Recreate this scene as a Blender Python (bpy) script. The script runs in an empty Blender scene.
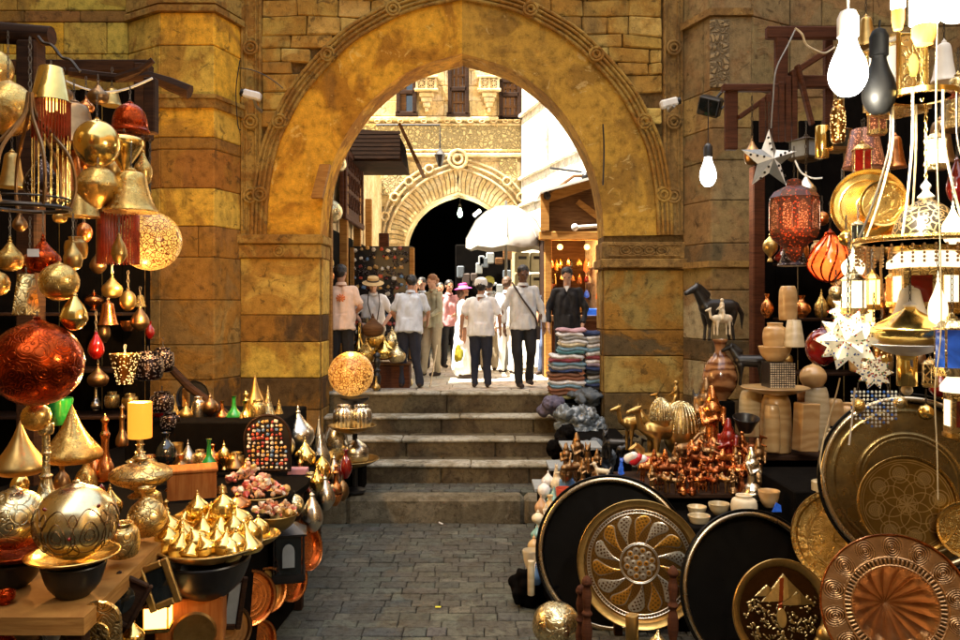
import bpy, bmesh, math, random
import numpy as np
from mathutils import Vector, Matrix, Euler, noise as mnoise
R = math.radians
PI = math.pi
rnd = random.Random(7)
scene = bpy.context.scene
COL = scene.collection

# ------------------------------------------------------------------ camera
EYE = 2.39; F = 800.0; HZ = 305.0
cam_d = bpy.data.cameras.new('camera'); cam = bpy.data.objects.new('camera', cam_d); COL.objects.link(cam)
cam.location = (0, 0, EYE); cam.rotation_euler = (R(90), 0, 0)
cam_d.sensor_width = 36; cam_d.lens = 30; cam_d.shift_y = -15/960
cam_d.clip_start = .05; cam_d.clip_end = 500
scene.camera = cam
# ------------------------------------------------------------------ light
SUN_EL = 66; SUN_DIR = (0.96, 0.28)           # horizontal direction the light travels
w = bpy.data.worlds.new('World'); scene.world = w; w.use_nodes = True
nt = w.node_tree; bg = nt.nodes['Background']
sky = nt.nodes.new('ShaderNodeTexSky'); sky.sky_type = 'NISHITA'; sky.sun_disc = False
sky.sun_elevation = R(SUN_EL)
sky.sun_rotation = math.atan2(-SUN_DIR[0], -SUN_DIR[1])
sky.air_density = 1.0; sky.dust_density = 4.0; sky.ozone_density = 1.0
tint = nt.nodes.new('ShaderNodeMix'); tint.data_type = 'RGBA'; tint.blend_type = 'MULTIPLY'; tint.inputs[0].default_value = 1; tint.inputs[7].default_value = (1.05, .97, .80, 1)   # warm white balance
nt.links.new(sky.outputs[0], tint.inputs[6]); nt.links.new(tint.outputs[2], bg.inputs[0]); bg.inputs[1].default_value = 0.115
sd = bpy.data.lights.new('sun', 'SUN'); sd.energy = 5.0; sd.angle = R(.5); sd.color = (1, .93, .80)
sun = bpy.data.objects.new('sun', sd); COL.objects.link(sun)
dv = Vector((SUN_DIR[0]*math.cos(R(SUN_EL)), SUN_DIR[1]*math.cos(R(SUN_EL)), -math.sin(R(SUN_EL))))
sun.rotation_euler = dv.to_track_quat('-Z', 'Y').to_euler(); sun.location = (-6, 0, 30)
vs = scene.view_settings
scene.display_settings.display_device = 'sRGB'
vs.view_transform = 'Standard'; vs.look = 'None'; vs.gamma = 1; vs.use_curve_mapping = False
vs.exposure = 2.65
scene.render.engine = 'CYCLES'

# ------------------------------------------------------------------ helpers
def P(px, py, Y):
    return Vector(((px-480)/F*Y, Y, EYE-(py-HZ)/F*Y))
def ZZ(py, Y): return EYE-(py-HZ)/F*Y
def XX(px, Y): return (px-480)/F*Y
def S(d, Y): return d/F*Y

class MB:
    def __init__(s): s.v = []; s.f = []; s.c = []; s.hasc = False
    def add(s, vs_, fs, M=None, col=None):
        o = len(s.v)
        if M is not None: vs_ = [M @ Vector(p) for p in vs_]
        s.v += [tuple(p) for p in vs_]
        for f in fs:
            s.f.append(tuple(i+o for i in f)); s.c.append(col)
        if col is not None: s.hasc = True
        return s
    def box(s, c, d, M=None, col=None):
        x, y, z = c; a, b, h = d[0]/2, d[1]/2, d[2]/2
        v = [(x-a,y-b,z-h),(x+a,y-b,z-h),(x+a,y+b,z-h),(x-a,y+b,z-h),(x-a,y-b,z+h),(x+a,y-b,z+h),(x+a,y+b,z+h),(x-a,y+b,z+h)]
        return s.add(v, [(0,3,2,1),(4,5,6,7),(0,1,5,4),(1,2,6,5),(2,3,7,6),(3,0,4,7)], M, col)
    def bbox(s, c, d, bv=.01, M=None, col=None):
        """bevelled box"""
        x, y, z = c; a, b, h = d[0]/2, d[1]/2, d[2]/2
        bv = min(bv, a*.9, b*.9, h*.9)
        vv = []; idx = {}
        for sx in (-1,1):
            for sy in (-1,1):
                for sz in (-1,1):
                    for ax in range(3):
                        p = [x+sx*a, y+sy*b, z+sz*h]
                        q = [x+sx*(a-bv), y+sy*(b-bv), z+sz*(h-bv)]
                        q[ax] = p[ax]
                        idx[(sx,sy,sz,ax)] = len(vv); vv.append(tuple(q))
        fs = []
        for ax in range(3):
            o1, o2 = [(1,2),(2,0),(0,1)][ax]
            for sg in (-1,1):
                q = []
                for (u, w_) in ((-1,-1),(1,-1),(1,1),(-1,1)):
                    k = [0,0,0]; k[ax] = sg; k[o1] = u; k[o2] = w_
                    q.append(idx[(k[0],k[1],k[2],ax)])
                fs.append(tuple(q) if sg > 0 else tuple(q[::-1]))
        for ax in range(3):      # edge bevels
            o1, o2 = [(1,2),(2,0),(0,1)][ax]
            for u in (-1,1):
                for w_ in (-1,1):
                    def g(e, fa):
                        k = [0,0,0]; k[ax] = e; k[o1] = u; k[o2] = w_
                        return idx[(k[0],k[1],k[2],fa)]
                    q = (g(-1,o1), g(1,o1), g(1,o2), g(-1,o2))
                    fs.append(q if u*w_ > 0 else q[::-1])
        for sx in (-1,1):
            for sy in (-1,1):
                for sz in (-1,1):
                    q = tuple(idx[(sx,sy,sz,k)] for k in range(3))
                    fs.append(q if sx*sy*sz > 0 else q[::-1])
        return s.add(vv, fs, M, col)
    def lathe(s, prof, seg=24, M=None, col=None, sx=1, sy=1, flute=0, fn=0, cap=True):
        v = []; f = []; n = len(prof)
        for (r, z) in prof:
            for k in range(seg):
                a = 2*PI*k/seg
                rr = max(r, 1e-5)
                if flute: rr *= 1+flute*abs(math.sin(fn*a/2))
                v.append((rr*math.cos(a)*sx, rr*math.sin(a)*sy, z))
        for i in range(n-1):
            for k in range(seg):
                k2 = (k+1) % seg
                f.append((i*seg+k, i*seg+k2, (i+1)*seg+k2, (i+1)*seg+k))
        if prof[0][0] > 1e-4 and cap: f.append(tuple(range(seg))[::-1])
        if prof[-1][0] > 1e-4 and cap: f.append(tuple((n-1)*seg+k for k in range(seg)))
        return s.add(v, f, M, col)
    def sphere(s, c, r, seg=16, rings=10, M=None, col=None, rot=None):
        if not hasattr(r, '__len__'): r = (r, r, r)
        v = [(0,0,-1)]; f = []
        for i in range(1, rings):
            t = -PI/2+PI*i/rings
            for k in range(seg):
                a = 2*PI*k/seg
                v.append((math.cos(t)*math.cos(a), math.cos(t)*math.sin(a), math.sin(t)))
        v.append((0,0,1)); top = len(v)-1
        for k in range(seg): f.append((0, 1+(k+1)%seg, 1+k))
        for i in range(rings-2):
            for k in range(seg):
                k2 = (k+1)%seg
                f.append((1+i*seg+k, 1+i*seg+k2, 1+(i+1)*seg+k2, 1+(i+1)*seg+k))
        b = 1+(rings-2)*seg
        for k in range(seg): f.append((b+k, b+(k+1)%seg, top))
        T = Matrix.Translation(Vector(c))
        if rot: T = T @ Euler(rot).to_matrix().to_4x4()
        T = T @ Matrix.Diagonal((r[0], r[1], r[2], 1))
        if M is not None: T = M @ T
        return s.add(v, f, T, col)
    def tube(s, pts, r, seg=8, M=None, col=None, closed=False):
        pts = [Vector(p) for p in pts]; n = len(pts)
        rs = r if hasattr(r, '__len__') else [r]*n
        v = []; f = []; up = None
        for i, p in enumerate(pts):
            if closed: t = pts[(i+1)%n]-pts[i-1]
            else: t = pts[min(i+1,n-1)]-pts[max(i-1,0)]
            if t.length < 1e-9: t = Vector((0,0,1))
            t.normalize()
            if up is None: up = Vector((0,0,1)) if abs(t.z) < .9 else Vector((0,1,0))
            a = t.cross(up)
            if a.length < 1e-4: a = t.cross(Vector((1,0.2,0)))
            a.normalize(); b = t.cross(a); up = -b if False else up
            for k in range(seg):
                q = 2*PI*k/seg
                v.append(p+(a*math.cos(q)+b*math.sin(q))*rs[i])
        for i in range(n if closed else n-1):
            j = (i+1) % n
            for k in range(seg):
                k2 = (k+1)%seg
                f.append((i*seg+k, j*seg+k, j*seg+k2, i*seg+k2))
        if not closed:
            f.append(tuple(range(seg))); f.append(tuple((n-1)*seg+k for k in range(seg))[::-1])
        return s.add(v, f, M, col)
    def cap(s, p0, p1, r0, r1, seg=12, M=None, col=None):
        """tapered capsule"""
        p0 = Vector(p0); p1 = Vector(p1); d = p1-p0; L = d.length
        if L < 1e-6: return s.sphere(p0, r0, M=M, col=col)
        q = Vector((0,0,1)).rotation_difference(d.normalized()).to_matrix().to_4x4()
        prof = []
        for i in range(5):
            t = -PI/2+PI/2*i/5; prof.append((r0*math.cos(t), r0*math.sin(t)))
        prof.append((r0, 0)); prof.append((r1, L))
        for i in range(1, 6):
            t = PI/2*i/5; prof.append((r1*math.cos(t), L+r1*math.sin(t)))
        T = Matrix.Translation(p0) @ q
        if M is not None: T = M @ T
        return s.lathe(prof, seg, T, col)
    def prism(s, poly, y0, y1, M=None, col=None):
        """polygon in xz extruded along y (y0 front)"""
        n = len(poly)
        v = [(x, y0, z) for x, z in poly]+[(x, y1, z) for x, z in poly]
        f = [tuple(range(n)), tuple(range(n, 2*n))[::-1]]
        for i in range(n): f.append((i, i+n, (i+1)%n+n, (i+1)%n))
        return s.add(v, f, M, col)
    def mesh(s, name, smooth=True, ang=40):
        me = bpy.data.meshes.new(name); me.from_pydata(s.v, [], s.f)
        if s.hasc:
            at = me.color_attributes.new('Col', 'FLOAT_COLOR', 'CORNER')
            arr = []
            for fi, f in enumerate(s.f):
                c = s.c[fi] or (1,1,1)
                for _ in f: arr += [c[0], c[1], c[2], 1]
            at.data.foreach_set('color', arr)
        me.validate(); me.update()
        if smooth:
            me.polygons.foreach_set('use_smooth', [True]*len(me.polygons))
            me.set_sharp_from_angle(angle=R(ang))
        return me
    def build(s, name, mat, parent=None, loc=None, smooth=True, rot=None, ang=40):
        return mkobj(name, s.mesh(name, smooth, ang), mat, parent, loc, rot)

def mkobj(name, me, mat, parent=None, loc=None, rot=None):
    if isinstance(mat, str): mat = M_[mat]
    if mat is not None and len(me.materials) == 0: me.materials.append(mat)
    o = bpy.data.objects.new(name, me); COL.objects.link(o)
    if parent is not None: o.parent = parent
    if loc is not None: o.location = loc
    if rot is not None: o.rotation_euler = rot
    return o
def tag(o, label, cat, group=None):
    o['label'] = label; o['category'] = cat
    if group: o['group'] = group
    return o
def struct(o, kind='structure'): o['kind'] = kind; return o
def thing(name, label, cat, loc=(0,0,0), rot=(0,0,0), group=None):
    o = bpy.data.objects.new(name, None); COL.objects.link(o)
    o.empty_display_size = .1
    o.location = loc; o.rotation_euler = rot
    return tag(o, label, cat, group)
def dup(root, loc, rot=None, label=None, group=None, scale=None):
    r = root.copy(); COL.objects.link(r); r.location = loc
    if rot is not None: r.rotation_euler = rot
    if label: r['label'] = label
    if group: r['group'] = group
    if scale is not None: r.scale = scale if hasattr(scale, '__len__') else (scale,)*3
    for ch in list(root.children):
        c = ch.copy(); COL.objects.link(c); c.parent = r
        for g in ch.children:
            d = g.copy(); COL.objects.link(d); d.parent = c
    return r
def remesh(mb, voxel, sm=4, wob=None, name='m'):
    me0 = mb.mesh('tmp', False); o = bpy.data.objects.new('tmp', me0); COL.objects.link(o)
    m = o.modifiers.new('r', 'REMESH'); m.mode = 'VOXEL'; m.voxel_size = voxel
    if sm:
        q = o.modifiers.new('s', 'SMOOTH'); q.factor = .5; q.iterations = sm
    dg = bpy.context.evaluated_depsgraph_get(); dg.update()
    me = bpy.data.meshes.new_from_object(o.evaluated_get(dg)); me.name = name
    bpy.data.objects.remove(o); bpy.data.meshes.remove(me0)
    if wob:
        n = len(me.vertices); co = np.empty(n*3); me.vertices.foreach_get('co', co); co = co.reshape(-1,3)
        no = np.empty(n*3); me.vertices.foreach_get('normal', no); no = no.reshape(-1,3)
        a, fr = wob
        d = np.array([mnoise.noise(Vector((p[0]*fr*1.2, p[1]*fr*1.2, p[2]*fr*.6))) for p in co])
        co += no*(d*a)[:,None]; me.vertices.foreach_set('co', co.ravel()); me.update()
    me.polygons.foreach_set('use_smooth', [True]*len(me.polygons))
    return me

# ------------------------------------------------------------------ materials
M_ = {}
def nodes(name):
    m = bpy.data.materials.new(name); m.use_nodes = True
    t = m.node_tree; b = t.nodes['Principled BSDF']; M_[name] = m
    return m, t, b
def N(t, typ, **kw):
    n = t.nodes.new(typ)
    for k, v in kw.items():
        if k in ('operation','blend_type','data_type','feature','distance','noise_dimensions','wave_type','bands_direction','rings_direction','attribute_name','wave_profile','voronoi_dimensions'): setattr(n, k, v)
    return n
def math_(t, op, a, b=None):
    n = t.nodes.new('ShaderNodeMath'); n.operation = op
    for i, x in enumerate((a, b)):
        if x is None: continue
        if isinstance(x, (int, float)): n.inputs[i].default_value = x
        else: t.links.new(x, n.inputs[i])
    return n.outputs[0]
def mixc(t, fac, a, b, mode='MIX'):
    n = t.nodes.new('ShaderNodeMix'); n.data_type = 'RGBA'; n.blend_type = mode
    for i, x in ((0, fac), (6, a), (7, b)):
        if isinstance(x, (int, float)): n.inputs[i].default_value = x
        elif isinstance(x, tuple): n.inputs[i].default_value = (*x[:3], 1)
        else: t.links.new(x, n.inputs[i])
    return n.outputs[2]
def ramp(t, src, stops):
    n = t.nodes.new('ShaderNodeValToRGB'); t.links.new(src, n.inputs[0])
    e = n.color_ramp.elements
    while len(e) < len(stops): e.new(.5)
    for i, (p, c) in enumerate(stops):
        e[i].position = p; e[i].color = (c, c, c, 1) if isinstance(c, (int, float)) else (*c, 1)
    return n.outputs[0]
def coords(t, kind='Object', scale=None):
    c = t.nodes.new('ShaderNodeTexCoord'); o = c.outputs[kind]
    if scale:
        m = t.nodes.new('ShaderNodeMapping'); t.links.new(o, m.inputs[0]); m.inputs['Scale'].default_value = scale; o = m.outputs[0]
    return o
def noise(t, vec, scale, detail=4, rough=.55, dist=0):
    n = t.nodes.new('ShaderNodeTexNoise'); t.links.new(vec, n.inputs['Vector'])
    n.inputs['Scale'].default_value = scale; n.inputs['Detail'].default_value = detail
    n.inputs['Roughness'].default_value = rough; n.inputs['Distortion'].default_value = dist
    return n.outputs[0]
def voro(t, vec, scale, feature='F1', out=0):
    n = t.nodes.new('ShaderNodeTexVoronoi'); n.feature = feature; t.links.new(vec, n.inputs['Vector'])
    n.inputs['Scale'].default_value = scale
    return n.outputs[out]
def bump(t, b, h, strength=.3, dist=.01):
    n = t.nodes.new('ShaderNodeBump'); t.links.new(h, n.inputs['Height'])
    n.inputs['Strength'].default_value = strength; n.inputs['Distance'].default_value = dist
    t.links.new(n.outputs[0], b.inputs['Normal'])
def simple(name, col, rough=.6, metal=0, var=.25, vs_=8, bs=30, bst=.2, bd=.005, coat=0, rand=0, col2=None):
    m, t, b = nodes(name); v = coords(t)
    nz = noise(t, v, vs_, 5, .6)
    c2 = col2 or tuple(c*(1-var) for c in col)
    c = mixc(t, ramp(t, nz, [(.35, 0), (.65, 1)]), c2, tuple(min(c*(1+var*.4), .95) for c in col))
    if rand:
        oi = t.nodes.new('ShaderNodeObjectInfo')
        hs = t.nodes.new('ShaderNodeHueSaturation'); t.links.new(c, hs.inputs['Color'])
        t.links.new(math_(t, 'ADD', math_(t, 'MULTIPLY', oi.outputs['Random'], rand), 1-rand/2), hs.inputs['Value'])
        c = hs.outputs[0]
    t.links.new(c, b.inputs['Base Color'])
    rr = math_(t, 'ADD', math_(t, 'MULTIPLY', noise(t, v, vs_*2.3, 4), .3), rough-.15)
    t.links.new(rr, b.inputs['Roughness']); b.inputs['Metallic'].default_value = metal
    if coat: b.inputs['Coat Weight'].default_value = coat; b.inputs['Coat Roughness'].default_value = .12
    if bst: bump(t, b, noise(t, v, bs, 5, .6), bst, bd)
    return m
def stone(name, base=None, stain=(.30,.13,.03), sc=1.0, bst=.5, chip=(.05,.03,.012)):
    """weathered limestone; base None takes each block's own colour"""
    m, t, b = nodes(name); v = coords(t)
    if base is None:
        a = t.nodes.new('ShaderNodeAttribute'); a.attribute_name = 'Col'; c = a.outputs['Color']
    else:
        rg = t.nodes.new('ShaderNodeRGB'); rg.outputs[0].default_value = (*base, 1); c = rg.outputs[0]
    n1 = noise(t, v, 1.3*sc, 6, .6, .8); n2 = noise(t, v, 9*sc, 6, .65); n3 = noise(t, v, 60*sc, 4, .7)
    c = mixc(t, math_(t, 'MULTIPLY', ramp(t, n1, [(.46, 0), (.55, 1)]), .78), c, stain)
    n4 = noise(t, coords(t, 'Object', (1,1,.35)), 2.6*sc, 5, .6, .4)
    c = mixc(t, math_(t, 'MULTIPLY', ramp(t, n4, [(.55, 0), (.72, 1)]), .55), c, (.07,.05,.025))
    c = mixc(t, .9, c, ramp(t, n2, [(.28, .30), (.46, .85), (.75, 1.25)]), 'MULTIPLY')
    n5 = noise(t, v, 3.4*sc, 7, .7, 1.5); c = mixc(t, math_(t, 'MULTIPLY', ramp(t, n5, [(.60, 0), (.63, 1)]), .6), c, chip)
    c = mixc(t, .5, c, ramp(t, n3, [(.3, .6), (.6, 1.1)]), 'MULTIPLY')
    t.links.new(c, b.inputs['Base Color']); b.inputs['Roughness'].default_value = .9
    b.inputs['Specular IOR Level'].default_value = .2
    pit = ramp(t, voro(t, v, 22*sc, 'F1'), [(.08, 0), (.25, 1)])
    h = math_(t, 'ADD', math_(t, 'MULTIPLY', n2, 1.2), math_(t, 'MULTIPLY', n3, .45))
    h = math_(t, 'ADD', h, math_(t, 'MULTIPLY', math_(t, 'MULTIPLY', pit, ramp(t, n2, [(.4, 1), (.6, 0)])), .4))
    h = math_(t, 'ADD', h, math_(t, 'MULTIPLY', ramp(t, n1, [(.49, 0), (.53, .5)]), .8))
    bump(t, b, h, bst, .03)
    return m
def metal(name, col, rough=.25, ham=.25, hs=28, tarn=.5, tcol=None, engr=0, es=16, rand=.25):
    m, t, b = nodes(name); v = coords(t)
    n1 = noise(t, v, 6, 6, .65); n2 = noise(t, v, 40, 3)
    tc = tcol or tuple(c*.28 for c in col)
    c = mixc(t, math_(t, 'MULTIPLY', ramp(t, n1, [(.42, 0), (.7, 1)]), tarn), col, tc)
    h = math_(t, 'MULTIPLY', voro(t, v, hs, 'SMOOTH_F1'), ham*2)
    if engr:
        e = ramp(t, math_(t, 'ABSOLUTE', math_(t, 'SINE', math_(t, 'MULTIPLY', voro(t, v, es, 'F1'), 16))), [(.12, 0), (.4, 1)])
        e2 = ramp(t, math_(t, 'ABSOLUTE', math_(t, 'SUBTRACT', noise(t, v, es*.8, 2, .4, 1.5), .5)), [(.012, 0), (.03, 1)])
        e = math_(t, 'MULTIPLY', e, e2)
        c = mixc(t, math_(t, 'MULTIPLY', math_(t, 'SUBTRACT', 1.0, e), engr), c, tuple(x*.12 for x in col))
        h = math_(t, 'ADD', h, math_(t, 'MULTIPLY', e, .6))
    oi = t.nodes.new('ShaderNodeObjectInfo'); hsn = t.nodes.new('ShaderNodeHueSaturation'); t.links.new(c, hsn.inputs['Color'])
    t.links.new(math_(t, 'ADD', math_(t, 'MULTIPLY', oi.outputs['Random'], rand), 1-rand/2), hsn.inputs['Value'])
    t.links.new(hsn.outputs[0], b.inputs['Base Color'])
    b.inputs['Metallic'].default_value = 1
    t.links.new(math_(t, 'ADD', math_(t, 'MULTIPLY', n1, .35), max(rough-.15, .03)), b.inputs['Roughness'])
    bump(t, b, math_(t, 'ADD', h, math_(t, 'MULTIPLY', n2, .08)), .5, .006)
    return m
def pierced(name, col, glow, glowstr, scale=9, kind='lace', lit=True, metal_=1):
    """pierced metal over lit coloured glass: pattern of metal bars over glowing holes"""
    m, t, b = nodes(name); v = coords(t)
    if kind == 'lace':
        e = voro(t, v, scale, 'DISTANCE_TO_EDGE'); a = ramp(t, e, [(.05, 0), (.09, 1)])
        f1 = voro(t, v, scale*1.0, 'F1'); rg = ramp(t, math_(t, 'ABSOLUTE', math_(t, 'SUBTRACT', f1, .25)), [(.04, 0), (.07, 1)])
        hole = math_(t, 'MULTIPLY', a, rg)
    else:
        f1 = voro(t, v, scale, 'F1'); hole = ramp(t, f1, [(.28, 1), (.36, 0)])
    n1 = noise(t, v, 3, 3)
    c = mixc(t, hole, col, tuple(g*.5 for g in glow))
    t.links.new(c, b.inputs['Base Color'])
    t.links.new(math_(t, 'MULTIPLY', math_(t, 'SUBTRACT', 1.0, hole), metal_), b.inputs['Metallic'])
    b.inputs['Roughness'].default_value = .3
    b.inputs['Emission Color'].default_value = (*glow, 1)
    lw = t.nodes.new('ShaderNodeLayerWeight'); lw.inputs[0].default_value = .5
    t.links.new(math_(t, 'MULTIPLY', math_(t, 'MULTIPLY', hole, glowstr), math_(t, 'ADD', ramp(t, n1, [(.3, .3), (.7, 1)]), 0)), b.inputs['Emission Strength'])
    bump(t, b, hole, -.5, .004)
    return m
def emit(name, col, s):
    m, t, b = nodes(name); b.inputs['Base Color'].default_value = (*[min(c, .9) for c in col], 1)
    b.inputs['Emission Color'].default_value = (*col, 1); b.inputs['Emission Strength'].default_value = s
    b.inputs['Roughness'].default_value = .3
    return m
def glassy(name, col, rough=.08, trans=.0, glow=0, sc=6):
    m, t, b = nodes(name); v = coords(t)
    c = mixc(t, ramp(t, noise(t, v, sc, 4, .6, 1), [(.35, 0), (.65, 1)]), tuple(x*.35 for x in col), col)
    t.links.new(c, b.inputs['Base Color']); b.inputs['Roughness'].default_value = rough
    b.inputs['Coat Weight'].default_value = 1; b.inputs['Transmission Weight'].default_value = trans
    if glow:
        t.links.new(c, b.inputs['Emission Color']); b.inputs['Emission Strength'].default_value = glow
    return m
def banded(name, c1, c2, sc=7, rough=.3):
    m, t, b = nodes(name); v = coords(t, 'Object', (1,1,2.2))
    wv = t.nodes.new('ShaderNodeTexWave'); wv.bands_direction = 'Z'; t.links.new(v, wv.inputs['Vector'])
    wv.inputs['Scale'].default_value = sc; wv.inputs['Distortion'].default_value = 11; wv.inputs['Detail'].default_value = 4; wv.inputs['Detail Scale'].default_value = 1.5
    oi = t.nodes.new('ShaderNodeObjectInfo'); hsn = t.nodes.new('ShaderNodeHueSaturation')
    t.links.new(mixc(t, wv.outputs[1], c1, c2), hsn.inputs['Color'])
    t.links.new(math_(t, 'ADD', math_(t, 'MULTIPLY', oi.outputs['Random'], .4), .8), hsn.inputs['Value'])
    t.links.new(hsn.outputs[0], b.inputs['Base Color']); b.inputs['Roughness'].default_value = rough
    b.inputs['Coat Weight'].default_value = .4
    return m
def wood(name, c1, c2, sc=3, rough=.55, axis=(1,1,12)):
    m, t, b = nodes(name); v = coords(t, 'Object', axis)
    n = noise(t, v, sc, 5, .6, 1.2); n2 = noise(t, coords(t), 2.2, 4)
    c = mixc(t, ramp(t, n, [(.35, 0), (.62, 1)]), c1, c2)
    c = mixc(t, .6, c, ramp(t, n2, [(.3, .5), (.7, 1.2)]), 'MULTIPLY')
    t.links.new(c, b.inputs['Base Color']); b.inputs['Roughness'].default_value = rough+.2; b.inputs['Specular IOR Level'].default_value = .15
    bump(t, b, n, .3, .004)
    return m
def vcol(name, rough=.6, metal=0, var=.3, bs=40, bst=.3, coat=0):
    m, t, b = nodes(name); v = coords(t)
    a = t.nodes.new('ShaderNodeAttribute'); a.attribute_name = 'Col'
    c = mixc(t, var, a.outputs[0], ramp(t, noise(t, v, 12, 5), [(.3, .5), (.7, 1.25)]), 'MULTIPLY')
    t.links.new(c, b.inputs['Base Color']); b.inputs['Roughness'].default_value = rough; b.inputs['Metallic'].default_value = metal
    if coat: b.inputs['Coat Weight'].default_value = coat
    bump(t, b, noise(t, v, bs, 4), bst, .004)
    return m

stone('block_stone', None, (.36,.17,.025), 1.0, .55)
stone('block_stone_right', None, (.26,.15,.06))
stone('plaster', (.74,.37,.030), (.34,.13,.012), 1.0, .5, (.80,.52,.13))  # warm lamplight on the left half is mixed into this base colour
stone('plaster_right', (.52,.29,.042), (.27,.14,.025), 1.0, .5, (.60,.42,.15))  # same plaster for the right half, without that lamplight in its colour
stone('carved', (.42,.25,.055), (.28,.12,.02), 2.0, .6)
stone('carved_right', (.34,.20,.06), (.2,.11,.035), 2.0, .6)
stone('mortar', (.20,.11,.035), (.12,.07,.02), 2.0, .6)
stone('far_stone', None, (.62,.42,.16), 2.0, .3)
stone('far_plain', (.78,.62,.36), (.62,.44,.20), 1.5, .3, (.55,.40,.2))
stone('white_wall', (.85,.80,.70), (.76,.68,.54), 1.5, .3, (.7,.6,.45))
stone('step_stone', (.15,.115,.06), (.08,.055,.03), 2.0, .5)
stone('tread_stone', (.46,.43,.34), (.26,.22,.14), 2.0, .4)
stone('kerb_stone', (.21,.18,.12), (.12,.10,.06), 2.0, .5)
stone('paver', None, (.105,.098,.078), 2.2, .9, (.07,.065,.05))
stone('court_slab', None, (.50,.40,.28), 2.0, .3, (.4,.33,.24))
stone('earth', (.035,.03,.022), (.03,.025,.02), 3, .6)
def carved_frieze(name, base, sc):
    m, t, b = nodes(name); v = coords(t)
    e = ramp(t, voro(t, v, sc, 'DISTANCE_TO_EDGE'), [(.03, 0), (.14, 1)])
    e2 = ramp(t, math_(t, 'ABSOLUTE', math_(t, 'SUBTRACT', noise(t, v, sc*.6, 2, .5, 2), .5)), [(.02, 0), (.07, 1)])
    h = math_(t, 'MULTIPLY', e, e2)
    c = mixc(t, h, tuple(x*.45 for x in base), base)
    t.links.new(c, b.inputs['Base Color']); b.inputs['Roughness'].default_value = .9
    bump(t, b, h, 1.0, .03)
carved_frieze('frieze', (.66,.50,.22), 9)
carved_frieze('carved_panel', (.34,.24,.11), 8)
metal('brass', (.80,.52,.15), .26, .18, 26, .5, None, .35, 26)
metal('brass_bright', (.95,.66,.20), .17, .30, 22, .25)
metal('brass_old', (.55,.36,.12), .36, .25, 20, .7)
metal('brass_engraved', (.80,.56,.22), .28, .12, 24, .4, None, .8, 14)
metal('brass_plain', (.86,.72,.40), .24, .12, 24, .5)
metal('brass_pale', (.86,.72,.40), .26, .12, 24, .35, None, .55, 10)
metal('copper', (.66,.25,.08), .24, .3, 24, .45)
metal('copper_red', (.52,.065,.010), .19, .9, 14, .8, (.10,.008,.002), .5, 13)
metal('bronze', (.34,.20,.09), .35, .3, 20, .6)
metal('silver', (.72,.66,.54), .26, .35, 22, .4, (.3,.25,.17))
metal('iron', (.10,.085,.07), .45, .2, 20, .5)
simple('black_tray', (.004,.0035,.003), .35, bst=.15, bs=10).node_tree.nodes['Principled BSDF'].inputs['Specular IOR Level'].default_value = .12
metal('rim_glint_metal', (.62,.52,.36), .24, .1, 14, .7, (.12,.09,.05))  # pale metal for the highlight band painted onto tray rims
metal('tray_rim', (.20,.165,.12), .30, .10, 16, .5, (.05,.04,.03))
metal('brass_dark', (.27,.19,.075), .27, .2, 10, .9, (.05,.035,.018))
metal('bead', (.5,.35,.2), .3, .1, 16, .4)
simple('black_paint', (.012,.011,.011), .35, bst=.1)
simple('black_cloth_shade', (.005,.0042,.0036), .95).node_tree.nodes['Principled BSDF'].inputs['Specular IOR Level'].default_value = .03  # serves real black cloth and the painted shade of dark interiors
simple('white_paint', (.75,.73,.68), .45, var=.1)
simple('grey_metal', (.30,.30,.28), .45, .6)
simple('bulb_dark', (.002,.002,.002), .5, bst=0).node_tree.nodes['Principled BSDF'].inputs['Specular IOR Level'].default_value = .1
wood('wood_dark', (.018,.008,.004), (.045,.02,.009))
wood('wood_red', (.05,.016,.007), (.10,.034,.014), 3)
wood('wood_orange', (.30,.09,.016), (.42,.16,.035), 3, .5, (12,1,1))
wood('wood_brown', (.08,.034,.012), (.16,.075,.026), 3)
wood('wood_gold', (.28,.12,.025), (.44,.22,.055), 3)
banded('onyx', (.46,.27,.10), (.58,.38,.17), 1.6)
banded('onyx_brown', (.12,.035,.01), (.42,.20,.08), 1.6, .2)
banded('onyx_pale', (.46,.36,.20), (.56,.46,.28), 2)
simple('white_fabric', (.50,.48,.43), .85, var=.06, bs=18, bst=.3)
simple('bone', (.7,.6,.42), .4, var=.2)
vcol('cloth_col', .9, bst=.4); vcol('glaze', .3, coat=.6); vcol('metal_inlay', .3, 1, .35, 60, .3); vcol('relief_metal', .34, 1, .5, 60, .5)
pierced('globe_lit', (.20,.05,.01), (1,.52,.10), .24, 26, 'lace', True, .2)
pierced('ball_lit', (.30,.10,.015), (1,.46,.09), .20, 22, 'lace', True, .3)
pierced('cup_lit', (.30,.15,.04), (1,.60,.20), .7, 62, 'dots')
pierced('pierced_brass', (.85,.66,.34), (.05,.03,.01), .0, 26, 'lace')
pierced('pierced_dark', (.03,.02,.02), (.5,.4,.35), .02, 60, 'dots')
pierced('amber_lit', (.06,.018,.010), (.60,.07,.015), .04, 60, 'dots', True, .3)
pierced('amber_panel', (.12,.035,.015), (1,.36,.16), .13, 95, 'dots', True, .3)
emit('bulb_lit', (1,.97,.88), 3.0); emit('bulb_far', (.75,1,.75), 3); emit('candle_lit', (1,.28,.025), .24); emit('warm_lit', (1,.45,.10), 1.2)
emit('frost_lit', (1,.80,.50), .30); emit('star_lit', (1,.86,.62), .05)
emit('tube_lit', (1,.93,.75), 3.0)
glassy('glass_red', (.26,.006,.004)); glassy('glass_orange', (1,.14,.02), glow=.40); glassy('glass_green', (.02,.35,.06)); glassy('glass_blue', (.03,.12,.55), glow=.1)
glassy('red_fringe', (.30,.03,.01)); glassy('glass_dark', (.015,.02,.02), .05)
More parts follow.
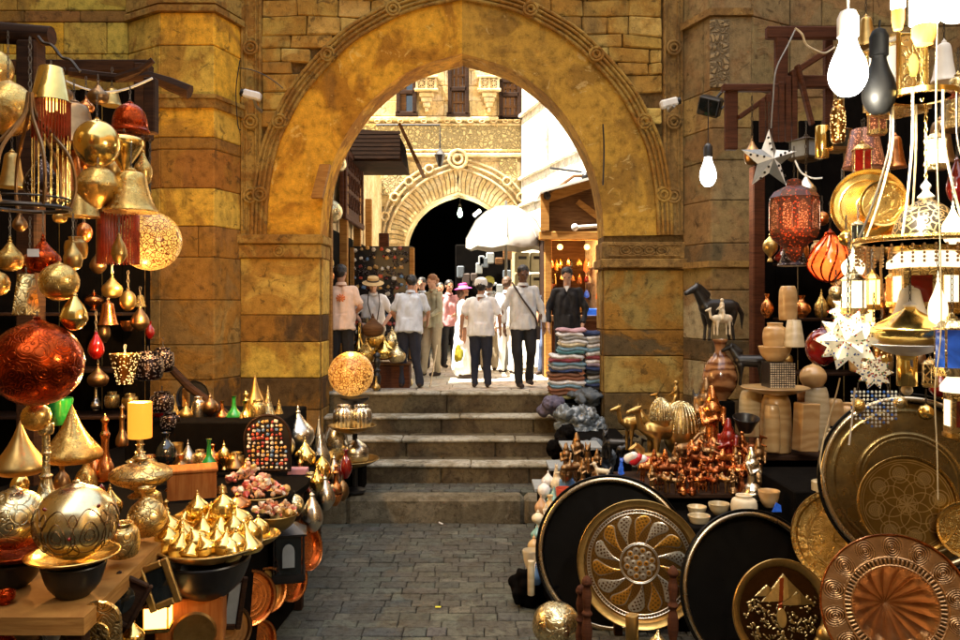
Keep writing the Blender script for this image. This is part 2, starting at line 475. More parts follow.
simple('skin_light', (.62,.36,.24), .5, var=.1, bst=.05); simple('skin_tan', (.42,.21,.12), .5, var=.1, bst=.05); simple('skin_dark', (.14,.065,.035), .5, var=.1, bst=.05)
simple('hair_black', (.012,.009,.008), .5, bs=120, bst=.5); simple('hair_brown', (.10,.05,.025), .6, bs=120, bst=.5); simple('hair_red', (.32,.14,.05), .6, bs=120, bst=.5)
for n_, c_ in dict(shirt_white=(.80,.80,.80), shirt_blue=(.60,.66,.74), shirt_pink=(.80,.58,.44), shirt_grey=(.66,.66,.64), shirt_khaki=(.42,.38,.24), trousers_black=(.012,.011,.013), trousers_navy=(.015,.018,.035), trousers_khaki=(.40,.32,.20), shirt_rose=(.62,.28,.28), shirt_black=(.010,.010,.013), dress_white=(.82,.80,.76), jeans=(.05,.07,.13), hat_straw=(.62,.44,.20), hat_magenta=(.55,.05,.30), band_dark=(.06,.04,.03), hat_white=(.8,.8,.78), cap_yellow=(.60,.58,.12), bag_yellow=(.85,.75,.05), print_orange=(.75,.22,.06), shoe=(.03,.015,.01), shoe_white=(.6,.58,.52), plastic_grey=(.10,.12,.14), plastic_purple=(.10,.085,.13), board_grey=(.26,.28,.28)).items():
    simple(n_, c_, .8, var=.12, vs_=14, bs=26, bst=.35, bd=.008)

# ================================================================== GROUND, STEPS
YA = 10.3; YB = 10.85                      # gate wall front and back
OX = 1.83; CX = XX(462, YA)                # opening half width, centre
def cat_spline(pts, n=6):
    out = []
    p = [pts[0]]+list(pts)+[pts[-1]]
    for i in range(1, len(p)-2):
        for k in range(n):
            t = k/n
            q = []
            for a in range(2):
                p0, p1, p2, p3 = p[i-1][a], p[i][a], p[i+1][a], p[i+2][a]
                q.append(.5*((2*p1)+(-p0+p2)*t+(2*p0-5*p1+4*p2-p3)*t*t+(-p0+3*p1-3*p2+p3)*t**3))
            out.append(tuple(q))
    out.append(tuple(pts[-1])); return out
def jc(c, a=.12, r=rnd):
    k = 1+r.uniform(-a, a); return tuple(min(.9, x*k*(1+r.uniform(-.04, .04))) for x in c)

# step geometry: (nosing Y, tread z)
STEPS = [(8.76, .285), (9.45, .50), (9.96, .71), (10.5, .92), (10.9, 1.19)]
mb = MB(); mb.box((0, 0, -.068), (60, 17.3, .1)); 
g = struct(mb.build('ground', 'earth', smooth=False)); 
# worn pavers of the alley and of the landing
r2 = random.Random(3)
def pave(name, x0, x1, y0, y1, z, dy, dx, cols, mat, gap=.012, hj=.006, thick=.09, bv=.012):
    mb = MB(); y = y0
    while y < y1-.02:
        d = min(dy*r2.uniform(.8, 1.2), y1-y); x = x0-r2.uniform(0, dx)
        while x < x1:
            wd = dx*r2.uniform(.6, 1.5)
            h = r2.uniform(-hj, hj)
            M = Matrix.Translation((x+wd/2, y+d/2, z-thick/2+h)) @ Euler((r2.uniform(-hj, hj)*1.5, r2.uniform(-hj, hj)*1.5, r2.uniform(-.02, .02))).to_matrix().to_4x4()
            mb.bbox((0,0,0), (wd-gap*r2.uniform(.6,1.6), d-gap*r2.uniform(.6,1.6), thick), bv, M, jc(r2.choice(cols), .18, r2))
            x += wd
        y += d
    return struct(mb.build(name, mat, smooth=False))
PV = [(.135,.137,.112), (.118,.12,.098), (.15,.15,.12), (.115,.12,.105), (.16,.156,.12)]
pave('alley_paving', -3.6, 3.2, 4.3, 8.76, .0, .135, .23, PV, 'paver', gap=.006, bv=.006, hj=.005)
pave('landing_paving', -2.6, 2.2, 9.02, 9.50, .282, .12, .22, PV, 'paver', hj=.004, gap=.006, bv=.006)
mb = MB(); 
for (y0, z), (y1, _) in zip(STEPS[:-1], STEPS[1:]):
    pass
x = -3.1
sj = random.Random(4)
def step_row(y0, y1, z0, z1, x0, x1):
    x = x0
    while x < x1:
        wd = sj.uniform(1.0, 1.7)
        mb.bbox((x+wd/2, (y0+y1)/2, (z0+z1)/2), (wd-.006, y1-y0, z1-z0+sj.uniform(-.004, .004)), .018)
        x += wd
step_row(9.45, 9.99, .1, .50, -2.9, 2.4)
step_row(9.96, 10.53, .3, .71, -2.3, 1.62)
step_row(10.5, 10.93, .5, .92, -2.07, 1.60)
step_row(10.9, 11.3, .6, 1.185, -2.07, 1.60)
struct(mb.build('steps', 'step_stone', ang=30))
mb = MB(); x = -3.1
while x < 2.4:
    wd = sj.uniform(1.3, 2.0); mb.bbox((x+wd/2, 8.89, .117), (wd-.005, .27, .335+sj.uniform(-.004,.004)), .045); x += wd
struct(mb.build('kerb', 'kerb_stone', ang=60))
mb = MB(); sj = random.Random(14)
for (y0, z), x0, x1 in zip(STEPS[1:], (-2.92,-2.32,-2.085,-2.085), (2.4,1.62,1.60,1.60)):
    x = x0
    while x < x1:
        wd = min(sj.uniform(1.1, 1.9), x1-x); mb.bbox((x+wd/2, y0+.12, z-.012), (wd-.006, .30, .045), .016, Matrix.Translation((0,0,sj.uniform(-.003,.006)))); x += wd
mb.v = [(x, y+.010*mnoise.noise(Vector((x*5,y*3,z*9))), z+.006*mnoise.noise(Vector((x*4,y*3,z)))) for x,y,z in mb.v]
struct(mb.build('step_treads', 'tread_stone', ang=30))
mb = MB(); mb.box((0, 20.8, .58), (30, 19.0, 1.14)); struct(mb.build('courtyard_base', 'earth', smooth=False))
pave('courtyard_paving', -4, 4, 11.3, 24, 1.19, .42, .7, [(.60,.54,.44), (.66,.57,.46), (.55,.50,.41)], 'court_slab', gap=.006, hj=.002, thick=.05, bv=.006)

# ================================================================== GATE
zsp = ZZ(235, YA); pm = YA/F
def half(pts): return [(d*pm, zsp+h*pm) for d, h in cat_spline(pts)]
inner = half([(143,0),(141,28),(134,62),(123,90),(107,117),(86,141),(50,167),(0,183)])
outer = half([(203,-0),(201,40),(193,85),(179,118),(160,150),(120,193),(85,216),(50,232),(0,243)])
def full(hp): return [(CX-x, z) for x, z in hp]+[(CX+x, z) for x, z in reversed(hp[:-1])]
XL, XR = XX(240, YA), XX(684, YA); ZT = 7.0
gate = thing('stone_gate', 'massive golden stone gateway with a tall pointed arch over the steps', 'gateway', (CX, YA, 0))
Gi = Matrix.Translation((-CX, -YA, 0))
fi = full(inner); fo = full(outer)
def build_at(mb, name, mat, parent=gate, inv=Gi, **k):
    mb.v = [tuple(inv @ Vector(p)) for p in mb.v]
    return mb.build(name, mat, parent, **k)
# core wall
mb = MB()
poly = fi
def wallband(curve, top, y0, y1):
    n = len(curve)
    for i in range(n-1):
        (xa, za), (xb, zb) = curve[i], curve[i+1]
        mb.add([(xa,y0,za),(xb,y0,zb),(xb,y0,top),(xa,y0,top)], [(0,1,2,3)])
        mb.add([(xa,y1,za),(xb,y1,zb),(xb,y1,top),(xa,y1,top)], [(3,2,1,0)])
        mb.add([(xa,y0,za),(xb,y0,zb),(xb,y1,zb),(xa,y1,za)], [(3,2,1,0)])
wallband(fi, ZT, YA+.05, YB)
mb.box(((XL-.3+CX-OX)/2-.0, (YA+.05+YB)/2, ZT/2), ((CX-OX)-(XL-.3), YB-YA-.05, ZT))
mb.box(((XR+.3+CX+OX)/2, (YA+.05+YB)/2, ZT/2), ((XR+.3)-(CX+OX), YB-YA-.05, ZT))
build_at(mb, 'wall_core', 'mortar', smooth=False)
# smooth plaster ring round the opening, front 4 cm proud, with its soffit
def ring(curA, curB, y0, y1, mbx, soffit=True):
    n = min(len(curA), len(curB))
    def rs(c, n=60):
        c = np.array(c); d = np.r_[0, np.cumsum(np.hypot(*np.diff(c, axis=0).T))]; d /= d[-1]
        t = np.linspace(0, 1, n); return list(zip(np.interp(t, d, c[:,0]), np.interp(t, d, c[:,1])))
    A = rs(curA); B = rs(curB)
    for i in range(len(A)-1):
        (ax,az),(bx,bz) = A[i], A[i+1]; (cx,cz),(dx,dz) = B[i], B[i+1]
        mbx.add([(ax,y0,az),(bx,y0,bz),(dx,y0,dz),(cx,y0,cz)], [(0,1,2,3)])
        if soffit: mbx.add([(ax,y0,az),(ax,y1,az),(bx,y1,bz),(bx,y0,bz)], [(0,1,2,3)])
        mbx.add([(cx,y0,cz),(dx,y0,dz),(dx,y0+.06,dz),(cx,y0+.06,cz)], [(0,1,2,3)])
def half_l(hp): return [(CX-x, z) for x, z in hp]
def half_r(hp): return [(CX+x, z) for x, z in hp]
inn2 = [(x-.012, z-.012) for x, z in inner]
inn2[-1] = (0, inner[-1][1]-.012)
mb = MB(); ring(half_l(inn2), half_l(outer), YA-.0, YB+.01, mb); build_at(mb, 'plaster_ring', 'plaster', smooth=False)
mb = MB(); ring(half_r(inn2), half_r(outer), YA-.0, YB+.01, mb); build_at(mb, 'plaster_ring', 'plaster_right', smooth=False)
# piers under the impost: alternating courses
def bandcols(spec, seedn=1): return spec
YEL = (.72,.47,.075); GOLD_LAMPLIT = (.80,.42,.035); BRN = (.32,.15,.035); DRK = (.11,.06,.022); OLV = (.34,.24,.07); PL = (.62,.39,.08); OLD = (.30,.18,.055); DGR = (.13,.09,.04)  # left-wall golds hold the warm lamp glow in their colour
def courses(mb, x0, x1, rows, Y, colf=None, wr=(.5, .9), dep=.06, gap=.008, skip=None, M=None, r=rnd, bv=.01, jit=.006):
    for (za, zb, colr) in rows:
        x = x0; first = True
        while x < x1-.02:
            wd = r.uniform(*wr)
            if x+wd > x1-.15: wd = x1-x
            if not (skip and skip(x+wd/2, (za+zb)/2, wd, zb-za)):
                dj = r.uniform(0, jit)
                c = jc(colr if not isinstance(colr, list) else r.choice(colr), .10, r)
                mb.bbox((x+wd/2, Y+dep/2-dj, (za+zb)/2), (wd-gap, dep, zb-za-gap), bv, M, c)
            x += wd
def rowspx(pys, cols, Y):
    return [(ZZ(pys[i+1], Y), ZZ(pys[i], Y), cols[i]) for i in range(len(cols))]
mb = MB()
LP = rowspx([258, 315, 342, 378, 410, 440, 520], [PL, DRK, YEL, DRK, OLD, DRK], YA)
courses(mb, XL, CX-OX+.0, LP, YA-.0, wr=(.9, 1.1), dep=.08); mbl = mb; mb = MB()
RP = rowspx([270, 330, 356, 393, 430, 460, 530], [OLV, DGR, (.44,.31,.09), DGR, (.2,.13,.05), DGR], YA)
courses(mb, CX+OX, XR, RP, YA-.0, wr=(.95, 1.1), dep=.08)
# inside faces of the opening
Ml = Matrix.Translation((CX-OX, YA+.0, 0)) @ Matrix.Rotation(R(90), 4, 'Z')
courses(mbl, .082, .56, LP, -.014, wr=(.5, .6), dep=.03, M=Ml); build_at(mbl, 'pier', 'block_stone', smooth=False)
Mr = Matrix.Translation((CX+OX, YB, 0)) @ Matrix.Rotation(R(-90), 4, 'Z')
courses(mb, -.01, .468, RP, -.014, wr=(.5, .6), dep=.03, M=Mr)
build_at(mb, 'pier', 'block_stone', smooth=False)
# rubble spandrels above the arch
omax = {}
def outside(x, z, w_, h_):
    dx = abs(x-CX)
    xs = [p[0] for p in outer]; zs = [p[1] for p in outer]
    if z-h_/2 > zs[-1]: return False
    zl = np.interp(dx-w_*.35, xs[::-1], zs[::-1])
    return z+h_*.35 < zl
mb = MB(); z = zsp-.05; rows = []
rs_ = random.Random(11)
while z < ZT-.05:
    h = rs_.uniform(.15, .26); rows.append((z, z+h, [(.54,.35,.09),(.46,.28,.06),(.62,.43,.12),(.32,.19,.05),(.48,.30,.07)])); z += h
courses(mb, XL+.28, XR-.28, rows, YA+.0, wr=(.24, .60), dep=.09, gap=.010, skip=outside, r=rs_, bv=.014, jit=.022)
mb.v = [(x+.022*mnoise.noise(Vector((x*2.2,z*2.2,0)))+rs_.uniform(-.006,.006), y+.012*mnoise.noise(Vector((x*7,z*7,5)))+rs_.uniform(-.005,.005), z+.05*mnoise.noise(Vector((x*1.6,z*1.6,9)))+rs_.uniform(-.007,.007)) for x,y,z in mb.v]
build_at(mb, 'rubble_blocks', 'block_stone', smooth=False)
# arch moulding: two rolls, a flat, and knots
mb = MB()
def off(c, d):
    out = []
    for i, p in enumerate(c):
        a = np.array(c[max(i-1,0)]); b = np.array(c[min(i+1,len(c)-1)]); t = (b-a)/np.hypot(*(b-a)); nrm = np.array((-t[1], t[0]))
        out.append((p[0]+nrm[0]*d, p[1]+nrm[1]*d))
    return out
for sgn, hf in ((1, half_l(outer)), (-1, half_r(outer))):
    for d, rr, yy in ((-.085, .026, -.03), (-.03, .02, -.045), (.03, .02, -.045), (.085, .026, -.03)):
        c = off(hf, d*sgn); mb.tube([(x, YA+yy, z) for x, z in c], rr, 8)
    c0 = off(hf, -.10*sgn); c1 = off(hf, .10*sgn)
    for i in range(len(c0)-1):
        a, b, c, d = c0[i], c0[i+1], c1[i+1], c1[i]
        mb.add([(a[0],YA-.03,a[1]),(b[0],YA-.03,b[1]),(c[0],YA-.03,c[1]),(d[0],YA-.03,d[1])], [(0,1,2,3)])
        mb.add([(a[0],YA-.03,a[1]),(b[0],YA-.03,b[1]),(b[0],YA+.05,b[1]),(a[0],YA+.05,a[1])], [(0,1,2,3)])
        mb.add([(d[0],YA-.03,d[1]),(c[0],YA-.03,c[1]),(c[0],YA+.05,c[1]),(d[0],YA+.05,d[1])], [(0,1,2,3)])
    L = len(hf)
    for fr in (.14, .36, .58, .80):
        p = hf[int(fr*L)]
        for rad in (.085, .045):
            mb.tube([(p[0]+rad*math.cos(a*PI/8), YA-.06, p[1]+rad*math.sin(a*PI/8)) for a in range(16)], .02, 6, closed=True)
build_at(mb, 'arch_moulding', 'carved', ang=50)
def pil(px0, px1, name, mat, yd=0):
    mb = MB(); xa, xb = XX(px0, YA), XX(px1, YA); w_ = xb-xa; xm = (xa+xb)/2
    mb.box((xm, YA-.0+.03+yd, (zsp+ZT)/2), (w_, .09, ZT-zsp))
    for q in (-.42, -.22, .22, .42): mb.tube([(xm+q*w_, YA-.025+yd, zsp+.05), (xm+q*w_, YA-.025+yd, ZT)], .018 if abs(q) > .3 else .014, 6)
    z = zsp+.5
    while z < ZT:
        for rad in (.085, .045):
            mb.tube([(xm+rad*math.cos(a*PI/8), YA-.05+yd, z+rad*math.sin(a*PI/8)) for a in range(16)], .018, 6, closed=True)
        z += .95
    build_at(mb, name, mat, ang=50)
pil(241, 262, 'pilaster', 'carved'); pil(663, 683, 'pilaster', 'carved_right')
# imposts
mb = MB()
xa, xb = XL-.02, CX-OX+.03
def slab(z0, z1, x0, x1, out, yend=YB):
    mb.bbox(((x0+x1)/2, (YA-out+yend)/2, (z0+z1)/2), (x1-x0, yend-YA+out, z1-z0), .012)
slab(ZZ(244,YA), ZZ(235,YA), xa, xb+.03, .09); slab(ZZ(258,YA), ZZ(244.3,YA), xa, xb, .05)
for rad in (.07, .035): mb.tube([(XX(280,YA)+rad*math.cos(a*PI/8), YA-.055, ZZ(251,YA)+rad*math.sin(a*PI/8)) for a in range(16)], .015, 6, closed=True)
build_at(mb, 'impost', 'carved', ang=30)
mb = MB(); xa, xb = CX+OX-.03, XR+.02
slab(ZZ(268,YA), ZZ(259,YA), xa-.03, xb, .10); slab(ZZ(258.7,YA), ZZ(242,YA), xa, xb, .04)
for z in (ZZ(245,YA), ZZ(256,YA)):
    mb.tube([(xa+.08, YA-.05, z), (xb-.08, YA-.05, z)], .012, 6)
for q in (.28, .42, .56, .70):
    for rad in (.06, .03): mb.tube([(xa+(xb-xa)*q+rad*1.3*math.cos(a*PI/8), YA-.05, ZZ(250.5,YA)+rad*math.sin(a*PI/8)) for a in range(16)], .013, 6, closed=True)
build_at(mb, 'impost', 'carved_right', ang=30)
# ---- buttress towers on either side, built of coursed blocks
def wall_run(mb, A, B, rows, dep=.07, wr=(.5,.9), r=rnd, gap=.007, jit=.005):
    A = Vector((*A, 0)); B = Vector((*B, 0)); d = B-A
    M = Matrix.Translation(A) @ Matrix.Rotation(math.atan2(d.y, d.x), 4, 'Z')
    courses(mb, 0, d.length, rows, 0, wr=wr, dep=dep, M=M, r=r, gap=gap, jit=jit)
YF = 9.75
lpts = [(XX(-60,10.1), 10.1), (XX(128,10.1), 10.1), (XX(160,YF), YF), (XX(214,YF), YF), (XX(241,YA), YA)]
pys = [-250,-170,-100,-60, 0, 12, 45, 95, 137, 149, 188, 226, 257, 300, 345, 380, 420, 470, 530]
cl = [GOLD_LAMPLIT, YEL, GOLD_LAMPLIT, YEL, BRN, [GOLD_LAMPLIT, YEL], [(.78,.43,.04), YEL], [YEL, GOLD_LAMPLIT], BRN, [BRN, (.42,.17,.03)], [YEL, (.70,.38,.05)], [BRN, (.34,.16,.04)], [OLD, (.42,.22,.06)], [(.40,.25,.08), OLD], [OLD, DRK], [DRK, OLD], DRK, DRK]
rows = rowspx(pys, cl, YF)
tl = thing('stone_buttress', 'orange-gold stone buttress of banded blocks left of the arch', 'buttress', (XX(190,YF), YF, 0))
inv = Matrix.Translation((-XX(190,YF), -YF, 0))
mb = MB(); rb = random.Random(5)
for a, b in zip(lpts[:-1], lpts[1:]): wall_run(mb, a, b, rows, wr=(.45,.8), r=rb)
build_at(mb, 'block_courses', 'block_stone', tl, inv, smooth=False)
mb = MB(); pl = [(p[0], p[1]+.06) for p in lpts]+[(XX(241,YA), 11.2), (lpts[0][0], 11.2)]
def plan(mb, pts, z0, z1):
    n = len(pts); mb.add([(x,y,z0) for x,y in pts]+[(x,y,z1) for x,y in pts], [tuple(range(n))[::-1], tuple(range(n,2*n))]+[(i,(i+1)%n,(i+1)%n+n,i+n) for i in range(n)])
plan(mb, pl, 0, ZT); build_at(mb, 'wall_core', 'mortar', tl, inv, smooth=False)
def ledge(mb, pts, z0, z1, out):
    q = []
    for i, p in enumerate(pts):
        a = Vector((*pts[max(i-1,0)], 0)); b = Vector((*pts[min(i+1,len(pts)-1)], 0)); t = (b-a).normalized(); n_ = Vector((t.y, -t.x, 0))
        q.append((p[0]+n_.x*out, p[1]+n_.y*out))
    q2 = [(p[0], p[1]+.05) for p in pts][::-1]
    plan(mb, q+q2, z0, z1)
mb = MB(); ledge(mb, lpts[1:], ZZ(99,YF), ZZ(95,YF), .07); ledge(mb, lpts[1:], ZZ(108,YF), ZZ(99.2,YF), .045); ledge(mb, lpts[1:], ZZ(12,YF), ZZ(6,YF), .06); ledge(mb, lpts[1:], ZZ(3,YF)-.0, ZZ(-14,YF), .03)
for px in (84, 95, 106, 117, 245): pass
build_at(mb, 'string_course', 'carved', tl, inv, smooth=False)
rpts = [(XX(683,YA), YA), (XX(711,YF), YF), (XX(752,YF), YF), (XX(790,10.1), 10.1), (XX(1030,10.1), 10.1)]
tr = thing('stone_buttress', 'dull olive-brown stone buttress right of the arch with a carved panel', 'buttress', (XX(730,YF), YF, 0))
inv = Matrix.Translation((-XX(730,YF), -YF, 0))
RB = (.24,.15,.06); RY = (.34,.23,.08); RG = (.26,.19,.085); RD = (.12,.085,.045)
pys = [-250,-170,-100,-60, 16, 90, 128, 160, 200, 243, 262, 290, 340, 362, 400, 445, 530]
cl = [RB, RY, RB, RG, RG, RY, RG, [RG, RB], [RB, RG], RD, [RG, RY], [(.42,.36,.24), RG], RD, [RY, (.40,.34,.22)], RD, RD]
mb = MB(); rb = random.Random(6)
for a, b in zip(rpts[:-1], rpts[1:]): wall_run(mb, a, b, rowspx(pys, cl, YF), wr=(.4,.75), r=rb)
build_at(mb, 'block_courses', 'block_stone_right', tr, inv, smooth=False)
mb = MB(); pl = [(XX(683,YA), 11.2)]+[(p[0], p[1]+.06) for p in rpts]+[(rpts[-1][0], 11.2)]
plan(mb, pl, 0, ZT); build_at(mb, 'wall_core', 'mortar', tr, inv, smooth=False)
mb = MB(); ledge(mb, rpts[:3], ZZ(16,YF), ZZ(9,YF), .05); ledge(mb, rpts[:4], ZZ(267,YF), ZZ(261,YF), .06)
build_at(mb, 'string_course', 'carved_right', tr, inv, smooth=False)
mb = MB(); mb.bbox((XX(719,YF), YF-.015, (ZZ(20,YF)+ZZ(88,YF))/2), (.24, .03, ZZ(20,YF)-ZZ(88,YF)), .008); build_at(mb, 'carved_panel', 'carved_panel', tr, inv, smooth=False)

# unseen alley houses; left one heightened and rear one added to shade it
def house(name, label, x0, x1, y0, y1, h, z0=0, mat='far_plain'):
    mb = MB(); cx, cy = (x0+x1)/2, (y0+y1)/2
    mb.box((0,0,h/2), (x1-x0, y1-y0, h)); mb.box((0,0,h+.15), (x1-x0+.2, y1-y0+.2, .3))
    o = thing(name, label, 'building', (cx, cy, z0)); w_ = mb.build('wall', mat, o, smooth=False)
    return o
hl = house('unseen_house', 'unseen left alley building made very tall to keep the sun off the alley', -9.5, -6.4, -6, 9.75, 36, mat='carved')
hb = house('unseen_house', 'unseen building added behind the viewer to block low sky light', -9.5, 9.5, -13, -10, 13, mat='carved_right')
hr = house('unseen_house', 'lower plain building walling in the right side of the alley', 6.5, 9.5, -6, 10.05, 9, mat='carved_right')

# ================================================================== FAR FACADE
YW = 18.0; pw = YW/F
CXW = XX(458, YW); zb = 1.19
zs2 = ZZ(245, YW)
def halfw(pts): return [(d*pw, zs2+h*pw) for d, h in cat_spline(pts, 5)]
in2 = halfw([(54,-110),(54,-30),(53,0),(47,20),(36,35),(20,46),(0,53)])
out2 = halfw([(74,-110),(74,-30),(73,0),(66,28),(52,50),(30,67),(0,78)])
fac = thing('stone_facade', 'sunlit yellow stone building beyond the arch with its own dark pointed doorway', 'building', (CXW, YW, zb))
inv = Matrix.Translation((-CXW, -YW, -zb))
x0w, x1w = XX(330, YW), XX(521, YW)
mb = MB()
def fullw(hp): return [(CXW-x, z) for x, z in hp]+[(CXW+x, z) for x, z in reversed(hp[:-1])]
f2 = fullw(in2)
n = len(f2)
for i in range(n-1):
    (xa,za),(xb,zc) = f2[i], f2[i+1]
    if abs(xa-xb) > 1e-4: mb.add([(xa,YW,za),(xb,YW,zc),(xb,YW,10),(xa,YW,10)], [(0,1,2,3)])
    mb.add([(xa,YW,za),(xb,YW,zc),(xb,YW+.9,zc),(xa,YW+.9,za)], [(3,2,1,0)])
xl2, xr2 = f2[0][0], f2[-1][0]
mb.box(((x0w+xl2)/2, YW+.45, (zb+10)/2), (xl2-x0w, .9, 10-zb)); mb.box(((xr2+x1w+.6)/2, YW+.45, (zb+10)/2), (x1w+.6-xr2, .9, 10-zb))
build_at(mb, 'wall', 'far_plain', fac, inv, smooth=False)
# coursed facing
def out_far(x, z, w_, h_):
    dx = abs(x-CXW)
    xs = [p[0] for p in out2]; zs = [p[1] for p in out2]
    if z-h_/2 > zs[-1]: return False
    if dx-w_*.3 > max(xs): return False
    return z < np.interp(max(dx-w_*.2,0), xs[::-1][:-2], zs[::-1][:-2])
mb = MB(); rf = random.Random(8)
zc = zb; rows = []
while zc < 9.5: rows.append((zc, zc+.34, [(.74,.56,.28),(.78,.61,.34),(.70,.51,.23)])); zc += .34
def sk(x, z, w_, h_):
    if ZZ(155,YW) < z < ZZ(117,YW): return True
    return out_far(x, z, w_, h_)
courses(mb, x0w, x1w, rows, YW-.05, wr=(.4,.7), dep=.05, gap=.006, skip=sk, r=rf, jit=.008)
build_at(mb, 'block_courses', 'far_stone', fac, inv, smooth=False)
mb = MB(); mb.box(((x0w+x1w)/2, YW-.035, (ZZ(155,YW)+ZZ(117,YW))/2), (x1w-x0w, .07, ZZ(117,YW)-ZZ(155,YW)))
mb.box((XX(395,YW), YW-.075, (ZZ(160,YW)+ZZ(196,YW))/2), (.62, .05, .8)); mb.box((XX(508,YW), YW-.075, (ZZ(160,YW)+ZZ(190,YW))/2), (.4, .05, .7))
build_at(mb, 'carved_frieze', 'frieze', fac, inv, smooth=False)
mb = MB()
for py, hh, o_ in ((120, .09, .16), (125, .05, .11), (151, .05, .11), (156, .09, .15)):
    mb.bbox(((x0w+x1w)/2, YW-o_/2, ZZ(py,YW)), (x1w-x0w, o_, hh), .02)
for k in range(16):
    xx = x0w+.3+k*.26
    mb.tube([(xx+.06*math.cos(a*PI/5), YW-.15, ZZ(122.5,YW)+.035*math.sin(a*PI/5)) for a in range(10)], .015, 5, closed=True)
# outer roll moulding round the far doorway with a loop at its top
for d in (-.10, -.0, .09):
    for s_ in (-1, 1):
        hf = [(CXW+s_*(x+.06+d*.9), z+d+.08) for x, z in out2[6:]]
        mb.tube([(x, YW-.10, z) for x, z in hf], .028, 6)
for k in range(-3, 4):
    i = min(len(out2)-1, 14+abs(k)*-0+ (3-abs(k))*4)
    x, z = out2[min(i, len(out2)-1)]
    mb.tube([(CXW+(1 if k>0 else -1)*(x+.1)+.09*math.cos(a*PI/6), YW-.14, z+.12+.09*math.sin(a*PI/6)) for a in range(12)], .028, 5, closed=True)
mb.tube([(CXW+.2*math.cos(a*PI/8), YW-.14, ZZ(160,YW)+.2*math.sin(a*PI/8)) for a in range(16)], .035, 6, closed=True)
mb.tube([(CXW+.1*math.cos(a*PI/8), YW-.14, ZZ(160,YW)+.1*math.sin(a*PI/8)) for a in range(16)], .03, 6, closed=True)
build_at(mb, 'moulding', 'far_plain', fac, inv)
# voussoirs
mb = MB()
def rsamp(c, n):
    c = np.array(c); d = np.r_[0, np.cumsum(np.hypot(*np.diff(c, axis=0).T))]; d /= d[-1]
    t = np.linspace(0, 1, n); return list(zip(np.interp(t, d, c[:,0]), np.interp(t, d, c[:,1])))
for s_ in (-1, 1):
    A = rsamp(in2[10:], 22); B = rsamp(out2[10:], 22)
    for i in range(21):
        g_ = .09
        def L(p, q, t): return (p[0]+(q[0]-p[0])*t, p[1]+(q[1]-p[1])*t)
        a = L(A[i], A[i+1], g_); b = L(A[i], A[i+1], 1-g_); c = L(B[i], B[i+1], 1-g_); d = L(B[i], B[i+1], g_)
        a = L(a, d, 0.02); b = L(b, c, 0.02)
        m1 = L(a, d, .5); m2 = L(b, c, .5); w_ = ((b[0]-a[0])*.45, (b[1]-a[1])*.45)
        m1 = (m1[0]+w_[0], m1[1]+w_[1]); m2 = (m2[0]+w_[0], m2[1]+w_[1])
        pts = [a, b, m2, c, d, m1]; pts = [(CXW+s_*x, z) for x, z in pts]
        if s_ > 0: pts = pts
        mb.prism(pts, YW-.08, YW+.02, None, jc((.68,.50,.24) if i % 2 else (.74,.57,.30), .08, rf))
build_at(mb, 'voussoirs', 'far_stone', fac, inv, smooth=False)
# windows of the facade
def facade_window(px0, px1, py0, py1, split, open_=False):
    xa, xb = XX(px0,YW), XX(px1,YW); za, zc = ZZ(py1,YW), ZZ(py0,YW); W = xb-xa; H = zc-za
    fr = MB()
    for (cx, cz, sx, sz) in ((xa, (za+zc)/2, .09, H), (xb, (za+zc)/2, .09, H), ((xa+xb)/2, za, W+.14, .1), ((xa+xb)/2, zc, W+.14, .1), ((xa+xb)/2, za+H*split, W, .09)):
        fr.bbox((cx, YW-.10, cz), (sx, .12, sz), .01)
    wnd = build_at(fr, 'window', 'wood_dark', fac, inv, smooth=False)
    m1 = MB(); m1.box(((xa+xb)/2, YW-.055, (za+zc)/2), (W, .02, H))
    build_at(m1, 'pane', 'glass_dark', wnd, inv, smooth=False)
    if not open_:
        for (u, v_, nm) in ((0, split, 'shutter'), (split, 1, 'shutter')):
            m2 = MB()
            for k in range(4):
                m2.bbox((xa+W*(k+.5)/4, YW-.085, za+H*(u+v_)/2), (W/4-.01, .03, H*(v_-u)-.1), .006)
            m2.box(((xa+xb)/2, YW-.105, za+H*(u+v_)/2), (W*.9, .02, .05))
            build_at(m2, nm, 'wood_brown' , wnd, inv, smooth=False)
    else:
        m2 = MB(); m2.bbox((xa+W*.25, YW-.085, (za+zc)/2), (W*.45, .03, H-.1), .006); build_at(m2, 'shutter', 'wood_brown', wnd, inv, smooth=False)
facade_window(399, 415, 72, 115, .5, True); facade_window(450, 467, 63, 116, .48); facade_window(501, 519, 82, 119, .62)
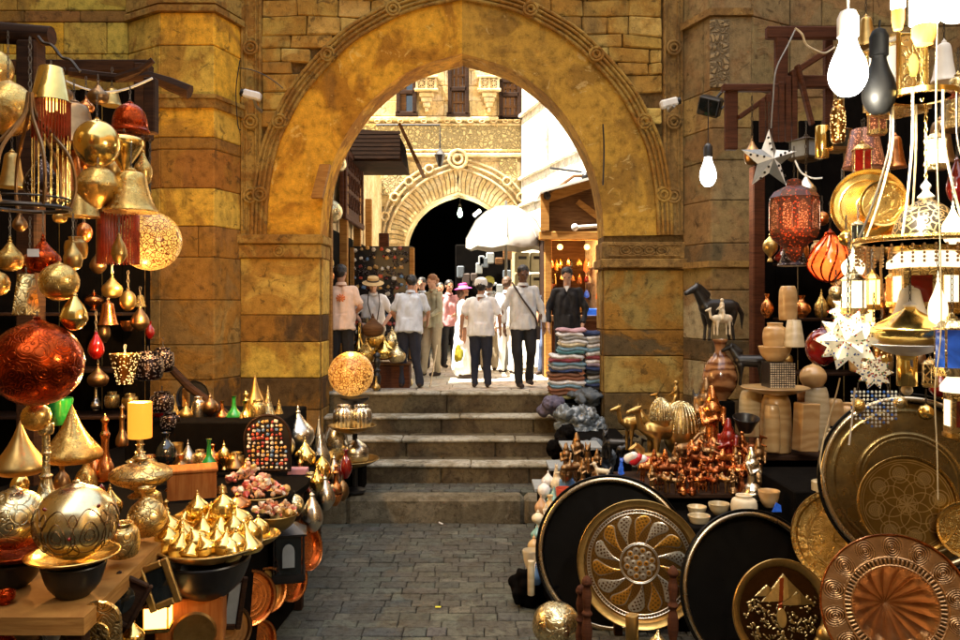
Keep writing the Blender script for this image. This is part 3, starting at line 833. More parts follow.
# pierced boxes with stepped corbels between the windows
def pierced_box(px0, px1):
    xa, xb = XX(px0,YW), XX(px1,YW); W = xb-xa; z1, z0 = ZZ(81,YW), ZZ(91,YW)
    m = MB(); m.bbox(((xa+xb)/2, YW-.14, z1+.03), (W+.12, .28, .05), .01); m.bbox(((xa+xb)/2, YW-.14, z0-.03), (W+.12, .28, .05), .01)
    for k in range(3): m.bbox((xa+W*k/2, YW-.14, (z0+z1)/2), (.05, .24, z1-z0), .01)
    for k in range(2):
        cx = xa+W*(k+.5)/2
        for a in range(4):
            t = a*PI/4; m.tube([(cx-.1*math.cos(t), YW-.24, (z0+z1)/2-.1*math.sin(t)), (cx+.1*math.cos(t), YW-.24, (z0+z1)/2+.1*math.sin(t))], .013, 5)
        m.tube([(cx+.09*math.cos(a*PI/6), YW-.24, (z0+z1)/2+.09*math.sin(a*PI/6)) for a in range(12)], .012, 5, closed=True)
    for k in range(4): m.bbox(((xa+xb)/2, YW-.10, z0-.12-.11*k), (W*(.8-.2*k), .2-.03*k, .10), .02)
    q = build_at(m, 'pierced_box', 'far_plain', fac, inv, smooth=False)
    m = MB(); m.box(((xa+xb)/2, YW-.03, (z0+z1)/2), (W, .05, z1-z0-.02)); build_at(m, 'backing', 'black_cloth_shade', q, inv, smooth=False)
pierced_box(418, 436); pierced_box(480, 498)
# passage behind the doorway, its darkness painted into near-black walls
ps = thing('covered_passage', 'vaulted passage with walls painted black for shade behind the far pointed doorway', 'passage', (CXW, 19, zb))
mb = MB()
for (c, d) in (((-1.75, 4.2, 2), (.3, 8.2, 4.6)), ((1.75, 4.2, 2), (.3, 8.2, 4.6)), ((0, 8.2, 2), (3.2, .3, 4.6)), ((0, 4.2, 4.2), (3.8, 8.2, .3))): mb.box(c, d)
mb.build('wall', 'black_cloth_shade', ps, smooth=False)
o = MB().build
# white burnt-out building on the right of the court
wb = thing('white_building', 'blinding white sunlit building wall at the right of the courtyard', 'building', (XX(521,YW), YW-.1, zb))
inv = Matrix.Translation((-XX(521,YW), -YW+.1, -zb))
A = (XX(521,YW)-.0, YW-.1); B = (XX(592,12.6)+.6, 12.2)
mb = MB(); plan(mb, [A, B, (B[0]+2, B[1]), (A[0]+4, A[1])], zb, 8.4)
build_at(mb, 'wall', 'white_wall', wb, inv, smooth=False)
d = Vector((B[0]-A[0], B[1]-A[1], 0)); Ln = d.length
Mw = Matrix.Translation((A[0], A[1], 0)) @ Matrix.Rotation(math.atan2(d.y, d.x), 4, 'Z')
mb = MB()
for z_ in (4.6, 5.2, 6.6): mb.bbox((Ln/2, -.04, z_), (Ln, .08, .08), .02, Mw)
build_at(mb, 'string_course', 'white_wall', wb, inv, smooth=False)
for k, (u, z_) in enumerate(((1.6, 5.6), (3.4, 5.6), (4.6, 5.7))):
    mb = MB(); mb.bbox((u, -.05, z_), (.5, .08, .9), .02, Mw); build_at(mb, 'window', 'white_wall', wb, inv, smooth=False)
# left shops of the court
ls = thing('shop_row', 'low brown shopfront row along the left of the courtyard', 'shop', (-2.15, 14.4, zb))
inv = Matrix.Translation((2.15, -14.4, -zb))
mb = MB(); mb.box((-3.3, 14.4, zb+2.0), (2.2, 7.1, 4.0)); build_at(mb, 'wall', 'far_plain', ls, inv, smooth=False)
mb = MB()
for y0 in (11.2, 12.5, 13.9): mb.box((-2.17, y0+.5, zb+1.15), (.06, 1.0, 2.3))
build_at(mb, 'opening', 'black_cloth_shade', ls, inv, smooth=False)  # flat black panels paint the shade inside the open shopfronts
mb = MB()
for y0 in (11.05, 12.35, 13.7, 15.1): mb.bbox((-2.10, y0, zb+1.6), (.12, .12, 3.2), .01)
build_at(mb, 'door_post', 'wood_gold', ls, inv, smooth=False)
mb = MB(); mb.bbox((-2.09, 13.0, (ZZ(222,13)+ZZ(160,13))/2), (.06, 1.9, ZZ(160,13)-ZZ(222,13)), .01)
for y0 in (12.15, 13.85): mb.bbox((-2.05, y0, (ZZ(222,13)+ZZ(160,13))/2), (.06, .12, 1.1), .01)
for z_ in (ZZ(222,13), ZZ(160,13)): mb.bbox((-2.05, 13.0, z_), (.07, 1.95, .09), .01)
rr_ = random.Random(2)
for i in range(6):
    for j in range(3):
        mb.tube([(-2.05, 12.35+i*.26+.08*math.cos(a*PI/5), ZZ(215,13)+.18+j*.3+.11*math.sin(a*PI/5)) for a in range(10)], .018, 5, closed=True)
build_at(mb, 'carved_sign_board', 'wood_red', ls, inv, smooth=False)
# awning of dark boards
aw = thing('wooden_awning', 'dark brown boarded awning jutting from the left shops', 'awning', (-2.1, 13, ZZ(150,13)))
inv = Matrix.Translation((2.1, -13, -ZZ(150,13)))
mb = MB(); za, zc = ZZ(161,12.8), ZZ(132,12.8)
mb.prism([(-2.6, za), (XX(402,12.8), za), (XX(398,12.8), zc), (-2.6, zc+.1)], 12.8, 14.2)
for k in range(7): mb.box((-1.9+.0, 12.78, za+.06+k*.065), (1.25, .03, .05))
build_at(mb, 'awning_box', 'wood_dark', aw, inv, smooth=False)
mb = MB(); x1 = XX(402,12.8)
mb.add([(x1-.02,12.75,zc+.15),(x1+.28,12.85,za-.02),(x1+.28,14.3,za-.02),(x1-.02,14.2,zc+.15),(x1-.06,12.75,zc+.12),(x1+.22,12.85,za-.04),(x1+.22,14.3,za-.04),(x1-.06,14.2,zc+.12)], [(0,1,2,3),(7,6,5,4),(0,4,5,1),(1,5,6,2),(2,6,7,3),(3,7,4,0)])
build_at(mb, 'side_flap', 'wood_brown', aw, inv, smooth=False)

# ================================================================== SHAPE LIBRARY FOR TURNED METAL AND STONE WARES
def circ(a0=-90, a1=80, n=14, zr=.47, z0=.47):
    return [(math.cos(R(a0+(a1-a0)*i/n)), z0+zr*math.sin(R(a0+(a1-a0)*i/n))) for i in range(n+1)]
def sm(p, n=4): return [(max(r, 0), z) for r, z in cat_spline(p, n)]
K = {
 'ball': [('body', circ()), ('collar', sm([(.26,.92),(.16,.95),(.07,.97),(.09,.985),(0,1)]))],
 'orb': [('body', sm([(0,0),(.2,.04),(.72,.24),(.97,.44),(1,.5),(.95,.58),(.62,.82),(.2,.93)])), ('collar', sm([(.2,.92),(.1,.95),(.12,.97),(0,1)]))],
 'onion': [('body', sm([(.3,0),(.78,.08),(1,.3),(.9,.46),(.5,.62),(.22,.76),(.10,.82)])), ('finial', sm([(.12,.81),(.16,.85),(.06,.89),(.1,.92),(0,1)]))],
 'bell': [('body', sm([(1.0,0),(1.0,.03),(.86,.15),(.66,.5),(.52,.8),(.3,.88),(.08,.9)])), ('collar', sm([(.14,.88),(.2,.92),(.08,.96),(0,1)]))],
 'shade': [('body', [(1,0),(1.02,.02),(1,.04),(.62,.95),(.55,.97),(.1,.97)]), ('collar', sm([(.1,.96),(.14,.98),(0,1)]))],
 'dome': [('body', sm([(1,0),(1.06,.04),(.96,.12),(.92,.35),(.74,.66),(.4,.84),(.12,.9)])), ('collar', sm([(.16,.88),(.2,.92),(.08,.96),(0,1)]))],
 'drop': [('body', sm([(0,0),(.5,.06),(.93,.24),(1,.36),(.82,.56),(.42,.76),(.18,.88)])), ('collar', sm([(.2,.87),(.24,.91),(.1,.95),(0,1)]))],
 'point': [('body', sm([(0,0),(.06,.04),(.14,.10),(.5,.34),(.93,.62),(1,.72),(.9,.84),(.35,.93)])), ('collar', sm([(.36,.92),(.14,.96),(0,1)]))],
 'cone': [('body', sm([(.72,0),(1,.09),(.97,.2),(.6,.42),(.32,.64),(.14,.84),(0,1)]))],
 'spire': [('body', sm([(.5,0),(.85,.12),(1,.3),(.85,.45),(.45,.66),(.2,.84),(0,1)]))],
 'potlid': [('body', sm([(.55,0),(.92,.10),(1,.24),(.97,.33)])), ('lid', sm([(1.0,.33),(.95,.44),(.78,.58),(.46,.70),(.16,.80),(.10,.84)])), ('finial', sm([(.10,.84),(.15,.88),(.07,.92),(0,1)]))],
 'vase': [('body', sm([(.4,0),(.45,.03),(.9,.22),(1,.4),(.78,.62),(.34,.78),(.28,.88),(.44,1),(.36,1),(.22,.9)]))],
 'bottle': [('body', sm([(.6,0),(.62,.03),(1,.14),(.9,.3),(.38,.5),(.26,.72),(.24,.92),(.36,1)]))],
 'trumpet': [('base', sm([(1,0),(1,.02),(.55,.14),(.32,.30)])), ('stem', sm([(.32,.30),(.42,.34),(.26,.38),(.24,.60),(.34,.63),(.24,.66),(.24,.86)])), ('cup', sm([(.24,.86),(.44,.88),(.48,1),(.38,1),(.3,.92)]))],
 'urn': [('body', sm([(.38,0),(.42,.03),(.22,.12),(.3,.18),(.85,.34),(1,.46),(.97,.54)])), ('lid', sm([(1,.54),(.82,.64),(.4,.74),(.18,.80)])), ('finial', sm([(.18,.80),(.26,.85),(.1,.9),(0,1)]))],
 'jar': [('body', sm([(.6,0),(.88,.08),(1,.45),(.9,.78),(.62,.88),(.64,1),(.54,1),(.5,.9)]))],
 'cyl': [('body', [(.94,0),(1,.015),(1,.985),(.94,1)])],
 'cyls': [('body', sm([(.85,0),(.95,.02),(1,.3),(.95,.8),(.8,.96),(.7,1)]))],
 'bowl': [('body', sm([(.4,0),(.5,.04),(.82,.4),(1,.93),(1,1),(.94,1),(.7,.5),(.3,.15),(0,.1)]))],
 'cup': [('body', sm([(.5,0),(.52,.02),(.72,.45),(1,.97),(1,1),(.95,1),(.66,.5),(.4,.1),(0,.08)]))],
 'plate': [('body', sm([(.3,0),(.35,.05),(.7,.4),(.98,.9),(1,1),(.95,1),(.65,.55),(0,.4)]))],
 'egg': [('body', sm([(0,0),(.5,.06),(.9,.28),(1,.48),(.85,.78),(.45,.96),(0,1)]))],
 'saucer': [('body', sm([(.2,0),(.7,.14),(1,.36),(.96,.46),(.6,.62),(.25,.78),(.12,.86)])), ('finial', sm([(.14,.86),(.18,.9),(.06,.95),(0,1)]))],
 'slim': [('body', sm([(.7,0),(1,.06),(.95,.2),(.45,.38),(.4,.6),(.55,.68),(.3,.75),(.28,.86)])), ('stopper', sm([(.32,.86),(.45,.9),(.15,.95),(0,1)]))],
 'post': [('body', sm([(1,0),(.8,.05),(1,.1),(.6,.14),(.9,.25),(.95,.4),(.6,.5),(1,.55),(.6,.6),(.9,.75),(.6,.86),(1,.9),(.7,.96),(0,1)], 3))],
}
def chain(o, ztop, zloc0, r=.006, fine=True, mat='iron'):
    """hanging chain as a part of o, from local height zloc0 up to ztop"""
    L = ztop-zloc0
    if L < .02: return
    mb = MB()
    if fine and L < 1.6:
        st = r*4.2; n = int(L/st)
        for i in range(n+1):
            z = zloc0+i*st; q = (i % 2)*PI/2
            mb.tube([(r*1.1*math.cos(a*PI/3)*math.cos(q), r*1.1*math.cos(a*PI/3)*math.sin(q), z+r*2.6*math.sin(a*PI/3)) for a in range(6)], r*.42, 4, closed=True)
    else:
        mb.tube([(0,0,zloc0), (0,0,ztop)], r*.5, 6)
    mb.build('chain', mat, o)
_kc = {}
def item(kind, px, py, w_, h, Y, mat, label, name, cat, group=None, top=None, mats=None, seg=24, tilt=0, yaw=0, flute=0, fn=0, sy=1):
    """turned ware whose silhouette is w_ x h at depth Y, centre (px, py)"""
    W = S(w_, Y)/2; H = S(h, Y)
    loc = P(px, py+h/2, Y)
    parts = K[kind]
    def mk(pn, prof, m, par, l=None, r_=None):
        key = (kind, pn, round(W, 4), round(H, 4), m, flute, sy)
        if key not in _kc:
            mb = MB(); mb.lathe([(r*W, z*H) for r, z in prof], seg, flute=flute, fn=fn, sy=sy); _kc[key] = mb.mesh(pn, True, 50)
        o = mkobj(pn, _kc[key], m, par, l, r_); return o
    if len(parts) == 1 and top is None:
        o = mk(parts[0][0], parts[0][1], mat, None, loc, (R(tilt), 0, R(yaw))); o.name = name; return tag(o, label, cat, group)
    t = thing(name, label, cat, loc, (R(tilt), 0, R(yaw)), group)
    for pn, prof in parts: mk(pn, prof, (mats or {}).get(pn, mat), t)
    if top is not None: chain(t, ZZ(top, Y)-loc.z, H*.98, r=max(.004, S(1.0, Y)))
    return t
def lamp(loc, power, col=(1,.72,.35), rad=.03, name='lamp_light'):
    l = bpy.data.lights.new(name, 'POINT'); l.energy = power; l.color = col; l.shadow_soft_size = rad
    o = bpy.data.objects.new(name, l); COL.objects.link(o); o.location = loc; return o
def tube_thing(name, label, cat, pts, r, mat, group=None, seg=6):
    if not hasattr(r, '__len__'):
        q = [Vector(pts[0])]+[Vector(p) for p in pts]+[Vector(pts[-1])]; o2 = []
        for i in range(1, len(q)-2):
            for k in range(6):
                u = k/6; o2.append(.5*(2*q[i]+(q[i+1]-q[i-1])*u+(2*q[i-1]-5*q[i]+4*q[i+1]-q[i+2])*u*u+(3*q[i]-q[i-1]-3*q[i+1]+q[i+2])*u**3))
        pts = o2+[q[-1]]
    p0 = Vector(pts[0]); mb = MB(); mb.tube([Vector(p)-p0 for p in pts], r, seg)
    o = mb.build(name, mat, None, p0); return tag(o, label, cat, group)
def boards(name, label, cat, boxes, mat, loc, parts=None, group=None):
    t = thing(name, label, cat, loc, group=group); L = Vector(loc)
    for (pn, c, d, rot) in boxes:
        mb = MB(); M = Matrix.Translation(Vector(c)-L) @ Euler([R(a) for a in rot]).to_matrix().to_4x4()
        mb.bbox((0,0,0), d, .008, M); mb.build(pn, mat, t, smooth=False)
    return t

# ================================================================== LEFT STALL
# booth behind the lamps, boards blackened to stand for the shop's inner shade
YL = 8.2
bo = thing('shop_booth', 'booth with boards painted black as shop shade behind the brass lamps on the left', 'booth', (-4.6, YL, 0))
xr = XX(149, YL)
mb = MB()
k = 0; x = -6.3
while x < xr-.01:
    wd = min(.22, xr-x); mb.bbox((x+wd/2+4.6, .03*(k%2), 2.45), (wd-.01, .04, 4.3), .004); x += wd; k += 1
mb.build('shade_boards', 'black_cloth_shade', bo, smooth=False)
mb = MB(); mb.bbox((xr+4.6, -.12, ZZ(105,YL)), (.14, .16, ZZ(68,YL)-ZZ(142,YL)), .01); mb.build('post', 'wood_dark', bo, smooth=False)
mb = MB(); mb.bbox(((xr-6.3)/2+4.6, -.1, ZZ(70,YL)), (xr+6.4, .14, .12), .01); mb.build('beam', 'wood_dark', bo, smooth=False)
for z_ in (1.3, 1.75, 2.3):
    mb = MB(); mb.bbox(((xr-6.3)/2+4.6, -.28, z_), (xr+6.2, .45, .03), .005); mb.build('shelf', 'wood_dark', bo, smooth=False)
# side screen closing the gap to the table
# heavy T-topped post and knotty pole carrying the lamps
YP = 6.3
t = thing('timber_post', 'dark timber post with a thick T-shaped cap at the upper left', 'post', (XX(31,YP), YP, 0))
mb = MB(); mb.bbox((0,0,ZZ(42,YP)/2), (.16, .16, ZZ(42,YP)), .015); mb.build('post', 'wood_dark', t, smooth=False)
mb = MB(); mb.tube([(XX(-30,YP)-XX(31,YP), 0, ZZ(34,YP)), (-.3,0,ZZ(32,YP)), (0,0,ZZ(35,YP)), (XX(52,YP)-XX(31,YP), 0, ZZ(36,YP))], [.08,.085,.08,.075], 10); mb.build('cap_beam', 'wood_dark', t)
tube_thing('timber_pole', 'knotty bare wooden pole slung across above the hanging brass lamps', 'pole',
  [P(70,72,6.2), P(95,76,6.2), P(118,78,6.1), P(140,70,6.1), P(153,60,6.1)], [.035,.04,.035,.03,.025], 'wood_dark', seg=8)
tube_thing('timber_pole', 'thick short log with a squared end poking out at the buttress ledge', 'pole', [P(120,78,6.6), P(150,76,6.6), P(170,84,6.6), P(190,92,6.6)], [.035,.04,.06,.06], 'wood_dark', seg=7)
t = thing('timber_post', 'short square dark post beside the copper bell lamp at the booth corner', 'post', (XX(151,6.2), 6.2, 0))
mb = MB(); mb.bbox((0,0,ZZ(106,6.2)), (.09,.09,ZZ(78,6.2)-ZZ(134,6.2)), .01); mb.build('post', 'wood_dark', t, smooth=False)
tube_thing('lamp_cable', 'thin cable looping below the knotty pole among the lamps', 'cable', [P(60+i*4.2, 78+14*math.sin(i/22*PI), 5.9) for i in range(23)], .008, 'white_paint')
tube_thing('lamp_cable', 'dark twisted cable running down from the T-shaped post cap', 'cable', [P(38+i*3, 36+i*2.4+2*math.sin(i), 6.0) for i in range(15)], .012, 'iron')
LT = 'brass lamps hanging in the left booth'
def hang(kind, px, py, w_, h, Y, mat, label, top, name='hanging_lamp', cat='lamp', **k):
    return item(kind, px, py, w_, h, Y, mat, label, name, cat, None, top, **k)
hang('ball', 8, 107, 50, 58, 4.7, 'brass', 'large brass ball lamp cut by the left edge below the post cap', 30)
hang('ball', -6, 68, 36, 42, 5.4, 'brass', 'brass ball lamp half outside the picture at the upper left corner', 20)
t = hang('shade', 51, 84, 36, 36, 4.4, 'brass_bright', 'tall tapered brass lampshade with a long red bead fringe', 62)
mb = MB(); Yq = 4.4
for k in range(36):
    a = 2*PI*k/36; rr = S(17, Yq); L = S(34+ (k*7 % 5), Yq)
    mb.tube([(rr*math.cos(a), rr*math.sin(a), 0), (rr*math.cos(a), rr*math.sin(a), -L)], .006, 4)
mb.build('fringe', 'red_fringe', t)
mb = MB()
for k in range(18):
    a = 2*PI*k/18; rr = S(17, Yq); mb.tube([(rr*math.cos(a), rr*math.sin(a), -S(34,Yq)), (rr*math.cos(a), rr*math.sin(a), -S(100+(k*3%9),Yq))], .0025, 4)
mb.build('wire', 'brass_bright', t)
mb = MB(); mb.sphere((0,0,-.02), .035); mb.build('bulb', 'warm_lit', t)
hang('bell', 74, 122, 52, 48, 5.4, 'bronze', 'dull dark bronze bell lamp behind the fringed shade', 78)
hang('ball', 97, 142, 44, 50, 5.0, 'brass_bright', 'smooth bright brass ball lamp below the knotty pole', 92)
hang('dome', 130, 116, 36, 32, 5.4, 'copper_red', 'red copper bell-shaped lamp near the corner post', 84)
hang('point', 124, 153, 38, 44, 5.3, 'brass_bright', 'brass lamp swelling at the top and pointed below, under the copper bell', 124)
hang('orb', 98, 186, 44, 46, 4.9, 'brass', 'rounded biconical brass lamp with a horizontal seam', 158)
hang('bell', 131, 189, 52, 46, 5.0, 'brass', 'wide brass bell lamp with a stepped neck right above the lit globe', 140)
hang('onion', 143, 165, 18, 40, 5.6, 'brass', 'little brass onion lamp beside the booth corner', 120)
hang('shade', 82, 204, 34, 26, 5.2, 'brass', 'low brass cone shade under the seamed biconical lamp', 170)
hang('onion', 98, 92, 20, 24, 5.8, 'bronze', 'small dark onion lamp right under the knotty pole', 76)
t = hang('ball', 150, 239, 61, 63, 6.0, 'globe_lit', 'big lit globe lamp covered in dark filigree scrolls', 140, seg=40)
lamp(P(168,262,6.3), 36, (1,.56,.18))
hang('drop', 119, 248, 15, 32, 5.2, 'brass_old', 'narrow dull brass drop lamp in front of the lit filigree globe', 215)
t = thing('fringe_lamp', 'dark red fringed lampshade between the brass bell and the lit globe', 'lamp', P(118,212,5.4))
mb = MB(); 
for k in range(40):
    a = 2*PI*k/40; mb.tube([(.13*math.cos(a), .13*math.sin(a), 0), (.13*math.cos(a), .13*math.sin(a), -S(52,5.4))], .006, 4)
mb.build('fringe', 'red_fringe', t); mb = MB(); mb.lathe([(.135,-.01),(.14,.01),(.10,.03),(.02,.04)], 24); mb.build('cap', 'bronze', t)
hang('onion', 10, 253, 25, 36, 4.3, 'brass', 'small brass onion lamp with a tall neck at the left edge', 208)
rl = hang('onion', 43, 253, 33, 40, 4.2, 'copper_red', 'glowing red onion lamp with a small white paper tag', 210)
o = MB(); o.box((0,-.092,.10), (.06,.003,.04)); o.build('price_tag', 'white_paint', rl, smooth=False)
hang('onion', 73, 253, 18, 34, 4.4, 'brass_old', 'small worn brass onion lamp right of the red onion lamp', 212)
hang('ball', 30, 263, 20, 22, 4.6, 'copper_red', 'small red ball lamp between the brass and red onion lamps', 215)
hang('ball', 59, 281, 38, 40, 4.0, 'brass', 'round brass ball lamp under the red onion lamp', 258)
t = hang('shade', 26, 294, 28, 42, 4.0, 'brass_engraved', 'six-sided tapered brass lantern with pale engraved panels', 268, seg=6)
hang('drop', 74, 311, 26, 40, 4.0, 'brass_bright', 'pear-shaped brass drop lamp above the big red ball', 290)
hang('ball', -2, 283, 22, 26, 4.1, 'brass', 'brass ball lamp nearly out of frame at the left edge', 262)
hang('drop', 42, 178, 34, 52, 5.0, 'pierced_dark', 'dark pierced teardrop lantern inside the iron scroll frame', 140)
hang('bell', 67, 172, 40, 60, 5.5, 'copper', 'tall copper cone lamp inside the iron scroll frame', 125)
hang('jar', 76, 248, 22, 22, 5.6, 'brass_old', 'plain brass canister lamp in the booth shadow', 215)
# wrought iron chandelier
t = thing('iron_chandelier', 'wrought iron chandelier frame of pale curving ribs on the left', 'chandelier', P(30,208,4.3))
mb = MB(); rr = S(36,4.3)
mb.tube([(rr*math.cos(a*PI/16), rr*math.sin(a*PI/16), 0) for a in range(32)], .012, 6, closed=True)
mb.tube([(rr*math.cos(a*PI/16), rr*math.sin(a*PI/16), .05) for a in range(32)], .006, 6, closed=True)
mb.build('ring', 'iron', t)
for k in range(6):
    a = k*PI/3+.3
    pts = [(rr*q*math.cos(a), rr*q*math.sin(a), z) for q, z in cat_spline([(1,.0),(1.15,.12),(1.0,.28),(.55,.40),(.16,.50),(.05,.62)], 4)]
    mb = MB(); mb.tube(pts, .010, 6); mb.build('rib', 'bronze', t)
chain(t, ZZ(40,4.3)-t.location.z, .6, .008)
# plants of lamps lower
t = hang('ball', 37, 361, 87, 90, 3.9, 'copper_red', 'huge shiny red ball lamp, the largest thing hanging at the left', 310, seg=48)
hang('ball', 36, 416, 28, 30, 4.0, 'brass', 'small brass ball hanging just below the huge red ball', 402)
t = hang('cup', 125, 369, 31, 29, 6.0, 'cup_lit', 'lit cup-shaped lantern glowing yellow through pierced sides', 345, seg=8)
lamp(P(126,350,5.9), 9, (1,.6,.22))
hang('jar', 148, 366, 30, 28, 6.4, 'pierced_dark', 'dark net-like lantern beaded with white dots by the lit cup lantern', 345)
hang('jar', 163, 360, 22, 24, 6.8, 'pierced_dark', 'small dark beaded lantern tucked behind the net-like lantern', 340)
hang('jar', 162, 402, 24, 20, 6.8, 'pierced_dark', 'dark dotted lantern below the net-like ones near the wooden rail', 385)
hang('jar', 170, 421, 20, 16, 6.8, 'pierced_dark', 'lowest dark dotted lantern next to the amber candle lamp', 412)
# shelf wares
def stand(kind, px, py, w_, h, Y, mat, label, name, cat='pot', **k): return item(kind, px, py, w_, h, Y, mat, label, name, cat, **k)
stand('cone', 20, 447, 50, 54, 4.3, 'brass_old', 'broad dull brass cone lid at the left edge under the red ball', 'cone_lid', 'lid')
stand('cone', 72, 433, 56, 58, 4.6, 'brass', 'broad polished brass cone lid right of the trumpet candlestick', 'cone_lid', 'lid')
stand('trumpet', 46, 463, 30, 78, 4.1, 'brass_pale', 'tall brass candlestick with a flared trumpet foot', 'candlestick', 'candlestick')
stand('bowl', 58, 412, 28, 26, 4.9, 'glass_green', 'green glass bowl glimpsed behind the brass cones', 'glass_bowl', 'bowl')
stand('slim', 105, 447, 18, 68, 5.0, 'copper', 'tall slim copper bottle left of the amber candle lamp', 'copper_bottle', 'bottle')
stand('slim', 122, 425, 12, 44, 5.4, 'bronze', 'short dark bronze bottle beside the slim copper one', 'bronze_bottle', 'bottle')
t = stand('trumpet', 140, 448, 26, 26, 4.9, 'brass_pale', 'pierced brass candle holder carrying the amber glass', 'candle_holder', 'candle holder')
t = stand('cyl', 140, 420, 23, 36, 4.9, 'candle_lit', 'amber glass cylinder glowing from the candle inside it', 'candle_glass', 'candle lamp')
lamp(P(140,398,4.9), 9, (1,.5,.15))
stand('urn', 141, 474, 60, 46, 4.6, 'brass_engraved', 'wide engraved brass urn with domed lid and knob finial', 'lidded_urn', 'urn')
stand('vase', 147, 512, 38, 48, 4.4, 'brass_engraved', 'embossed brass vase directly beneath the wide urn', 'embossed_vase', 'vase')
stand('jar', 122, 540, 34, 34, 4.0, 'brass_engraved', 'small embossed brass jar between the big engraved ball and the table edge', 'embossed_jar', 'jar')
stand('onion', 128, 528, 20, 30, 4.2, 'brass_bright', 'small bright brass onion pot behind the embossed jar', 'onion_pot')
stand('ball', 14, 517, 62, 64, 3.7, 'brass_pale', 'engraved pale brass ball cut by the left edge on a red tray', 'engraved_ball', 'ball lamp')
stand('plate', 16, 556, 74, 12, 3.7, 'copper_red', 'shallow red copper tray under the ball at the left edge', 'copper_tray', 'tray')
stand('bowl', 12, 574, 56, 26, 3.72, 'black_paint', 'black bowl holding up the red copper tray', 'black_bowl', 'bowl')
t = stand('ball', 76, 519, 78, 79, 3.6, 'brass_plain', 'big pale brass ball engraved with looping scrolls on a brass plate', 'engraved_ball', 'ball lamp', seg=48)
rr = S(39,3.6)
mb = MB()      # engraved loops and red studs
for k in range(8):
    for (th0, hw, ph0, hh) in ((k*PI/4, .42, -.1, .62), (k*PI/4, .22, -.15, .34), (k*PI/4+PI/8, .1, .25, .16), (k*PI/4+PI/8, .16, -.6, .22), (k*PI/4, .12, -.15, .16)):
        pts = []
        for a in range(24):
            th = th0+hw*math.sin(a*PI/12)*(1-.35*math.cos(a*PI/12)); ph = ph0+hh*math.cos(a*PI/12)
            pts.append((1.01*rr*math.cos(ph)*math.cos(th), 1.01*rr*math.cos(ph)*math.sin(th), S(79,3.6)*(.47+.475*math.sin(ph))))
        mb.tube(pts, .0022, 5, closed=True)
mb.build('engraving', 'bronze', t)
mb = MB()
for k in range(8):
    th = -PI/2+(k+.4)*PI/4; ph = .55 if k % 2 else -.2; mb.sphere((1.02*rr*math.cos(ph)*math.cos(th), 1.02*rr*math.cos(ph)*math.sin(th), S(79,3.6)*(.47+.475*math.sin(ph))), .008, 8, 6)
mb.build('studs', 'glass_red', t)
stand('plate', 73, 559, 88, 12, 3.6, 'brass_bright', 'shining brass plate under the big engraved ball', 'brass_plate', 'plate')
stand('bowl', 74, 580, 60, 32, 3.6, 'black_paint', 'patterned black bowl supporting the shining brass plate', 'black_bowl', 'bowl')
for (px, py, w_, h, Y, m, lb) in ((86,478,22,40,4.9,'brass','small brass vase behind the big engraved ball'), (20,482,18,26,4.6,'brass_bright','tiny bright brass jug left of the trumpet candlestick'), (62,480,16,30,4.8,'bronze','small dark jug behind the trumpet candlestick'), (95,470,18,36,5.0,'copper','small copper vase left of the engraved urn'), (181,470,18,30,6.0,'bronze','small dark vase in the shadow right of the urn'), (166,450,20,34,6.2,'glass_dark','black glass vase in the shadow under the wooden rail')):
    stand('vase', px, py, w_, h, Y, m, lb, 'small_vase', 'vase')
stand('bottle', 209, 456, 16, 34, 6.2, 'glass_green', 'dark bottle with a green glint between the wooden rails', 'glass_bottle', 'bottle')
# round black board / tray against the wall
# near table
def table(name, label, pts, ztop, mat, thick=.07, legs=True, cloth=None):
    cx = sum(p[0] for p in pts)/len(pts); cy = sum(p[1] for p in pts)/len(pts)
    t = thing(name, label, 'table', (cx, cy, 0))
    mb = MB(); plan(mb, [(x-cx, y-cy) for x, y in pts], ztop-thick, ztop); mb.build('table_top', mat, t, smooth=False)
    for x, y in pts:
        mb = MB(); k = .93; mb.bbox(((x-cx)*k, (y-cy)*k, (ztop-thick)/2), (.07, .07, ztop-thick), .006); mb.build('leg', 'wood_dark', t, smooth=False)
    return t
zt = ZZ(596, 3.6)
table('stall_table', 'rough orange-brown plank table at the bottom left holding the big engraved ball', [(XX(-40,3.35),3.35), (XX(84,3.35),3.35), (XX(163,4.45),4.45), (-2.6,5.2), (-3.8,4.6)], zt, 'wood_gold', .075)
# second, longer counter behind, cloth-dark
zt2 = .98
table('stall_counter', 'long dark counter carrying brass and silver pots towards the arch', [(-2.2,4.95), (XX(240,4.95),4.95), (-1.36,6.3), (-1.55,8.0), (-3.6,8.0), (-3.8,4.9)], zt2, 'black_cloth_shade', .05)
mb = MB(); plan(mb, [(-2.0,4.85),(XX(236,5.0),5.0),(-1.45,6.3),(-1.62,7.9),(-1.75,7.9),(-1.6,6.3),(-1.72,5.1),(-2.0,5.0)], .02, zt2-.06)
tag(mb.build('dark_drape', 'black_cloth_shade', smooth=False), 'black cloth draped under the long counter', 'cloth')
# stepped riser below far wares
mb = MB(); mb.bbox((0,0,0), (1.3, 1.1, .42), .01); o = mb.build('display_riser', 'black_cloth_shade', None, (-2.35, 7.3, zt2+.21), smooth=False); tag(o, 'low black box on the counter under the silver cones', 'display box')
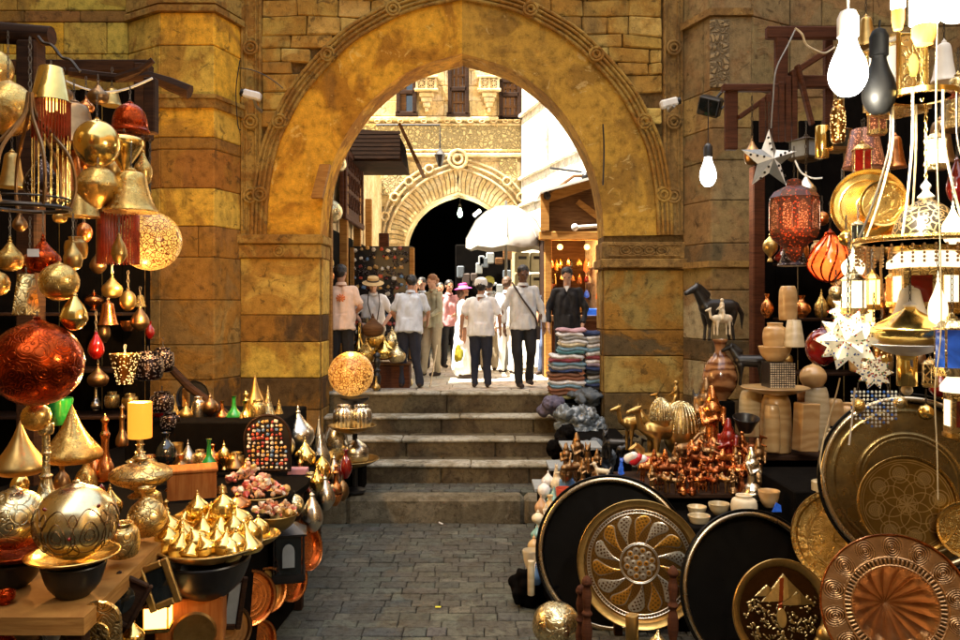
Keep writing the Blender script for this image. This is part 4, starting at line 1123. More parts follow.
# pots on the big brass tray
tr1 = stand('plate', 209, 552, 104, 18, 4.55, 'brass_old', 'wide shallow brass tray heaped with pointed gold pots', 'serving_tray', 'tray')
stand('bowl', 207, 577, 84, 36, 4.56, 'black_paint', 'large dark bowl under the tray of pointed gold pots', 'black_bowl', 'bowl')
rows = [(545, 5, 178, 236, 4.42, 25), (537, 6, 168, 252, 4.50, 27), (528, 6, 170, 248, 4.60, 27), (517, 4, 180, 240, 4.68, 27), (506, 2, 200, 222, 4.66, 26)]
rn = ['front row', 'second row', 'third row', 'fourth row', 'top row']
od = ['leftmost', 'second from the left', 'third from the left', 'fourth from the left', 'fifth from the left', 'sixth from the left']
rp = random.Random(21)
for ri, (py, n_, xa, xb, Y, sz) in enumerate(rows):
    for k in range(n_):
        px = xa+(xb-xa)*(k/(max(n_-1,1))); kd = ['potlid','onion','potlid','onion','cone'][rp.randrange(5)]
        nm = {'potlid':'lidded pot','onion':'onion-shaped pot','cone':'cone-shaped pot'}[kd]
        stand(kd, px+rp.uniform(-3,3), py+rp.uniform(-3,2), sz*rp.uniform(.85,1.1), sz*rp.uniform(1.05,1.35), Y, 'brass_bright', 'gold %s, %s in the %s of the heap' % (nm, od[k], rn[ri]), 'gold_pot', 'pot', group='gold pots heaped on the brass tray', tilt=rp.uniform(-22,22), yaw=rp.uniform(0,360))
stand('potlid', 258, 526, 24, 26, 5.2, 'brass_bright', 'round gold lidded pot on the right end of the tray beside the shell bowls', 'gold_pot')
stand('plate', 256, 540, 48, 12, 5.2, 'brass', 'small brass saucer under the round gold pot', 'brass_saucer', 'plate')
# shell / trinket bowls
def trinket_heap(px, py, w_, Y, cols, label, n_=46, sz=.022, seed=1, hh=.08):
    r3 = random.Random(seed); loc = P(px, py, Y); W = S(w_, Y)/2
    mb = MB()
    for k in range(n_):
        a = r3.uniform(0, 2*PI); q = math.sqrt(r3.random())
        s_ = sz*r3.uniform(.6, 1.4)
        c = (W*q*math.cos(a), W*q*math.sin(a)*.8, s_+hh*(1-q)*r3.random()*1.6)
        M = Matrix.Translation(c) @ Euler((r3.uniform(0,6), r3.uniform(0,6), 0)).to_matrix().to_4x4()
        if k % 3: mb.lathe([(0,-s_*.5),(s_*.9,0),(s_*.4,s_*.5),(0,s_*1.3)], 7, M, r3.choice(cols))
        else: mb.bbox((0,0,0), (s_*1.6, s_, s_*.9), s_*.25, M, r3.choice(cols))
    o = mb.build('trinket_heap', 'glaze', None, loc); tag(o, label, 'trinkets'); o['kind'] = 'stuff'; return o
SH = [(.6,.35,.2),(.7,.5,.3),(.55,.12,.08),(.75,.65,.5),(.5,.22,.1),(.65,.4,.12)]
stand('bowl', 275, 522, 44, 16, 5.5, 'brass_old', 'shallow bowl of shells at the tray edge', 'shell_bowl', 'bowl')
trinket_heap(275, 515, 44, 5.5, SH, 'heap of amber and cream shells in the bowl at the tray edge', 60, .024, 1)
stand('bowl', 262, 502, 52, 16, 5.9, 'brass_old', 'bowl of pink and red trinkets behind the shell bowl', 'shell_bowl', 'bowl')
trinket_heap(262, 495, 54, 5.9, SH+[(.6,.1,.08)]*3, 'heap of red and pink trinkets behind the shells', 70, .026, 2)
trinket_heap(248, 483, 40, 6.3, SH+[(.7,.3,.25)]*2, 'pile of rosy stones by the orange box', 40, .03, 3)
# orange box
t = thing('wooden_box', 'bright orange-brown wooden box standing behind the gold pots', 'box', P(192, 508, 5.9))
mb = MB(); mb.bbox((0,0,.14), (.34,.22,.28), .01); mb.build('body', 'wood_orange', t, rot=(0,0,R(20)), smooth=False)
mb = MB(); mb.bbox((0,0,.29), (.36,.24,.03), .008); mb.build('lid', 'wood_orange', t, rot=(0,0,R(20)), smooth=False)
# wooden racks / sloping rail
t = thing('wooden_rack', 'slatted wooden rack with a sloping top rail against the buttress', 'rack', (XX(205,7.6), 7.6, 0))
Lx = XX(205,7.6)
mb = MB(); mb.tube([P(156,352,8.0)-Vector((Lx,7.6,0)), P(190,388,7.6)-Vector((Lx,7.6,0)), P(240,424,7.2)-Vector((Lx,7.6,0))], [.035,.04,.035], 8); mb.build('rail', 'wood_dark', t)
for (px, py) in ((186,388), (199,398), (216,410), (234,424)):
    Yq = 7.6-(px-205)*.01; mb = MB(); p = P(px, py, Yq); mb.bbox((p.x-Lx, Yq-7.6, p.z/2), (.06, .06, p.z), .008); mb.build('upright', 'wood_gold', t, smooth=False)
for py in (430, 462): 
    mb = MB(); p = P(210, py, 7.6); mb.bbox((0, 0, p.z), (.52, .03, .045), .006); mb.build('cross_bar', 'wood_brown', t, smooth=False)
# round dark tray leaning on the wall behind the rail
t = thing('leaning_tray', 'dark round tray leaning on the wall above the sloping rail', 'tray', P(193, 397, 8.3), (R(78), 0, 0))
mb = MB(); mb.lathe([(0,0),(.15,0),(.155,.015),(.17,.02),(.17,.01),(.16,-.01)], 40); mb.build('disc', 'black_paint', t)
# arch-topped black board of trinkets
t = thing('display_board', 'black arch-topped board crowded with tiny bright trinkets', 'display board', P(268, 470, 6.6))
mb = MB(); W = S(23,6.6); H = S(32,6.6)
poly = [(-W,0),(W,0),(W,H)]+[(W*math.cos(a*PI/12), H+W*math.sin(a*PI/12)*1.0) for a in range(1,12)]+[(-W,H)]
mb.prism(poly, -.01, .015); mb.build('board', 'black_paint', t, smooth=False)
mb = MB(); mb.tube([(x, -.012, z) for x, z in poly], .012, 6, closed=True); mb.build('frame', 'wood_dark', t)
r3 = random.Random(9); TC = [(.7,.6,.45),(.6,.1,.05),(.75,.4,.1),(.15,.25,.4),(.8,.75,.65),(.5,.3,.1),(.3,.05,.04)]
tm = {}
for k, c in enumerate(TC):
    m, tt, b = nodes('enamel_'+'abcdefg'[k]); b.inputs['Base Color'].default_value = (*c, 1); b.inputs['Roughness'].default_value = .25
    mb = MB(); mb.bbox((0,0,0), (.028,.012,.022), .005); me = mb.mesh('trinket', False); me.materials.append(m)
    mb = MB(); mb.lathe([(0,-.01),(.012,-.004),(.011,.008),(.004,.014),(0,.018)], 8); me2 = mb.mesh('trinket', True); me2.materials.append(m); tm[k] = (me, me2)
def trinkets(parent, pts, sc=1):
    for (x, y, z) in pts:
        k = r3.randrange(7); me = tm[k][r3.randrange(2)]
        o = bpy.data.objects.new('trinket', me); COL.objects.link(o); o.parent = parent; o.location = (x,y,z); o.rotation_euler = (r3.uniform(-.3,.3), r3.uniform(-.5,.5), 0); s_ = sc*r3.uniform(.7,1.3); o.scale = (s_,s_,s_)
pts = []
for i in range(9):
    for j in range(12):
        x = -W+.02+(2*W-.04)*(i+.5)/9+r3.uniform(-.006,.006); z = .02+j*(H+W-.04)/12+r3.uniform(-.006,.006)
        if z > H and math.hypot(x, z-H) > W-.02: continue
        pts.append((x, -.02, z))
trinkets(t, pts[:98], 1.0)
# silver and gold spires and pots further back
SP = [('spire',255,400,22,52,7.4,'brass_old','tall old-gold spire finial rising above the trinket board'),
 ('cone',247,414,18,36,7.2,'brass_pale','slender pale cone left of the tall spire finial'),
 ('cone',268,405,17,40,7.2,'brass_pale','slender pale cone just right of the tall spire finial'),
 ('cone',241,425,18,26,7.0,'brass_bright','short gold cone at the left end of the spires'),
 ('cone',279,412,15,28,7.3,'brass','short brass cone right of the slender cones'),
 ('onion',298,427,32,44,7.4,'silver','large silver onion pot with a leaning pointed top'),
 ('onion',285,440,20,34,7.0,'silver','small silver onion pot beside the trinket board'),
 ('cone',319,440,22,50,7.6,'silver','tall silver cone pot right of the big onion pot'),
 ('egg',336,443,24,38,8.95,'silver','smooth silver egg-shaped pot behind the tray'),
 ('onion',333,432,0.1,0.1,7.9,'silver','x'),
 ('potlid',356,448,26,30,8.9,'silver','squat silver lidded pot on the right of the oval tray'),
 ('onion',305,452,22,32,7.0,'brass_bright','bright gold onion pot among the silver cones'),
 ('potlid',322,466,18,30,7.0,'brass_bright','little gold lidded pot under the silver cone'),
 ('slim',300,470,12,44,6.8,'brass_bright','slim gold bottle standing next to the pink box'),
 ('slim',336,478,12,30,7.0,'copper','slim copper bottle near the corner of the counter'),
 ('vase',346,464,12,28,7.2,'glass_red','small red glass vase at the end of the counter'),
 ('jar',311,483,16,20,6.6,'brass_pale','pale brass jar beside the slim gold bottle')]
for (kd,px,py,w_,h,Y,m,lb) in SP:
    if w_ < 1: continue
    stand(kd, px, py, w_, h, Y, m, lb, 'metal_pot', 'pot', tilt=0)
stand('plate', 348, 463, 62, 9, 8.9, 'brass_old', 'oval metal tray holding the silver pots at the end of the stall', 'serving_tray', 'tray')
mb = MB(); mb.bbox((0,0,0), (.16,.1,.17), .006); tag(mb.build('pink_box', 'shirt_rose', None, P(298,478,6.7), smooth=False), 'small dusty pink box beneath the silver onion pots', 'box')
trinket_heap(318, 492, 40, 6.7, [(.6,.1,.05),(.7,.45,.2),(.8,.6,.3)], 'heap of red and gold trinkets at the counter corner', 50, .02, 5)
trinket_heap(290, 492, 50, 6.5, TC, 'bright mixed trinkets lying below the arch-topped board', 60, .02, 6)
YQ = 6.0
hang('ball', 294, 505, 20, 24, YQ, 'brass_pale', 'round pale metal lamp hanging off the counter edge', 490)
hang('drop', 312, 512, 22, 42, YQ-.05, 'silver', 'long silver gourd-shaped vase hanging at the counter corner', 488)
hang('drop', 325, 493, 20, 36, 6.6, 'silver', 'silver drop lamp behind the long gourd-shaped vase', 470)
hang('drop', 334, 472, 16, 34, 7.2, 'silver', 'narrow silver drop lamp furthest along the counter edge', 452)
hang('onion', 317, 478, 14, 26, 6.4, 'brass_bright', 'small gold onion lamp above the silver gourd', 462)
# black lantern with frosted windows at the counter edge
def box_lantern(name, label, px, py, w_, h, Y, matf, matp, top, yaw=0, sides=4, roof=True, panelm=None):
    W = S(w_, Y)/2; H = S(h, Y); loc = P(px, py+h/2, Y)
    t = thing(name, label, 'lantern', loc, (0,0,R(yaw)))
    hb = H*.14; hr = H*.25 if roof else H*.08; rr = W*1.0; c = 1/math.cos(PI/sides) if sides == 4 else 1
    def ng(r, z0, z1, r1=None):
        mbx.lathe([(r, z0), (r if r1 is None else r1, z1)], sides, Matrix.Rotation(PI/sides, 4, 'Z'))
    mbx = MB(); ng(rr*.9*c, 0, hb*.3); ng(rr*c, hb*.3, hb)
    mbx.build('base', matf, t, smooth=False)
    for k in range(sides):
        a = PI/sides+k*2*PI/sides; x, y = rr*.88*c*math.cos(a), rr*.88*c*math.sin(a)
        mbx = MB(); mbx.tube([(x,y,hb), (x,y,H-hr)], W*.07, 6); mbx.build('frame', matf, t)
        a2 = a+PI/sides; d = rr*.88*c*math.cos(PI/sides)*.97; ww = 2*rr*.88*c*math.sin(PI/sides)*.86
        mbx = MB(); M = Matrix.Rotation(a2+PI/2, 4, 'Z') @ Matrix.Translation((0, -d, 0)) if False else Matrix.Rotation(a2-PI/2, 4, 'Z') @ Matrix.Translation((0, d, 0))
        mbx.box((0,0,(hb+H-hr)/2), (ww, .006, H-hr-hb), M); mbx.build('panel', matp, t, smooth=False)
    mbx = MB(); ng(rr*1.08*c, H-hr, H-hr+H*.03)
    if roof:
        mbx.lathe([(rr*1.0*c, H-hr+H*.03), (rr*.6, H-hr*.45), (rr*.3, H-hr*.3), (rr*.28, H-hr*.15)], sides, Matrix.Rotation(PI/sides, 4, 'Z'))
        mbx.sphere((0,0,H-hr*.06), rr*.16, 8, 6)
    mbx.build('roof', panelm or matf, t, smooth=False)
    if top is not None: chain(t, ZZ(top, Y)-loc.z, H, .005)
    return t
bl = box_lantern('box_lantern', 'black square lantern with a frosted arched window below the counter edge', 289, 548, 32, 62, 5.7, 'black_paint', 'glass_dark', 520, 12)
mb = MB(); W = S(6,5.5); poly = [(-W,0),(W,0),(W,.11)]+[(W*math.cos(a*PI/6), .11+W*math.sin(a*PI/6)*1.3) for a in range(1,6)]+[(-W,.11)]
mb.prism(poly, -.004, .004); mb.build('window', 'board_grey', bl, (0,-.125,.12), smooth=False)
# copper trays leaning along the counter
def tray(name, label, px, py, r_, Y, lean, yaw, rimmat, facef, facemat, sy=1.0, cat='tray', nr=60, ntn=180, rimw=.12, depth=.035, group=None, back=True, rim_glint=None):
    Rr = S(r_, Y); t = thing(name, label, cat, P(px, py, Y), (0,0,0), group)
    t.rotation_euler = (Matrix.Rotation(R(yaw), 4, 'Z') @ Matrix.Rotation(R(90-lean), 4, 'X')).to_euler()
    ri = Rr*(1-rimw)
    mb = MB(); mb.lathe([(ri, -depth), (ri*1.01, -depth*.5), (ri+(Rr-ri)*.25, 0), (Rr*.985, .004), (Rr*1.0, .010), (Rr*1.01, .004), (Rr*1.005, -.006), (Rr*.99, -.008), (ri+(Rr-ri)*.2, -.014), (ri*1.005, -depth-.01)]+([(0, -depth-.012)] if back else [(ri*.99, -depth-.002)]), 96, sx=1, sy=sy, cap=back)
    mb.build('rim', rimmat, t)
    if rim_glint:
        mb = MB(); rm = ri+(Rr-ri)*.42; wq = (Rr-ri)*.34; mb.lathe([(rm-wq*math.cos(a*PI/8), .001+.016*math.sin(a*PI/8)) for a in range(9)], 96, sy=sy, cap=False); mb.build('rim_glint', rim_glint, t)  # pale raised band stands in for the highlight along the rim
    rr = np.linspace(0.001, 1, nr); th = np.linspace(0, 2*PI, ntn, endpoint=False)
    Rg, Tg = np.meshgrid(rr, th, indexing='ij')
    h, c = facef(Rg, Tg)
    me = bpy.data.meshes.new('face')
    X = Rg*np.cos(Tg)*ri; Yy = Rg*np.sin(Tg)*ri*sy; Z = h*Rr-depth+.002
    V = np.stack([X, Yy, Z], -1).reshape(-1, 3)
    F_ = [(i*ntn+k, (i+1)*ntn+k, (i+1)*ntn+(k+1)%ntn, i*ntn+(k+1)%ntn) for i in range(nr-1) for k in range(ntn)]
    me.from_pydata(V.tolist(), [], F_)
    if c is not None:
        at = me.color_attributes.new('Col', 'FLOAT_COLOR', 'POINT')
        ca = np.ones((nr*ntn, 4)); ca[:, :3] = c.reshape(-1, 3); at.data.foreach_set('color', ca.ravel())
    me.polygons.foreach_set('use_smooth', [True]*len(me.polygons)); me.update()
    mkobj('face', me, facemat, t)
    return t
def flat(Rg, Tg): return 0.02*np.exp(-((Rg-.5)/.02)**2)*0, None
def rings(*rs):
    def f(Rg, Tg):
        h = np.zeros_like(Rg)
        for r_ in rs: h += .012*np.exp(-((Rg-r_)/.012)**2)
        return h, None
    return f
TRY = [(305,545,28,5.95,20,70,'copper','large copper tray seen nearly edge-on at the counter corner',.9,'copper'),
 (290,577,24,5.75,18,62,'copper','copper tray leaning below the black lantern',1,'copper'),
 (268,590,22,5.5,15,50,'copper','copper tray, third from the counter corner',1,'brass_old'),
 (250,598,27,5.25,12,35,'copper','round copper tray with a ringed centre near the framed mirror',1,'copper'),
 (228,630,24,4.9,12,30,'bronze','dark bronze tray low at the bottom left near the paving',1,'bronze'),
 (258,640,20,5.35,14,45,'copper','copper tray at the very bottom beside the paving',1,'copper')]
for (px,py,r_,Y,ln,yw,m,lb,sy,fm) in TRY:
    tray('copper_tray', lb, px, py, r_, Y, ln, yw, m, rings(.4,.62,.8), fm, sy, nr=40, ntn=72)
# framed mirrors, clock, boxes at the bottom left
def frame_thing(name, label, px, py, w_, h, Y, rot, matf, mati, cat='mirror', bw=.22, oval=False):
    W, H = S(w_,Y), S(h,Y); t = thing(name, label, cat, P(px,py,Y), [R(a) for a in rot]); b = W*bw
    mb = MB()
    for (cx,cz,sx,sz) in ((-(W-b)/2,0,b,H),((W-b)/2,0,b,H),(0,(H-b)/2,W-2*b,b),(0,-(H-b)/2,W-2*b,b)): mb.bbox((cx,0,cz),(sx,.03,sz),.006)
    mb.build('frame', matf, t, smooth=False)
    mb = MB()
    if oval:
        mb.box((0,.004,0),(W-2*b,.012,H-2*b)); mb.build('backing','wood_dark',t,smooth=False)
        mb = MB(); mb.lathe([(0,0),(W*.24,0),(W*.26,-.006),(W*.24,-.008)], 28, Matrix.Rotation(R(-90),4,'X') @ Matrix.Diagonal((1,1.4,1,1)) @ Matrix.Translation((0,0,-.014))); mb.build('glass', mati, t)
    else:
        mb.box((0,.004,0),(W-2*b+.002,.012,H-2*b+.002)); mb.build('glass', mati, t, smooth=False)
    return t
frame_thing('framed_mirror','small brass-framed mirror hung askew under the table edge',159,585,32,46,4.1,(-6,-20,10),'brass_old','glass_dark')
frame_thing('framed_mirror','dark diamond-hung frame with an oval glass left of the brass mirror',124,600,38,46,3.9,(-6,28,10),'wood_dark','glass_dark','mirror',.12,True)
t = thing('arched_plaque','round-topped engraved brass plaque at the bottom left','plaque', P(99,640,3.5))
mb = MB(); W=S(22,3.5); H=S(20,3.5); mb.prism([(-W,-.05),(W,-.05),(W,H)]+[(W*math.cos(a*PI/10),H+W*.85*math.sin(a*PI/10)) for a in range(1,10)]+[(-W,H)], -.012,.012); mb.build('plate','brass_engraved',t,smooth=False)
mb = MB(); mb.tube([(W*.5*math.cos(a*PI/10),-.014,.03+W*.5*math.sin(a*PI/10)) for a in range(20)],.006,6,closed=True); mb.build('ring','brass',t)
t = thing('wooden_box','orange wooden box with a round brass-ringed opening under the tray','box', P(192,636,4.6), (0,0,R(14)))
mb = MB(); mb.bbox((0,0,.12),(.36,.34,.3),.008); mb.build('body','wood_orange',t,smooth=False)
mb = MB(); mb.lathe([(.09,-.01),(.12,0),(.11,.015),(.09,.012)],28,Matrix.Translation((.03,-.17,.08)) @ Matrix.Rotation(R(90),4,'X')); mb.build('ring','brass_old',t)
mb = MB(); mb.lathe([(0,0),(.09,0),(.09,.004)],28,Matrix.Translation((.03,-.171,.08)) @ Matrix.Rotation(R(90),4,'X')); mb.build('dial','black_paint',t)
frame_thing('framed_picture','dark wooden picture frame with a pale print beside the orange box',233,603,22,52,4.9,(0,8,22),'wood_dark','board_grey','frame',.25)
frame_thing('framed_picture','narrow dark frame standing behind the orange box',216,616,16,44,5.1,(0,-4,20),'wood_red','glass_dark','frame',.2)
t = box_lantern('box_lantern','small lit brass lantern glowing white under the table edge',158,612,26,34,4.3,'brass_bright','warm_lit',None,10)
stand('bowl',44,612,34,22,3.9,'brass_old','dull brass bowl in the shadow under the plank table','brass_bowl','bowl')
stand('cup',52,632,26,26,3.9,'silver','silver cup in the shadow under the plank table','silver_cup','cup')
stand('jar',25,625,28,36,4.0,'bronze','dark bronze jar in the shadow under the plank table','bronze_jar','jar')
stand('trumpet',5,622,40,60,3.5,'copper_red','dark red turned stand at the bottom left corner','turned_stand','stand')
stand('onion',133,632,22,30,3.9,'brass_bright','little gold pot at the bottom beside the engraved plaque','gold_pot')
mb = MB()
# ================================================================== MIDDLE: PERFORATED BALL ON ITS PEDESTAL
YM = 8.9
K['globe'] = [('body', circ(-90, 90, 16, .5, .5))]
t = stand('globe', 351, 374, 45, 45, YM, 'ball_lit', 'glowing orange dotted globe on a black stand at the foot of the steps', 'globe_lamp', 'lamp', seg=48)
lamp(P(351,345,YM-.05), 2)
zst = ZZ(432, YM)
t = thing('black_stand','tall thin black stand under the orange dotted globe','stand',(XX(355,YM),YM,.31))
mb = MB(); h_ = ZZ(397,YM)-.31; mb.lathe([(.12,0),(.12,.03),(.03,.06),(.03,h_-.1),(.16,h_-.02),(.16,h_)],20); mb.build('column','black_paint',t)
stand('plate', 352, 429, 48, 8, YM-.25, 'brass_old', 'small round tray holding two silver melon pots', 'serving_tray', 'tray')
mb = MB(); mb.box((0,0,0),(.1,.1,1)); 
for k,(px,lb) in enumerate(((344,'ribbed silver melon pot on the left of the small round tray'),(361,'ribbed silver melon pot on the right of the small round tray'))):
    stand('jar', px, 417, 20, 24, YM-.25, 'silver', lb, 'melon_pot', 'pot', flute=.12, fn=12, seg=48)
t = thing('black_cabinet','black draped cabinet at the end of the left stall by the steps','cabinet',(XX(346,9.15),9.15,.28))
mb = MB(); mb.bbox((0,0,(ZZ(468,8.9)-.28)/2),(.42,.4,ZZ(468,8.9)-.28),.02); mb.build('body','black_cloth_shade',t,smooth=False)
# ---- more crowded wares on the counter and in the booth
CL = [('small copper bowl','bowl','copper',22,14),('slim brass bottle','slim','brass',10,30),('squat brass jar','jar','brass_old',18,18),('dark bronze vase','vase','bronze',15,28),('brass onion pot','onion','brass_bright',17,24),('copper lidded urn','urn','copper',22,26),('silver bottle','bottle','silver',13,30),('red glass vase','vase','glass_red',12,22),('brass bell','bell','brass',16,18),('engraved brass jar','jar','brass_engraved',20,22)]
spots = [(150,462,6.6,'beside the amber candle lamp'),(172,448,7.2,'in the shadow below the dotted lanterns'),(190,446,7.0,'behind the orange box'),(224,452,6.9,'under the sloping rail'),(236,462,6.6,'left of the trinket board'),(176,492,6.1,'left of the orange box'),(222,492,6.0,'right of the orange box'),(214,470,6.6,'directly above the orange box'),(246,470,6.5,'touching the trinket board'),(182,424,7.7,'deep in the booth near the rail'),(202,430,7.7,'between the rack uprights'),(222,432,7.5,'at the right end of the rack'),(150,330,7.9,'high on the booth shelf'),(128,326,7.9,'on the booth shelf under the lit globe'),(104,330,7.9,'on the booth shelf by the red ball'),(96,398,7.9,'on the middle booth shelf left of the lit cup'),(112,400,7.9,'on the middle booth shelf under the lit cup'),(130,402,7.9,'right on the middle booth shelf'),(94,300,7.9,'near the drop lamp on the booth shelf'),(140,300,7.9,'beneath the lit globe'),(270,500,6.2,'between shell bowls and black lantern'),(238,505,5.6,'behind the round gold pot'),(156,500,5.2,'between the urn and the gold pots'),(166,515,5.0,'just left of the gold pots'),(110,500,4.9,'right behind the big engraved ball'),(98,490,5.2,'above the big engraved ball'),(334,500,7.3,'at the dark end of the counter'),(342,488,7.6,'by the black cabinet')]
for k,(px,py,Y,wh) in enumerate(spots):
    n_,kd,m,w_,h = CL[(k*3+k//10)%10]; sc_ = 6.3/Y*(.85+.3*((k*37)%10)/10)
    stand(kd,px,py,w_*sc_,h*sc_,Y,m,n_+' '+wh,n_.split()[-1]+'_ware' if False else n_.replace(' ','_'),n_.split()[-1])
# second heap of smaller gold pots beyond the first tray, and small lamps hanging in the booth gap
for k,(px,py,w_,h,Y,kd,m,lb) in enumerate(((112,285,20,26,6.4,'onion','brass_old','dull brass onion lamp left of the lit globe in the dark'),(98,262,16,24,6.6,'drop','bronze','dark drop lamp in the gap behind the brass canister'),(108,312,20,26,6.8,'bell','copper','copper bell lamp hanging low in the booth gap'),(128,300,16,22,6.8,'ball','brass_old','small dull ball lamp under the dark red fringe'),(140,318,18,26,6.9,'drop','bronze','dark drop lamp just above the net-like lantern'),(96,345,16,30,6.6,'drop','glass_red','red drop lamp at the right rim of the huge red ball'),(98,375,20,24,6.6,'onion','bronze','dark onion lamp between red ball and lit cup'),(84,232,16,22,6.2,'ball','copper','small copper ball lamp right of the worn onion lamp'),(60,214,14,18,5.4,'onion','brass','tiny brass onion lamp below the iron ring'),(20,222,14,20,5.0,'drop','bronze','small dark drop lamp under the left of the iron ring'),(12,168,26,40,5.8,'bell','brass_old','old brass bell lamp inside the left of the iron frame'),(84,160,20,26,5.8,'ball','copper','copper ball lamp behind the bright brass ball'),(112,168,18,24,5.7,'ball','brass_old','dull ball lamp between the seamed lamp and the pointed lamp'),(64,96,18,20,6.1,'ball','bronze','dark ball lamp behind the bead-fringed shade'),(112,96,20,20,6.1,'bell','brass_old','tarnished little bell under the knotty pole'),(86,104,16,18,6.1,'onion','copper','copper onion lamp left of the bright brass ball'))):
    hang(kd,px,py,w_,h,Y,m,lb,py-h*.5-18)
for k in range(10):
    kd,m,nm=[('vase','bronze','dark bronze vase'),('onion','brass_old','old brass onion pot'),('bottle','copper','copper bottle'),('jar','brass_engraved','engraved jar'),('cone','brass','brass cone'),('urn','bronze','bronze urn'),('slim','brass_bright','slim gold bottle'),('vase','glass_red','red glass vase'),('jar','silver','silver jar'),('bottle','glass_green','green bottle')][(k*7)%10]
    hh=18+(k*5)%14; px=150+k*12
    stand(kd,px,421-hh/2,13+(k*3)%6,hh,7.1,m,'%s, %s in the row on top of the black box'%(nm,['first','second','third','fourth','fifth','sixth','seventh','eighth','ninth','last'][k]),'row_'+kd,kd)
for k in range(8):
    kd,m,nm=[('onion','brass','brass onion pot'),('vase','copper','copper vase'),('bowl','brass_old','old brass bowl'),('cone','bronze','bronze cone'),('jar','brass_engraved','engraved brass jar'),('slim','bronze','slim bronze bottle'),('urn','brass_bright','gold urn'),('onion','silver','silver onion pot')][(k*5)%8]
    hh=16+(k*5)%16; px=152+k*12
    stand(kd,px,470-hh/2,14+(k*3)%6,hh,6.55,m,'%s, %s along the foot of the black box'%(nm,['first','second','third','fourth','fifth','sixth','seventh','last'][k]),'row_'+kd,kd)

# ================================================================== RIGHT STALL
YR = 8.3
xl = XX(752, YR)
bo = booth_r = thing('shop_booth', 'booth with boards painted black as shop shade behind the lanterns and stone wares on the right', 'booth', (4.2, YR, 0))
mb = MB(); x = xl; k = 0
while x < 6.2:
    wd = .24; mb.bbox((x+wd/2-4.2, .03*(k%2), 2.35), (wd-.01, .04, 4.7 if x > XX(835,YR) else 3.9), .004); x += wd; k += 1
mb.build('shade_boards', 'black_cloth_shade', bo, smooth=False)  # near-black boards paint the darkness of the shop interior
mb = MB(); mb.bbox((xl-4.2, -.15, 1.9), (.12, .14, 3.8), .01); mb.build('post', 'wood_red', bo, smooth=False)
# reddish timber screens with shelves at the top of the right stall
YS = 7.0
def PS(px, py, Y=YS): return tuple(P(px, py, Y))
bx = []
def bar(pn, a, b, w_, Y=YS, d=.07):
    A, B = P(*a, Y), P(*b, Y); c = (A+B)/2; v = B-A
    ang = math.degrees(math.atan2(v.z, v.x))
    bx.append((pn, tuple(c), (v.length, d, S(w_, Y)), (0, -ang, 0)))
bar('beam', (766,33), (842,33), 12); bar('post', (781,38), (781,125), 12); bar('post', (828,38), (828,130), 8, YS+.1)
bar('brace', (790,75), (832,48), 6, YS-.02); bar('beam', (785,82), (845,82), 12, YS+.05); bar('post', (731,90), (731,150), 12)
bar('beam', (722,88), (780,88), 7, YS-.03); bar('brace', (738,118), (775,92), 5, YS-.05); bar('post', (797,65), (812,125), 4, YS-.12)
boards('timber_screen', 'reddish-brown timber frame with braces above the star lantern', 'wooden frame', [(a, b, c, d) for a, b, c, d in bx], 'wood_red', P(780,125,YS))
t = thing('louvre_panel', 'leaning panel of dark red planks inside the timber frame', 'panel', P(780,140,6.9))
mb = MB()
for k in range(6):
    a, b = P(762+k*6.5, 100-k*6, 6.9), P(762+k*6.5, 142, 6.9); c = (a+b)/2-t.location
    mb.bbox(tuple(c), (S(5.5,6.9), .03, b.z and (a-b).length), .005)
mb.build('planks', 'wood_red', t, smooth=False)
# hanging things on the right
RHc = 'lantern'
def bulb(px, py, w_, h, Y, mat, label, top, lit=0, sockm='white_paint', name='light_bulb'):
    W, H = S(w_,Y)/2, S(h,Y); loc = P(px, py+h/2, Y)
    t = thing(name, label, 'light bulb', loc)
    mb = MB(); mb.lathe([(r*W, z*H) for r, z in sm([(0,0),(.5,.03),(.9,.18),(1,.34),(.88,.52),(.6,.7),(.44,.84),(.42,.9),(0,.9)], 5)], 28); mb.build('glass', mat, t)
    mb = MB(); mb.lathe([(.46*W,.88*H),(.56*W,.90*H),(.56*W,1.18*H),(.4*W,1.28*H),(.1*W,1.32*H)], 20); mb.build('socket', sockm, t)
    mb = MB(); z1 = ZZ(top, Y)-loc.z; mb.tube([(0,0,1.3*H),(0.004,0,z1)], max(.004, .07*W), 6); mb.build('cord', sockm, t)
    return t
bulb(848, 63, 37, 66, 3.2, 'bulb_lit', 'large glowing white bulb hanging in front of the timber frame', -60)
lamp(P(848,104,3.15), 22, (1,.90,.70), .05)
lamp(P(905,54,2.75), 9, (1,.88,.66), .06)
bulb(879, 82, 32, 66, 3.3, 'bulb_dark', 'unlit black bulb silhouetted beside the big glowing one', 20, sockm='bulb_dark')
bulb(708, 170, 16, 33, 8.4, 'bulb_lit', 'small white bulb hanging on a wire in front of the right buttress', 100, sockm='black_paint')
lamp(P(704,190,8.2), 5, (1,.93,.75))
def cfl(px, py0, py1, w_, Y, label, tw=True):
    t = thing('tube_lamp', label, 'lamp', P(px, py1, Y)); W = S(w_,Y)/2; H = ZZ(py0,Y)-ZZ(py1,Y)
    mb = MB(); mb.lathe([(.6*W,0),(W,.01),(W,H),(.6*W,H+.02)], 20); mb.build('tube', 'tube_lit', t)
    mb = MB(); mb.lathe([(0,-H*.30),(.6*W,-H*.28),(.85*W,-H*.15),(.85*W,0)], 20); mb.build('cap', 'wood_orange', t); return t
cfl(924, -40, 26, 27, 3.0, 'bright cylinder lamp with an amber end at the top right')
cfl(898, -60, 10, 14, 3.05, 'thin bright tube lamp left of the cylinder lamp at the top right')
bulb(956, -8, 40, 60, 2.9, 'bulb_lit', 'round white bulb cut off by the top right corner', -80)
